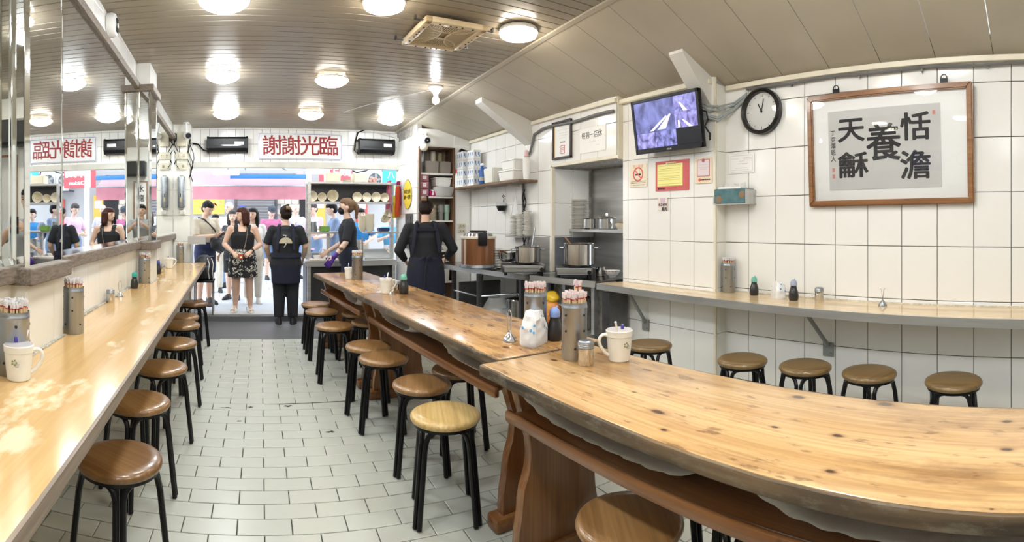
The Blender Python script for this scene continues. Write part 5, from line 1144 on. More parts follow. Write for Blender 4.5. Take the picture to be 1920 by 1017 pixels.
for k in range(3):
    B().box((0, 0, .052+k*.103), (.125, .20, .096), bev=.006).ob('drawer', PINKB, q); B().box((0, -.102, .055+k*.103), (.052, .003, .042)).ob('label_card', PAPER, q); B().box((0, -.104, .058+k*.103), (.034, .001, .012)).ob('label_print', GREYINK, q, smooth=False)
q = box_tub((xs(815), NY+.08, z), .11, .12, .085, mat('magenta_basket', (.42, .01, .14), .35), 'magenta basket with a white cup on the second niche shelf', None); B().cyl((.0, -.03, .02), .03, .075, 14).ob('white_cup', WHITEP, q)
q = thing('plastic_bag', 'clear plastic bag bulging on the second niche shelf', 'bag', (xs(843), NY+.05, z)); B().lathe([(0, 0), (.13, .01), (.15, .07), (.16, .13), (.12, .14), (0, .14)], 20, sx=1.0, sy=.75).ob('film', mat('clear_film3', (.72, .71, .70), .25, alpha=.6), q)
q = box_tub((xs(842), NY+.13, z+.145), .24, .20, .11, FOAM, 'white foam tray resting on the clear bag in the niche', FOAM)
z = SHZ[2]
for u, n, sl in ((791, 15, 'left'), (822, 12, 'middle')): stack((xs(u), NY+.14, z+.001), .055, n, .0185, CERB, 'small cream dish in the '+sl+' stack on the third niche shelf', 'dishes in the '+sl+' niche stack', 'sauce_dish', 'dish')
for u, m, lab in ((840, mat('grey_tumbler', (.24, .235, .23), .4), 'grey insulated tumbler on the third niche shelf'), (855, mat('mint_tumbler', (.36, .52, .43), .4), 'mint green insulated tumbler on the third niche shelf')):
    q = thing('tumbler', lab, 'tumbler', (xs(u), NY+.10, z)); B().lathe([(0, 0), (.030, 0), (.033, .01), (.036, .11), (.043, .115), (.045, .20), (.043, .205)], 22).ob('body', m, q); B().lathe([(.044, .205), (.044, .22), (.02, .226), (0, .226)], 20).ob('lid', m, q)
z = SHZ[3]
stack((xs(847), NY+.13, z+.001), .085, 14, .0175, CERA, 'white plate stacked on the lowest visible niche shelf', 'plates stacked in the niche')
bowl((xs(847), NY-.0, z), .07, .065, 'patterned white bowl on the lowest visible niche shelf', CERA)
z = SHZ[4]; q = box_tub((xs(840), NY+.1, z), .2, .2, .28, mat('milky_box', (.7, .7, .66)), 'milky plastic canister low in the niche', None)
# small steel hatch on the wall left of the kitchen worker
q = thing('wall_hatch', 'small steel framed hatch on the doorway wall behind the worker', 'hatch', M=frame(fr(.70, 1.20, .014), dp, (0, 0, 1))); B().box((0, 0, .012), (.24, .50, .024), bev=.004).ob('frame', STEELD, q); B().box((0, 0, .026), (.19, .44, .006)).ob('door', mat('hatch_dark', (.05, .05, .05), .3), q)
for z, lab in ((1.28, 'beige double socket above the rice warmer'), (1.205, 'beige single switch above the rice warmer')):
    q = thing('wall_socket', lab, 'socket', M=wallB(3.06, NY-.003, z)); B().box((0, 0, .008), (.115, .062, .016), bev=.004).ob('plate', BEIGEB, q); 
    for s in (-1, 1): B().cyl((s*.025, 0, .016), .012, .003, 12).ob('socket_face', mat('dark_beige', (.3, .27, .2)), q)
b = B(); b.tube([(3.02, NY-.02, 2.33), (3.05, NY-.03, 2.36), (3.10, NY-.03, 2.34), (3.16, NY-.03, 2.33)], .02, 7); tag(b.ob('power_cable', BLACKP), 'short black cable end high in the corner above the rice warmer', 'cable')
# ------------------------------------------------------------------ the street beyond the doorway
GZ = .06
st = struct(B().box((1.2, 11.3, GZ-.05), (14, 7.9, .06)).ob('street', mat('street_joint', (.20, .21, .22), .8), smooth=False))
pm = tile_mesh(.895, .445, .02, PAVE, .004)
for j in range(16):
    for i in range(8):
        x = -2.6+.9*i+(.45 if j % 2 else 0); q = link(pm, 'paving_slab', st); q.location = (x, 7.39+.45*j, GZ-.02+random.uniform(-.001, .001))
FAC = mat('pale_facade', (.40, .40, .41), .7, var=.06, scale=1)
bl = thing('shop_building', 'pale row of shops across the street, shutter half visible', 'building', (0, 0, 0))
B().box((2.5, 15.3, 3.0), (16, .3, 6.0)).ob('wall', FAC, bl, smooth=False)
SHUT = mat('grey_shutter', (.20, .195, .20), .45, .3)
for k in range(26): b = B(); b.box((.46, 15.06, .10+k*.085), (1.10, .03, .078), bev=.010); b.ob('shutter_slat', SHUT, bl)
for x in (-.13, 1.05): B().box((x, 15.05, 1.2), (.06, .08, 2.3)).ob('shutter_rail', STEELD, bl, smooth=False)
B().box((1.95, 15.12, 1.2), (.42, .05, 2.4)).ob('doorway', DARK, bl, smooth=False)
BRK = mat('pale_brick', (.52, .47, .40), .8, var=.08, scale=3)
for r_ in range(16):
    for c_ in range(3): B().box((1.19+.21*c_+(.1 if r_ % 2 else 0), 15.13, .1+.15*r_), (.20, .04, .14)).ob('brick', BRK, bl, smooth=False)
def poster(u0, u1, v0, v1, y, name, label, cat, m, th=.03):
    a, c_ = onY(u0, (v0+v1)/2, y), onY(u1, (v0+v1)/2, y); z1, z0 = onY((u0+u1)/2, v0, y).z, onY((u0+u1)/2, v1, y).z
    t = thing(name, label, cat, M=wallB((a.x+c_.x)/2, y, (z0+z1)/2)); B().box((0, 0, th/2), (c_.x-a.x, z1-z0, th), bev=.004).ob('board', m, t); return t, c_.x-a.x, z1-z0
t, w, h = poster(361, 421, 366, 402, 15.1, 'wall_poster', 'orange yellow food poster behind the phone holding man', 'poster', mat('poster_orange', (.80, .50, .08), .5))
for x, y, r_ in ((.12, -.06, .11), (-.02, .08, .07), (.28, .05, .09), (-.2, -.1, .08)): B().lathe([(0, .031), (r_, .031)], 18, c=(x, y, 0), close=False, sx=1.3).ob('food_print', mat('food_print', (.86, .60, .22), .5, col2=(.70, .25, .05), scale=9), t)
t, w, h = poster(598, 660, 300, 351, 14.2, 'hanging_sign', 'red sign with white characters across the street', 'sign', mat('shop_red', (.68, .07, .09), .4), .08)
B().box((-w/2+.16, 0, .082), (.05, h*.98, .01)).ob('strip', WHITEP, t)
text('炸鷄', .36, WHITEP, t, .08, .06, .083, bold=.008, sx=1.02); text('Chicken', .15, WHITEP, t, .06, -.24, .083, bold=.003)
t, w, h = poster(717, 744, 305, 357, 13.6, 'hanging_sign', 'bright blue vertical sign with white marks across the street', 'sign', mat('shop_blue', (.03, .36, .66), .4), .06); B().box((.14, .1, -.72), (.04, .04, 1.5)).ob('bracket', STEELD, t, smooth=False); text('八', .22, WHITEP, t, .02, .02, .062); text('冰', .16, mat('sky_print', (.45, .75, .95), .5), t, .0, -.2, .062); B().box((.11, -.28, .062), (.06, .18, .004), rz=-.15).ob('green_print', mat('lime_print', (.4, .7, .15), .5), t)
for u, lab in ((661, 'white outdoor fan unit across the street, nearest the red sign'), (693, 'white outdoor fan unit across the street, beside the blue sign')):
    p = onY(u+12, 337, 14.3); t = thing('outdoor_fan_unit', lab, 'air conditioner', M=wallB(p.x, 14.6, p.z))
    B().box((0, 0, .15), (.43, .56, .30), bev=.015).ob('casing', WHITEP, t); B().box((0, -.26, -.26), (.4, .04, .56)).ob('bracket', STEELD, t, smooth=False); B().lathe([(.0, .302), (.19, .302)], 28, close=False, c=(-.03, -.0, 0)).ob('fan_opening', mat('fan_dark', (.10, .10, .11), .5), t)
    for r_ in (.06, .12, .18): B().lathe([(r_, .305), (r_+.008, .308), (r_+.008, .305)], 28, c=(-.03, 0, 0), close=False).ob('guard_ring', GREYP, t)
    for k in range(5): a = k*2*pi/5; B().box((-.03+.09*cos(a), .09*sin(a), .304), (.15, .06, .003), rz=a+.3).ob('blade', GREYP, t)
b = B(); pts = [(3.0+.25*k, 14.25, 2.80-.10*sin(k*1.3)) for k in range(10)]; b.tube(pts, .02, 6); b.tube([(3.95, 14.2, 2.9), (4.1, 14.2, 2.4), (4.2, 14.2, 2.0)], .018, 6); tag(b.ob('power_cable', BLACKP), 'black cables strung over the fan units across the street', 'cable')
# pink awning
AP = mat('pink_tarpaulin', (.70, .33, .38), .7, var=.10, scale=2.5, bump=.1, bscale=6); APW = mat('pale_tarpaulin', (.62, .43, .47), .6, var=.08, scale=2, bump=.1, bscale=5)
t = thing('shop_awning', 'pink tarpaulin awning with pale top across the street', 'awning', (0, 0, 0)); AY = 12.2; ax0, ax1 = -1.5, 1.60
zA, zB, zC = [onY(450, v, AY).z for v in (374, 349, 327)]
wob = lambda x, z: .03*noise.noise(Vector((x*1.7, z*2, 3)))
B().sheet(lambda p, q: (ax0+(ax1-ax0)*p, AY+.05*sin(p*40)*(1-q)*.4+wob(p*5, q), zA+(zB-zA)*q+wob(p*8, 1)*.5), 60, 4, .006).ob('valance', AP, t)
B().sheet(lambda p, q: (ax0+(ax1-ax0)*p, AY+.9*q+wob(p*4, q), zB+(zC-zB+.16)*q+wob(p*7, q)-.05*sin(q*pi)), 60, 6, .006).ob('canopy', APW, t)
B().tube([(ax0, AY+.01, zB), (ax1, AY+.01, zB)], .018, 8).ob('bar', STEEL, t)
for x in (ax0+.05, ax1-.05): B().tube([(x, AY, zB), (x, 15.1, zC+.35)], .016, 8).ob('arm', STEEL, t)
p = onY(503, 331, 11.9); B().box(p, (1.75, .08, .10), bev=.01).ob('blue_beam', mat('beam_blue', (.03, .16, .46), .4), t); B().box(p+Vector((-.1, .03, .10)), (1.5, .10, .08)).ob('shade_roll', GREYP, t)
for x in (-.5, .6): B().tube([p+Vector((x, 0, .04)), (p.x+x, 15.1, p.z+.5)], .016, 6).ob('arm', STEELD, t, smooth=False)
p = onY(424, 324, 11.6); B().box(p, (.60, .20, .12), bev=.03).ob('roller_case', WHITEP, t); B().tube([p, (p.x, 15.1, p.z+.5)], .016, 6).ob('arm', STEELD, t, smooth=False)
p = onY(579, 340, 11.0); t = thing('white_post', 'white awning post beside the serving counter', 'post', (p.x, 11.0, GZ)); B().box((0, 0, 1.25), (.09, .09, 2.5), bev=.008).ob('pole', WHITEP, t); B().box((0, 0, .02), (.16, .16, .04)).ob('foot', GREYP, t); B().box((.20, 0, 2.36), (.5, .10, .16), bev=.01).ob('beam', WHITEP, t)
for x, y, w_, h_, m, lab in ((2.35, 15.10, .3, 1.1, mat('ochre_panel', (.66, .40, .06), .5), 'ochre shop panel behind the lavender shirted man'), (3.6, 15.1, .34, .9, mat('shop_red2', (.60, .08, .06), .5), 'red shop panel behind the masked worker'), (-1.95, 15.1, .5, 1.5, mat('rose_panel', (.65, .35, .42), .5), 'rose shop panel at the left behind the pillar')):
    t = thing('wall_poster', lab, 'poster', (x, y, 1.55)); B().box((0, 0, 0), (w_, .05, h_), bev=.006).ob('board', m, t); B().box((0, -.028, h_*.25), (w_*.7, .006, h_*.2)).ob('print', SIGNW, t)
# ------------------------------------------------------------------ steel serving counter in the doorway
t = thing('serving_counter', 'steel serving counter with dark front in the doorway', 'counter', (0, 0, 0)); SY = 7.36; sx0, sx1 = onY(572, 413, SY).x, onY(746, 413, SY).x-.02; SZc = onY(640, 489, SY).z
B().box(((sx0+sx1)/2, SY+.27, SZc-.02), (sx1-sx0, .54, .04), bev=.004).ob('worktop', STEELH, t)
B().box(((sx0+sx1)/2, SY+.30, (SZc-.04+.08)/2+.02), (sx1-sx0-.06, .40, SZc-.16)).ob('cabinet', mat('counter_dark', (.055, .055, .058), .4, .5), t, smooth=False)
B().box(((sx0+sx1)/2, SY+.004, SZc-.045), (sx1-sx0, .012, .075)).ob('front_edge', STEELH, t, smooth=False)
for u in (580, 660, 740): B().box((onY(u, 413, SY).x, SY+.06, SZc/2), (.05, .05, SZc-.05)).ob('leg', STEELH, t, smooth=False)
t = thing('serving_rack', 'steel rack of bowls over the serving counter in the doorway', 'rack', (0, 0, 0)); RY = 7.62
rx0, rx1 = onY(578, 413, RY).x, onY(741, 413, RY).x; rz = [onY(660, v, RY-.15).z for v in (341.5, 378.5, 435)]
for u, y in ((578, RY-.12), (741, RY-.12), (578, RY+.16), (741, RY+.16)): B().box((onY(u, 413, RY).x, y, (SZc+rz[0])/2), (.04, .04, rz[0]-SZc)).ob('upright', STEELH, t, smooth=False)
for u, y in ((613, RY-.10), (730, RY-.10)): B().box((onY(u, 413, RY).x, y, (SZc+rz[2])/2), (.045, .045, rz[2]-SZc)).ob('upright', STEELH, t, smooth=False)
for z, a, c_ in ((rz[0], rx0, rx1), (rz[1], rx0, rx1), (rz[2], rx0, onY(651, 413, RY).x), (rz[2], onY(684, 413, RY).x, rx1+.02)): B().box(((a+c_)/2, RY+.02, z-.014), (c_-a, .34, .028)).ob('shelf_board', STEELH, t, smooth=False)
B().box(((rx0+rx1)/2, RY+.185, (rz[0]+rz[1])/2), (rx1-rx0, .01, rz[0]-rz[1]-.03)).ob('back_panel', mat('counter_dark', (.05, .05, .05)), t, smooth=False)
od2 = ['first', 'second', 'third', 'fourth', 'fifth', 'sixth', 'seventh']
for k, (u, r_, hh) in enumerate(((586, .076, .07), (604, .066, .10), (624, .086, .16), (670, .073, .07), (688, .069, .06), (705.5, .074, .07), (721.5, .068, .07))):
    p = onY(u, 370, RY-.13); p.z = rz[1]+r_*1.0+.001
    q = bowl(p, r_, hh, od2[k]+' from the left of the cream bowls lying on their sides in the rack', CERB, group='bowls on their sides in the rack', M=Matrix.Rotation(pi/2+.0, 4, 'X') @ Matrix.Translation((0, 0, -hh)))
for u, lab in ((624, 'cream foam box on top of the bowl rack, left one'), (675, 'cream foam box on top of the bowl rack, right one')):
    p = onY(u, 341, RY-.05); box_tub((p.x, RY, rz[0]+.001), .22, .24, .135, mat('cream_foam', (.76, .70, .54), .6), lab, None, taper=.97)
p = onY(651, 341, RY-.05); stack((p.x, RY-.02, rz[0]+.001), .07, 3, .014, CERB, 'cream plate between the foam boxes on the rack', 'plates on top of the rack')
p = onY(700, 345, RY-.05); t = thing('garlic_bag', 'net of pink garlic bulbs on top of the rack', 'bag', (p.x, RY-.04, rz[0])); 
for k in range(7): B().sph((-.05+.03*(k % 4), -.02+.035*(k//4), .028+.03*(k % 2)), .026, 10).ob('bulb', mat('garlic_pink', (.66, .33, .28), .5, var=.2, scale=30), t)
z = rz[2]+.001
p = onY(587, 430, RY-.1); t = thing('steel_canister', 'square looking steel canister on the left rack shelf', 'canister', (p.x, RY-.06, z)); B().lathe([(0, 0), (.066, 0), (.066, .15), (.062, .15), (.062, .02), (0, .02)], 24).ob('body', STEEL, t)
p = onY(609, 430, RY-.1); box_tub((p.x, RY-.06, z), .15, .12, .085, mat('green_tub', (.16, .32, .06), .45), 'green tub beside the steel canister on the rack', None, taper=.95)
for u, n, lab in ((695, 15, 'cream bowl in the tall stack on the right rack shelf'), (683.5, 13, 'cream bowl in the stack behind the tall one on the rack')):
    p = onY(u, 430, RY-.1); bb = B(); bb.lathe([(0, 0), (.034, 0), (.036, .006), (.058, .03), (.072, .075), (.070, .075), (.055, .032), (0, .01)], 22); me = bb.mesh('bowl', [CERB])
    for k in range(n):
        q = link(me, 'bowl'); q.location = (p.x+random.uniform(-.002, .002), RY-.04+(.06 if u < 690 else 0), z+k*.0135); tag(q, lab, 'bowl', lab.split(' in ')[1])
p = onY(721, 430, RY-.1); box_tub((p.x, RY-.03, z), .17, .14, .055, mat('navy_tray', (.03, .045, .14), .45), 'navy tray on the right rack shelf', None, taper=.97)
for k, (u, v) in enumerate(((722, 404), (717, 414))):
    p = onY(u, v, RY-.1); q = bowl(p, .062, .10, ('upper', 'lower')[k]+' cream cup hanging tilted at the right end of the rack', CERB, M=Matrix.Rotation(1.2, 4, 'X') @ Matrix.Rotation(.3, 4, 'Y')); B().tube([(0, 0, .05), (0, .03, .13), (0, .10, .20)], .004, 5).ob('wire', STEEL, q)
zc = SZc+.001
for u, r_, h_, m, lab in ((595, .066, .065, CERA, 'white mixing bowl on the serving counter, left'), (612, .070, .06, CERA, 'white mixing bowl on the serving counter, right')):
    p = onY(u, 480, SY+.2); bowl((p.x, SY+.18, zc), r_, h_, lab, m)
p = onY(596, 480, SY+.35); q = box_tub((p.x, SY+.37, zc), .20, .12, .10, STEEL, 'steel sauce tub behind the mixing bowls', None); B().tube([(.0, 0, .06), (.06, .02, .16)], .006, 6).ob('spoon_handle', STEEL, q)
p = onY(605, 487, SY+.06); t = thing('cutting_board', 'pale cutting board along the edge of the serving counter', 'board', (p.x+.02, SY+.075, zc)); b = B(); b.box((0, 0, .012), (.42, .11, .024), bev=.006); b.ob('board', mat('board_pale', (.74, .66, .58), .5), t)
p = onY(640, 480, SY+.2); q = box_tub((p.x, SY+.2, zc), .17, .16, .08, STEEL, 'steel tub with tongs on the serving counter', None)
for k in range(3): B().tube([(-.02+.02*k, .02, .06), (-.07+.03*k, .06, .115)], .006, 5).ob('tongs', CHROME, q)
p = onY(709, 480, SY+.2); t = thing('draining_tray', 'tilted steel draining tray on the right of the serving counter', 'tray', (p.x, SY+.20, zc)); M_ = Matrix.Rotation(-.9, 3, 'X'); b = B(); b.box((0, .06, .075), (.40, .19, .008), M=Matrix.Rotation(.75, 3, 'X')); b.box((0, -.0, .006), (.40, .10, .012)); b.ob('tray', STEELH, t, smooth=False); B().tube([(.14, .12, .15), (.24, -.02, .02)], .011, 7).ob('scraper', mat('pale_wood_handle', (.72, .62, .48), .5), t)
p = onY(681, 470, SY+.25); t = thing('cleaver_stand', 'knife with dark handle standing behind the counter', 'knife', (p.x, SY+.3, zc)); B().tube([(0, 0, 0), (0, 0, .12)], .011, 7).ob('handle', mat('maroon_handle', (.10, .02, .015), .4), t); B().box((0, 0, .22), (.02, .004, .2)).ob('blade', CHROME, t, smooth=False)
p = onY(655, 470, SY+.45); t = thing('price_board', 'blank white board leaning at the back of the serving counter', 'board', (p.x, SY+.46, zc)); B().box((0, 0, .14), (.34, .012, .28)).ob('board', mat('grey_board', (.45, .45, .44), .5), t, smooth=False); B().box((0, -.008, .145), (.34, .006, .008)).ob('groove', GREYP, t, smooth=False)
# black bag heaped on a chrome framed stand at the end of the left counter
p = onZ(381, 606, 0); t = thing('chrome_stand', 'chrome legged black stand at the end of the left counter', 'stand', (-.50, 7.19, .07), 0)
for x in (-.12, .13):
    for y in (-.13, .13): B().tube([(x, y, 0), (x, y, .45)], .011, 8).ob('leg', CHROME, t)
B().box((0, 0, .455), (.30, .32, .03), bev=.008).ob('seat', BLACKP, t); B().box((0, 0, .12), (.26, .28, .012)).ob('lower_shelf', BLACKM, t)
bg = thing('backpack', 'black backpack with pale piping heaped on the chrome stand', 'bag', (-.505, 7.19, .541)); BAGB = mat('black_nylon', (.012, .012, .014), .5, bump=.3, bscale=25)
b = B(); b.loft([(0, 0, 0, .12, .13), (0, 0, .03, .145, .16), (0, .01, .14, .145, .15), (.0, .02, .24, .125, .12), (.01, .03, .31, .085, .08), (.01, .03, .335, .04, .04)], 24); b.ob('body', BAGB, bg)
b = B(); b.box((.0, -.13, .11), (.19, .07, .17), bev=.03); b.ob('pocket', BAGB, bg)
for x in (.06, .115): B().tube([(x, -.10, .30), (x+.03, -.145, .22), (x+.015, -.165, .12), (x+.03, -.15, .02)], .007, 6).ob('piping', mat('pale_piping', (.55, .54, .52), .5), bg)
B().tube([(-.03, .03, .32), (-.02, .03, .37), (.03, .03, .37), (.04, .03, .32)], .009, 6).ob('grab_loop', BAGB, bg)
# ------------------------------------------------------------------ people
def V3(*a): return Vector(a)
def cone_prim(b, p0, r0, p1, r1, f0=False, f1=False, n=12):
    """tapered limb segment; round ends unless flat"""
    p0, p1 = Vector(p0), Vector(p1); d = p1-p0; L = d.length
    if L < 1e-5: return
    M = d.to_track_quat('Z', 'Y').to_matrix(); pr = []
    if f0: pr += [(0, 0), (r0, 0)]
    else: pr += [(0, -r0)]+[(r0*sin(a), -r0*cos(a)) for a in (.5, 1.05)]+[(r0, 0)]
    if f1: pr += [(r1, L), (0, L)]
    else: pr += [(r1, L)]+[(r1*cos(a), L+r1*sin(a)) for a in (.52, 1.07)]+[(0, L+r1)]
    b.lathe(pr, n, p0, M)
def fuse(b, name, m, par, voxel, smooth=4, fac=.5):
    """one continuous skin over overlapping shapes"""
    me = bpy.data.meshes.new(name); bmesh.ops.recalc_face_normals(b.b, faces=b.b.faces); b.b.to_mesh(me); b.b.free()
    o = bpy.data.objects.new(name, me); r = o.modifiers.new('r', 'REMESH'); r.mode = 'VOXEL'; r.voxel_size = voxel
    if smooth: s = o.modifiers.new('s', 'SMOOTH'); s.factor = fac; s.iterations = smooth
    out = evaluated(o); bpy.data.objects.remove(o); bpy.data.meshes.remove(me)
    out.polygons.foreach_set('use_smooth', [True]*len(out.polygons)); out.materials.clear(); out.materials.append(m); out.name = name
    return link(out, name, par)
SKIN = [mat('skin_light', (.62, .40, .29), .5, var=.04, scale=12), mat('skin_pale', (.72, .50, .39), .5, var=.04, scale=12), mat('skin_tan', (.50, .30, .20), .5, var=.04, scale=12)]
HAIRB = mat('black_hair', (.007, .006, .006), .5, spec=.15, bump=.5, bscale=60, stretch=(1, 1, .15)); HAIRR = mat('auburn_hair', (.050, .016, .011), .38, spec=.15, bump=.5, bscale=60, stretch=(1, 1, .15)); HAIRG = mat('greying_hair', (.06, .05, .05), .5, spec=.15, bump=.5, bscale=50, stretch=(1, 1, .15)); HAIRL = mat('light_brown_hair', (.17, .10, .06), .45, spec=.15, bump=.5, bscale=60, stretch=(1, 1, .15))
EYE = mat('dark_eye', (.02, .015, .012), .2); LIP = mat('lip', (.42, .16, .14), .45); SHOE = mat('black_shoe', (.02, .02, .022), .5)
def hand(b, w, d, n, H_, curl=.5, spread=.16, fs=1.0, thumb=1):
    """palm, four unequal bent fingers and a thumb from the palm's side: w wrist, d pointing direction, n the palm's normal"""
    d = Vector(d).normalized(); n = (Vector(n)-d*Vector(n).dot(d)).normalized(); s = d.cross(n).normalized()*thumb; k = H_/1.6*fs
    for j in (-1, 0, 1): cone_prim(b, w+s*.008*j*k, .0155*k, w+d*.075*k+s*.020*j*k, .0125*k)
    for j, l in ((-1.5, .062), (-.5, .076), (.5, .080), (1.5, .070)):
        a0 = w+d*.078*k+s*.0185*j*k; dd = (d+s*spread*.25*j).normalized(); d1 = (dd*cos(curl*.6)+n*sin(curl*.6)); d2 = (dd*cos(curl*1.7)+n*sin(curl*1.7))
        a1 = a0+d1*l*.52*k; cone_prim(b, a0, .0088*k, a1, .0080*k, n=8); cone_prim(b, a1, .0080*k, a1+d2*l*.48*k, .0068*k, n=8)
    t0 = w+d*.025*k+s*.022*k; t1 = t0+(d*.65+s*.7+n*.25).normalized()*.038*k; cone_prim(b, t0, .0125*k, t1, .0098*k, n=8); cone_prim(b, t1, .0098*k, t1+(d*.9+s*.15+n*.35).normalized()*.030*k, .0078*k, n=8)
def person(label, loc, Hh, face, arms=None, top=('tee', None), bottom=('pants', None), hair=('short', None), skin=0, shoes=SHOE, fat=1.0, yaw=0, pitch=0, lean=0, male=0, legs=None, feet=None, curl=.5, voxel=.0085, palm=None, shoe_style='shoe', hem=.50, sleeve=.8):
    h = Hh; root = thing('person', label, 'person', loc, radians(face)); sk = SKIN[skin]; sw = (.118 if male else .104)*(.5+.5*fat)
    P = lambda x, y, z: Vector((x*h, y*h, z*h)); RL = Matrix.Rotation(-lean, 3, 'X'); piv = P(0, 0, .52)
    U = lambda p: RL @ (p-piv)+piv
    ML = Matrix.Translation(piv) @ RL.to_4x4() @ Matrix.Translation(-piv)
    hp = U(P(0, .012, .868)); RH = RL @ Matrix.Rotation(yaw, 3, 'Z') @ Matrix.Rotation(-pitch, 3, 'X')
    HD = lambda x, y, z: hp+RH @ (Vector((x, y, z))*h)
    arms = arms or {}; A = {}
    for s, k in ((1, 'R'), (-1, 'L')):
        e, w = arms.get(k, ((.145, -.015, .635), (.155, .045, .50)))
        A[k] = (U(P(s*sw, 0, .795)), P(s*e[0], e[1], e[2]), P(s*w[0], w[1], w[2]))
    G = legs or {}
    LG = {k: [P(*q) for q in G.get(k, ((s*.052, 0, .50), (s*.056, .012, .282), (s*.058, -.008, .048), (s*.070, .085, .014)))] for s, k in ((1, 'R'), (-1, 'L'))}
    torso = [(.46, .070, .055), (.50, .094*fat, .064*fat), (.54, .097*fat, .068*fat), (.60, .082*fat, .058*fat), (.67, .088*fat, .062*fat), (.735, .100*(.5+.5*fat), .068*fat), (.775, .098, .056), (.805, .068, .042), (.825, .036, .032)]
    if male: torso = [(z, rx*(1.0 if z < .58 else 1.08), ry) for z, rx, ry in torso]
    # body: one skin
    b = B(); b.loft([(0, (0 if not 0.6 < z < .78 else .006)*h, z*h, rx*h, ry*h) for z, rx, ry in torso], 20, M=ML)
    cone_prim(b, U(P(-sw+.012, 0, .793)), .030*h, U(P(sw-.012, 0, .793)), .030*h)
    cone_prim(b, U(P(0, -.002, .80)), .034*h, HD(0, .0, .0), .029*h)
    b.sph(HD(0, .004, .068), (.0475*h, .058*h, .062*h), 20, M=RH); b.sph(HD(0, .022, .034), (.035*h, .036*h, .036*h), 16, M=RH); cone_prim(b, HD(0, .038, .012), .013*h, HD(0, .042, .014), .013*h)
    cone_prim(b, HD(0, .058, .062), .006*h, HD(0, .068, .045), .0085*h, n=10)
    for s in (-1, 1): b.sph(HD(s*.048, .0, .055), (.007*h, .013*h, .018*h), 10, M=RH)
    for k in 'RL':
        s0, e, w = A[k]; f = .5+.5*fat
        cone_prim(b, s0, .031*h*f, e, .0235*h*f); cone_prim(b, e, .0235*h*f, w, .0155*h); m_ = e.lerp(w, .28); cone_prim(b, e.lerp(w, .05), .0225*h*f, m_, .0245*h*f); cone_prim(b, m_, .0245*h*f, w, .0155*h)
        hd = (w-e).normalized(); pn = Vector(palm[k]) if palm and k in palm else Vector((-.9 if k == 'R' else .9, 0.2, 0)); 
        sd = hd.cross((pn-hd*pn.dot(hd)).normalized()); hand(b, w, hd, pn, h, curl, thumb=1 if sd.y > 0 or abs(sd.y) < .2 and sd.z > 0 else -1)
        q = LG[k]; cone_prim(b, q[0], .057*h*fat, q[1], .037*h*f); cone_prim(b, q[1], .037*h*f, q[2], .022*h); m_ = q[1].lerp(q[2], .33)+P(0, -.008, 0); cone_prim(b, q[1], .034*h*f, m_, .0365*h*f); cone_prim(b, m_, .0365*h*f, q[2], .022*h)
        fd = (q[3]-q[2]); fd.z = 0; heel = q[2]-fd.normalized()*.018*h; heel.z = .018*h; cone_prim(b, q[2], .022*h, heel, .018*h); cone_prim(b, heel, .018*h, q[3], .014*h); cone_prim(b, q[2], .021*h, q[2].lerp(q[3], .6), .017*h)
    fuse(b, 'body', sk, root, voxel, 2, .45)
    # face
    for s in (-1, 1):
        b = B(); b.sph(HD(s*.0185, .0545, .064), (.0075*h, .0045*h, .0042*h), 8, M=RH); b.ob('eye', EYE, root)
        b = B(); b.box(HD(s*.0185, .057, .077), (.021*h, .005*h, .0035*h), M=RH); b.ob('eyebrow', EYE, root)
    b = B(); b.sph(HD(0, .0565, .027), (.0135*h, .004*h, .0042*h), 8, M=RH); b.ob('mouth', LIP, root)
    # hair
    kind, hm = hair; hm = hm or HAIRB; b = B()
    if kind != 'bald' and kind != 'cap':
        b.sph(HD(0, -.008, .080), (.053*h, .058*h, .058*h), 18, M=RH)
        b.sph(HD(0, .012, .098), (.047*h, .050*h, .036*h), 16, M=RH)
        if kind == 'short':
            b.sph(HD(0, -.02, .05), (.049*h, .043*h, .045*h), 14, M=RH)
        if kind == 'bob':
            for s in (-1, 1): cone_prim(b, HD(s*.040, .008, .075), .022*h, HD(s*.046, .004, -.012), .021*h); cone_prim(b, HD(s*.046, .004, -.012), .021*h, HD(s*.044, .006, -.035), .012*h)
            for x in (-.026, 0, .026): cone_prim(b, HD(x, -.035, .07), .032*h, HD(x*1.2, -.034, -.02), .027*h); cone_prim(b, HD(x*1.2, -.034, -.02), .027*h, HD(x*1.2, -.030, -.04), .014*h)
        if kind == 'long':
            for s in (-1, 1): cone_prim(b, HD(s*.042, .004, .075), .018*h, HD(s*.050, .0, -.02), .017*h); cone_prim(b, HD(s*.050, 0, -.02), .017*h, HD(s*.052, .012, -.10), .012*h)
            for x in (-.026, 0, .026): cone_prim(b, HD(x, -.035, .07), .030*h, HD(x*1.3, -.036, -.02), .026*h); cone_prim(b, HD(x*1.3, -.036, -.02), .026*h, HD(x*1.3, -.034, -.11), .016*h)
        if kind in ('bun', 'clip'):
            b.sph(HD(0, -.018, .056), (.049*h, .047*h, .048*h), 14, M=RH); b.sph(HD(0, -.052, .10), (.030*h, .028*h, .030*h), 14, M=RH); cone_prim(b, HD(-.012, -.05, .12), .014*h, HD(.016, -.045, .135), .008*h)
        if kind == 'pony':
            b.sph(HD(0, -.018, .056), (.048*h, .045*h, .048*h), 14, M=RH); cone_prim(b, HD(0, -.055, .10), .018*h, HD(0, -.085, .06), .022*h); cone_prim(b, HD(0, -.085, .06), .022*h, HD(0, -.082, -.03), .010*h)
        fuse(b, 'hair', hm, root, .0075, 2)
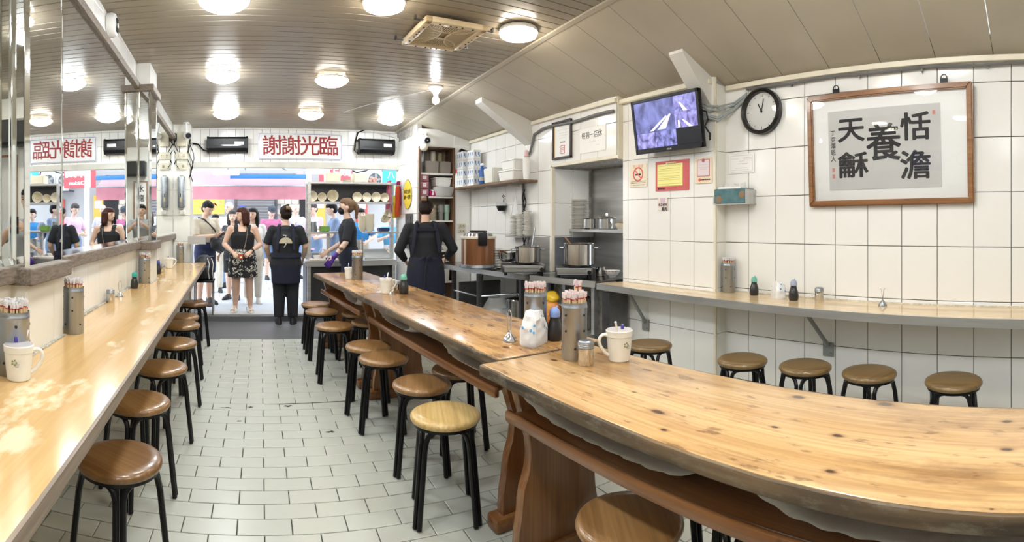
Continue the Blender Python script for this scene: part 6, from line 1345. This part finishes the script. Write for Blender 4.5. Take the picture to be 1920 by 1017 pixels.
        if kind in ('bun', 'clip'):
            b = B()
            for j in range(5): b.tube([HD(-.016+.008*j, -.076, .088), HD(-.015+.0075*j, -.082, .102), HD(-.012+.006*j, -.074, .118)], .0030*h, 6)
            b.tube([HD(-.020, -.079, .094), HD(.018, -.079, .094)], .0045*h, 6); b.ob('hair_clip', mat('amber_clip', (.26, .15, .07), .3), root)
    elif kind == 'cap':
        b.lathe([(.0535*h, 0), (.055*h, .03*h), (.047*h, .058*h), (.022*h, .071*h), (0, .073*h)], 22, HD(0, .0, .078), RH, sy=1.12); b.ob('cap', hm, root)
        b = B(); b.sph(HD(0, .062, .080), (.040*h, .040*h, .006*h), 14, M=RH); b.ob('cap_brim', hm, root)
    else:
        b.sph(HD(0, -.026, .048), (.0465*h, .036*h, .034*h), 14, M=RH); fuse(b, 'hair', hm, root, .008, 2)
    # top
    tk, tm = top
    if tk:
        b = B(); g = .010
        if tk == 'tank': rings = [(z, rx+g*.7, ry+g*.8) for z, rx, ry in torso if .54 < z < .77]; rings = [(hem, rings[0][1], rings[0][2])]+rings+[(.768, .088+g*.5, .064+g)]
        else: rings = [(hem, .100*fat+g, .070*fat+g)]+[(z, rx+g, ry+g) for z, rx, ry in torso if z > hem+.02]
        b.loft([(0, (.006 if .6 < z < .78 else 0)*h, z*h, rx*h, ry*h) for z, rx, ry in rings], 22, M=ML)
        if tk == 'tank':
            for s in (-1, 1): [b.tube([U(P(s*(.050+o_), .064, .755)), U(P(s*(.054+o_), .048, .800)), U(P(s*(.058+o_), .012, .826)), U(P(s*(.058+o_), -.02, .826)), U(P(s*(.052+o_), -.054, .765))], .010*h, 8) for o_ in (-.006, .006, .016)]
        else:
            cone_prim(b, U(P(-sw+.008, 0, .790)), .0365*h, U(P(sw-.008, 0, .790)), .0365*h); cone_prim(b, U(P(0, 0, .80)), .046*h, U(P(0, .004, .832)), .037*h, f1=True)
            for k in 'RL':
                s0, e, w = A[k]; f = .5+.5*fat
                if tk == 'long': cone_prim(b, s0, .0375*h*f, e, .031*h*f); cone_prim(b, e, .031*h*f, e.lerp(w, .92), .0235*h, f1=True)
                else: cone_prim(b, s0, .0375*h*f, s0.lerp(e, sleeve), .0365*h*f, f1=True)
        fuse(b, {'tank': 'tank_top', 'tee': 'shirt', 'long': 'shirt'}[tk], tm, root, .0095, 3)
    # bottom
    bk, bm_ = bottom
    if bk:
        b = B(); g = .012
        hips = [(.60, .082*fat+g, .060*fat+g), (.55, .098*fat+g, .070*fat+g), (.50, .102*fat+g, .072*fat+g)]
        if bk in ('skirt', 'dress'):
            z1 = .335 if bk == 'skirt' else .075; w1 = .112*fat+g if bk == 'skirt' else .125*fat+g
            b.loft([(0, 0, z*h, rx*h, ry*h) for z, rx, ry in hips+[(.42, .108*fat+g, .076*fat+g), (z1, w1, .085*fat+g)]], 24)
        else:
            b.loft([(0, 0, z*h, rx*h, ry*h) for z, rx, ry in hips+[(.46, .095*fat+g, .066*fat+g)]], 22)
            for k in 'RL':
                q = LG[k]
                if bk == 'shorts': cone_prim(b, q[0], .066*h*fat, q[0].lerp(q[1], .92), .054*h*fat, f1=True)
                else: cone_prim(b, q[0], .063*h*fat, q[1], .046*h*fat); cone_prim(b, q[1], .046*h*fat, q[1].lerp(q[2], .95), .036*h*fat, f1=True)
        fuse(b, {'skirt': 'skirt', 'dress': 'skirt', 'shorts': 'shorts', 'pants': 'trousers'}[bk], bm_, root, .0105, 3)
    # shoes
    for k in 'RL':
        q = LG[k]; fd = (q[3]-q[2]); fd.z = 0; fd.normalize(); rt = Vector((fd.y, -fd.x, 0)); b = B(); h0 = q[2]-fd*.03*h; t0 = q[3]+fd*.012*h; M = frame((0, 0, 0), rt, fd).to_3x3(); c = (h0+t0)/2
        if shoe_style == 'sandal':
            b.loft([(0, 0, 0, .027*h, .078*h), (0, 0, .012*h, .028*h, .079*h), (0, 0, .018*h, .027*h, .077*h)], 18, M=Matrix.Translation((c.x, c.y, 0)) @ M.to_4x4())
            for f_ in (.55, .85): m_ = h0.lerp(t0, f_); b.tube([(m_.x-rt.x*.027*h, m_.y-rt.y*.027*h, .014*h), (m_.x-rt.x*.018*h, m_.y-rt.y*.018*h, .034*h), (m_.x+rt.x*.018*h, m_.y+rt.y*.018*h, .034*h), (m_.x+rt.x*.027*h, m_.y+rt.y*.027*h, .014*h)], .0085*h, 6)
            b.ob('sandal', shoes, root)
        else:
            b.loft([(0, 0, 0, .028*h, .082*h), (0, 0, .012*h, .030*h, .084*h), (0, -.004*h, .030*h, .027*h, .072*h), (0, -.030*h, .048*h, .023*h, .042*h), (0, -.036*h, .060*h, .020*h, .030*h)], 18, M=Matrix.Translation((c.x, c.y, 0)) @ M.to_4x4()); b.ob('shoe', shoes, root)
    return root, A, HD, U, P
def ground(u, r, z): s, c = dirv(u); return Vector((r*s, r*c, z))
def cloth(n, c, **k): return mat('cloth_'+n, c, .85, var=k.get('var', .08), scale=9, bump=.12, bscale=30)
NAVY = cloth('near_black', (.012, .013, .018)); APRON = cloth('navy_apron', (.008, .010, .026)); BLKC = cloth('black', (.010, .010, .012)); WHITEC = cloth('white', (.72, .71, .70)); KHAKI = cloth('khaki', (.45, .40, .31)); CREAMC = cloth('cream', (.62, .57, .48))
def heightfor(u, v, r, z): return H+(V0-v)*r/F-z
# --- worker with the fan print, back to us
r = 6.82; u = 533; hh = heightfor(u, 386, r, 0)
root, A, HD, U, P = person('worker in black seen from behind, fan print on back, amber hair clip', ground(536, r, 0), hh, -6, {'R': ((.165, .0, .655), (.150, .10, .555)), 'L': ((.165, .01, .655), (.150, .11, .555))}, ('tee', NAVY), ('pants', NAVY), ('clip', mat('dark_brown_hair', (.016, .009, .007), .5, spec=.15, bump=.5, bscale=60)), 0, fat=1.22, yaw=.35, pitch=.15, hem=.50, sleeve=.85, shoes=SHOE)
def patch(p, q, n=6):
    return [p.lerp(q, k/n) for k in range(n+1)]
b = B(); b.loft([(0, 0, z*hh, rx*hh, ry*hh) for z, rx, ry in ((.59, .118, .092), (.50, .130, .100), (.36, .122, .098), (.345, .122, .098))], 26); fuse(b, 'apron', APRON, root, .011, 2)
b = B(); fanp = [U(P(.055*cos(a), -.096, .700+.05*sin(a)-.015)) for a in [pi*k/12 for k in range(13)]]; b.prism(fanp, (0, .022*hh, 0)); b.ob('fan_print', mat('print_cream', (.55, .48, .33), .7), root, smooth=False)
b = B(); b.tube([U(P(.0, -.0975, .672)), U(P(.008, -.0975, .700)), U(P(-.004, -.0975, .73)), U(P(.004, -.0975, .75)), U(P(-.022, -.0975, .752))], .006*hh, 6); b.tube([U(P(.0, -.0975, .672)), U(P(-.014, -.0975, .652))], .0035*hh, 5); b.ob('bird_print', mat('print_grey', (.50, .50, .48), .7), root)
b = B()
for s in (-1, 1): b.tube([U(P(s*.055, .03, .835)), U(P(s*.060, -.045, .825)), U(P(s*.062, -.078, .74)), U(P(s*.066, -.085, .63))], .014*hh, 6)
b.lathe([(.105*hh*1.22, .60*hh), (.108*hh*1.22, .60*hh), (.111*hh*1.22, .565*hh), (.108*hh*1.22, .565*hh)], 24, sy=.78, close=False); b.ob('apron_straps', APRON, root)
# --- masked worker in profile
r = 7.12; hh = heightfor(650, 372, r, 0)
root, A, HD, U, P = person('worker in black with a black face mask and a purple glove, in profile', ground(654, r, 0), hh, 84, {'L': ((.150, .04, .64), (.15, .13, .53)), 'R': ((.13, .02, .64), (.10, .16, .56))}, ('tee', NAVY), ('pants', APRON), ('pony', HAIRL), 1, yaw=.0, pitch=-.05, hem=.47, sleeve=.95, lean=.02)
b = B(); b.sph(HD(0, .040, .030), (.038*hh, .034*hh, .036*hh), 14); fuse(b, 'face_mask', BLKC, root, .009, 2)
b = B(); s0, e, w = A['L']; d = (w-e).normalized(); hand(b, w, d, (1, 0, -.2), hh*1.06, .45, fs=1.15, thumb=-1); cone_prim(b, e.lerp(w, .72), .020*hh, w+d*.01, .021*hh, f0=True); fuse(b, 'glove', mat('purple_glove', (.075, .02, .24), .35), root, .008, 1)
B().cyl(e.lerp(w, .42)-Vector((0, 0, .02)), .0245*hh, .035, 14).ob('tattoo', mat('tattoo_ink', (.14, .08, .06), .5), root)
# --- kitchen worker, back to us
r = 5.62; hh = heightfor(803, 371, r, 0)
root, A, HD, U, P = person('kitchen worker in black and navy apron seen from behind, hair clipped up', ground(798, r, 0), hh, -16, {'R': ((.190, .02, .655), (.160, .15, .585)), 'L': ((.180, .01, .645), (.135, .13, .57))}, ('long', NAVY), ('pants', NAVY), ('clip', mat('dark_brown_hair', (.022, .012, .009))), 0, fat=1.15, yaw=-.30, pitch=.42, hem=.46, lean=.05)
b = B()
for s in (-1, 1): b.tube([U(P(s*.055, .03, .835)), U(P(s*.062, -.040, .826)), U(P(s*.075, -.080, .74)), U(P(s*.090, -.080, .63))], .013*hh, 6)
b.box(U(P(0, -.076, .785)), (.13*hh, .02, .022*hh)); b.ob('apron_straps', APRON, root)
b = B(); b.loft([(0, 0, z*hh, rx*hh, ry*hh) for z, rx, ry in ((.60, .110, .088), (.50, .130, .098), (.36, .134, .102), (.345, .134, .102))], 26); fuse(b, 'apron', APRON, root, .011, 2)
b = B(); b.tube([P(-.03, -.105, .595), P(-.01, -.112, .61), P(.0, -.11, .595), P(.02, -.112, .612), P(.035, -.105, .595)], .008*hh, 6); b.tube([P(0, -.108, .595), P(-.012, -.114, .50), P(-.018, -.118, .40)], .007*hh, 6); b.ob('apron_bow', APRON, root)
b = B(); b.tube([HD(-.047, .02, .05), HD(-.03, .05, .04)], .004*hh, 5); b.ob('mask_loop', BLKC, root)
# --- woman in tank top and leaf print skirt
LEAF = mat('leaf_print_cloth', (.012, .012, .013), .85); nt = LEAF.node_tree; p_ = nt.nodes['Principled BSDF']; tc = nt.nodes['Texture Coordinate']
vor = nt.nodes.new('ShaderNodeTexVoronoi'); vor.inputs['Scale'].default_value = 13; vor.feature = 'F1'; nz = nt.nodes.new('ShaderNodeTexNoise'); nz.inputs['Scale'].default_value = 9; mx = nt.nodes.new('ShaderNodeMix'); mx.data_type = 'VECTOR'; mx.inputs[0].default_value = .16
nt.links.new(tc.outputs['Object'], nz.inputs[0]); nt.links.new(tc.outputs['Object'], mx.inputs[4]); nt.links.new(nz.outputs['Color'], mx.inputs[5]); nt.links.new(mx.outputs[1], vor.inputs['Vector'])
v2 = nt.nodes.new('ShaderNodeTexVoronoi'); v2.inputs['Scale'].default_value = 26; v2.feature = 'DISTANCE_TO_EDGE'; nt.links.new(mx.outputs[1], v2.inputs['Vector'])
m1 = nt.nodes.new('ShaderNodeMath'); m1.operation = 'LESS_THAN'; m1.inputs[1].default_value = .55; nt.links.new(vor.outputs['Distance'], m1.inputs[0]); m2 = nt.nodes.new('ShaderNodeMath'); m2.operation = 'GREATER_THAN'; m2.inputs[1].default_value = .13; nt.links.new(v2.outputs['Distance'], m2.inputs[0]); m3 = nt.nodes.new('ShaderNodeMath'); m3.operation = 'MULTIPLY'; nt.links.new(m1.outputs[0], m3.inputs[0]); nt.links.new(m2.outputs[0], m3.inputs[1])
mc = nt.nodes.new('ShaderNodeMix'); mc.data_type = 'RGBA'; nt.links.new(m3.outputs[0], mc.inputs[0]); mc.inputs[6].default_value = (.012, .012, .013, 1); mc.inputs[7].default_value = (.60, .57, .50, 1); nt.links.new(mc.outputs[2], p_.inputs['Base Color'])
r = 7.38; hh = heightfor(457, 389, r, GZ)
root, A, HD, U, P = person('woman in black tank top and leaf print skirt, auburn bob, white sandals', ground(455, r, GZ), hh, 176, {'R': ((.175, .005, .645), (.085, .125, .575)), 'L': ((.170, .005, .645), (.085, .125, .585))}, ('tank', BLKC), ('skirt', LEAF), ('bob', HAIRR), 0, mat('white_sandal', (.74, .71, .65), .5), 1.20, yaw=-1.05, pitch=.05, hem=.605, shoe_style='sandal', curl=.9, palm={'R': (0, -1, -.3), 'L': (0, -1, -.3)}, legs={'R': ((.055, 0, .50), (.064, .012, .285), (.072, -.008, .048), (.088, .075, .014)), 'L': ((-.055, 0, .50), (-.064, .012, .285), (-.072, -.008, .048), (-.088, .075, .014))})
t = thing('drink_cup', 'orange drink cup held by the woman in the leaf print skirt', 'cup', root.matrix_basis @ P(.005, .175, .515)); B().lathe([(0, 0), (.026, 0), (.034, .075), (0, .075)], 18).ob('cup', mat('orange_drink', (.56, .11, .03), .3), t); B().lathe([(.035, .075), (.036, .085), (0, .092)], 18).ob('lid', WRAPW, t); B().box((0, -.034, .03), (.03, .004, .02)).ob('label', PAPER, t)
b = B(); b.tube([U(P(-.052, .075, .80)), U(P(-.045, .09, .72)), U(P(-.030, .095, .64)), P(-.012, .13, .58)], .0055, 6); b.ob('chain_strap', mat('beaded_strap', (.42, .34, .26), .4, .3, col2=(.05, .04, .03), scale=60), root)
s0, e, w = A['L']; b = B(); cone_prim(b, w.lerp(e, .16), .0215*hh, w.lerp(e, .06), .0205*hh, f0=True, f1=True); b.ob('wrist_watch', BLKC, root)
# --- man with phone
r = 8.05; hh = heightfor(386, 376, r, GZ)
root, A, HD, U, P = person('young man in beige shirt with glasses reading his phone', ground(384, r, GZ), hh, 222, {'R': ((.150, .06, .645), (.055, .205, .665)), 'L': ((.150, .05, .645), (.050, .21, .665))}, ('tee', KHAKI), ('shorts', cloth('navy', (.012, .018, .06))), ('short', HAIRB), 0, SHOE, 1.0, yaw=.1, pitch=.45, male=1, hem=.46, sleeve=.9, curl=1.0, palm={'R': (-.6, 0, .7), 'L': (.6, 0, .7)})
t = thing('phone', 'dark phone held by the young man in beige', 'phone', root.matrix_basis @ P(0, .262, .672)); t.rotation_euler = root.rotation_euler; B().box((0, 0, 0), (.07, .14, .008), M=Matrix.Rotation(.6, 3, 'X'), bev=.003).ob('case', BLACKP, t); B().box((0, -.003, .005), (.062, .125, .001), M=Matrix.Rotation(.6, 3, 'X')).ob('screen', mat('phone_screen', (.05, .06, .08), .1), t)
b = B()
for s in (-1, 1): b.lathe([(.0145*hh, 0), (.0165*hh, 0), (.0165*hh, .003), (.0145*hh, .003)], 16, HD(s*.0195, .066, .064), RH if False else (Matrix.Rotation(0, 3, 'X')), close=False) if False else b.tube([HD(s*.0195+.0165*cos(a), .064, .064+.0125*sin(a)) for a in [k*pi/6 for k in range(12)]], .0016, 5, closed=True)
b.tube([HD(-.003, .066, .067), HD(.003, .066, .067)], .0016, 5)
for s in (-1, 1): b.tube([HD(s*.036, .062, .066), HD(s*.051, .01, .062)], .0016, 5)
b.ob('glasses', STEEL, root)
t = thing('crossbody_bag', 'black crossbody bag slung on the young man in beige', 'bag', root.matrix_basis @ P(-.045, .150, .575)); t.rotation_euler = root.rotation_euler
b = B(); b.loft([(0, 0, -.10, .07, .035), (0, 0, -.085, .12, .055), (.01, 0, .0, .165, .07), (.02, 0, .07, .15, .055), (.03, 0, .095, .11, .03)], 22, M=Matrix.Rotation(-.35, 4, 'Y')); b.ob('pouch', BAGB, t)
tr = t.matrix_basis.inverted() @ root.matrix_basis
b = B(); b.tube([tr @ P(-.10, .11, .60), tr @ P(-.045, .092, .72), tr @ P(.045, .055, .815), tr @ P(.06, -.02, .835), tr @ P(.02, -.085, .74), tr @ P(-.10, -.075, .60), tr @ P(-.135, .02, .575)], .012, 6); b.ob('strap', BAGB, t)
# --- others in the street
def passer(label, u, v, r, face, **k):
    hh = heightfor(u, v, r, GZ); return person(label, ground(u, r, GZ), hh, face, voxel=.0105, **k)
passer('woman with greying hair and dark grey cardigan behind the tank top woman', 437, 394, 8.5, 150, arms=None, top=('long', cloth('charcoal', (.035, .036, .042))), bottom=('shorts', BLKC), hair=('bob', HAIRG), skin=1, yaw=.5, hem=.44)
passer('woman in white shirt and cream trousers with long dark hair', 474, 390, 8.15, 186, top=('tee', WHITEC), bottom=('pants', CREAMC), hair=('long', HAIRB), skin=0, yaw=-.5, shoes=mat('white_shoe', (.72, .70, .67), .5), hem=.47)
passer('white haired man in white shirt behind the greying woman', 431, 379, 10.0, 160, top=('tee', WHITEC), bottom=('pants', cloth('jeans', (.16, .24, .38))), hair=('bald', HAIRG), skin=1, male=1, yaw=-.4)
passer('person in a bright blue cap, mostly hidden in the queue', 454, 388, 10.8, 180, top=('tee', cloth('pink', (.62, .12, .25))), bottom=('pants', cloth('jeans', (.16, .24, .38))), hair=('cap', cloth('cap_blue', (.03, .07, .36))), skin=1)
passer('man in plum shirt and denim shorts with a dark cap, looking down', 508, 388, 11.4, 195, arms={'R': ((.150, .06, .645), (.06, .17, .62)), 'L': ((.150, .05, .645), (.05, .17, .62))}, top=('tee', cloth('plum', (.40, .12, .24))), bottom=('shorts', cloth('denim', (.14, .20, .31))), hair=('cap', cloth('cap_grey', (.05, .06, .08))), skin=1, male=1, pitch=.3)
passer('bald man in lavender shirt eating at the left of the rack', 553, 383, 11.6, 200, arms={'R': ((.155, .05, .655), (.045, .13, .76)), 'L': ((.150, .05, .645), (.05, .17, .62))}, top=('tee', cloth('lavender', (.42, .42, .62))), bottom=('pants', cloth('jeans', (.16, .24, .38))), hair=('bald', HAIRG), skin=1, male=1, pitch=.1)
passer('woman in pale pink striped blouse seen through the rack', 590, 380, 10.1, 120, arms={'R': ((.150, .06, .645), (.06, .17, .62)), 'L': ((.150, .05, .645), (.05, .17, .62))}, top=('tee', cloth('pink_stripe', (.62, .42, .56))), bottom=('pants', cloth('jeans', (.16, .24, .38))), hair=('short', HAIRG), skin=1, yaw=.2, pitch=.3, hem=.44)
root, A, HD, U, P = passer('man in slate blue tee with backpack straps beside the striped blouse', 627, 380, 9.1, 85, arms={'R': ((.150, .06, .645), (.06, .17, .62)), 'L': ((.150, .05, .645), (.05, .17, .62))}, top=('tee', cloth('slate', (.17, .23, .36))), bottom=('shorts', cloth('denim', (.14, .20, .31))), hair=('short', HAIRB), skin=1, male=1, pitch=.25)
b = B(); b.sph(P(-.0, -.13, .68), (.085*1.6, .06*1.6, .11*1.6), 16); fuse(b, 'small_backpack', cloth('grey_pack', (.20, .22, .27)), root, .012, 2)
passer('man in bright blue polo shirt facing in through the rack', 676, 391, 9.6, 178, arms={'R': ((.150, .05, .645), (.06, .16, .60)), 'L': ((.150, .05, .645), (.05, .16, .60))}, top=('tee', cloth('azure', (.03, .22, .52))), bottom=('pants', KHAKI), hair=('short', HAIRB), skin=1, male=1, pitch=.1)
passer('person in sky blue shirt behind the hanging cups', 733, 400, 9.4, 160, arms={'R': ((.150, .06, .655), (.06, .15, .70)), 'L': ((.150, .05, .645), (.05, .16, .60))}, top=('tee', cloth('sky', (.10, .38, .62))), bottom=('pants', WHITEC), hair=('short', HAIRB), skin=1, pitch=.2)
passer('woman with dark hair and glasses behind the phone holding man', 404, 402, 9.4, 185, top=('tee', cloth('rose', (.60, .30, .34))), bottom=('pants', CREAMC), hair=('short', HAIRB), skin=1)

# --- behind the camera: seen only in the mirrors
hh = 1.66; root, A, HD, U, P = person('man with dark hair raising a phone, seen only in the column mirrors', (0, -.40, 0), hh, 0, {'R': ((.150, .09, .70), (.055, .185, .775)), 'L': ((.150, .09, .70), (-.0, .185, .775))} if False else {'R': ((.150, .09, .69), (.052, .175, .772)), 'L': ((.150, .09, .69), (.052, .175, .772))}, ('tee', cloth('grey_tee', (.30, .31, .32))), ('pants', BLKC), ('short', HAIRB), 0, male=1, curl=1.0, palm={'R': (-.8, .2, .3), 'L': (.8, .2, .3)})
t = thing('phone', 'dark phone raised by the man in the column mirrors', 'phone', (0, -.045, 1.315)); B().box((0, 0, 0), (.072, .008, .150), bev=.003).ob('case', BLACKP, t); B().cyl((.02, .004, .055), .008, .003, 10, M=Matrix.Rotation(-pi/2, 3, 'X')).ob('lens', CHROME, t)
hh = 1.52; person('woman in pale top with dark hair, seen only in the leftmost mirror', (1.32, -1.25, 0), hh, 40, None, ('tee', cloth('camo_print', (.42, .48, .47), var=.5)), ('pants', BLKC), ('long', HAIRB), 0)
for x, w_, lab, s_ in ((.45, .34, 'tall framed calligraphy on the rear wall, seen only in mirrors', '水龍石淵'), (1.35, .42, 'brown framed picture on the rear wall, seen only in mirrors', '')):
    t = thing('framed_picture', lab, 'picture', M=frame((x, -2.612, 1.75), (-1, 0, 0), (0, 0, 1))); hh = 1.05
    for q in (-1, 1): B().box((q*(w_/2-.015), 0, .014), (.03, hh, .028)).ob('frame_rail', FR, t, smooth=False); B().box((0, q*(hh/2-.015), .014), (w_-.06, .03, .028)).ob('frame_rail', FR, t, smooth=False)
    B().box((0, 0, .005), (w_-.05, hh-.05, .008)).ob('paper', PAPER if s_ else MATS['grey_rice_paper'], t, smooth=False)
    for k, ch in enumerate(s_): text(ch, .17, INK, t, 0, .33-.215*k, .0095, bold=.004)
t = thing('wall_speaker', 'black speaker box high on the rear wall, seen only in mirrors', 'speaker', (.95, -2.46, 2.55)); B().box((0, 0, 0), (1.3, .28, .34), bev=.01).ob('case', BLACKP, t); B().box((0, .142, 0), (1.2, .006, .28)).ob('grille', DARK, t)
bpy.data.scenes.remove(TMP)
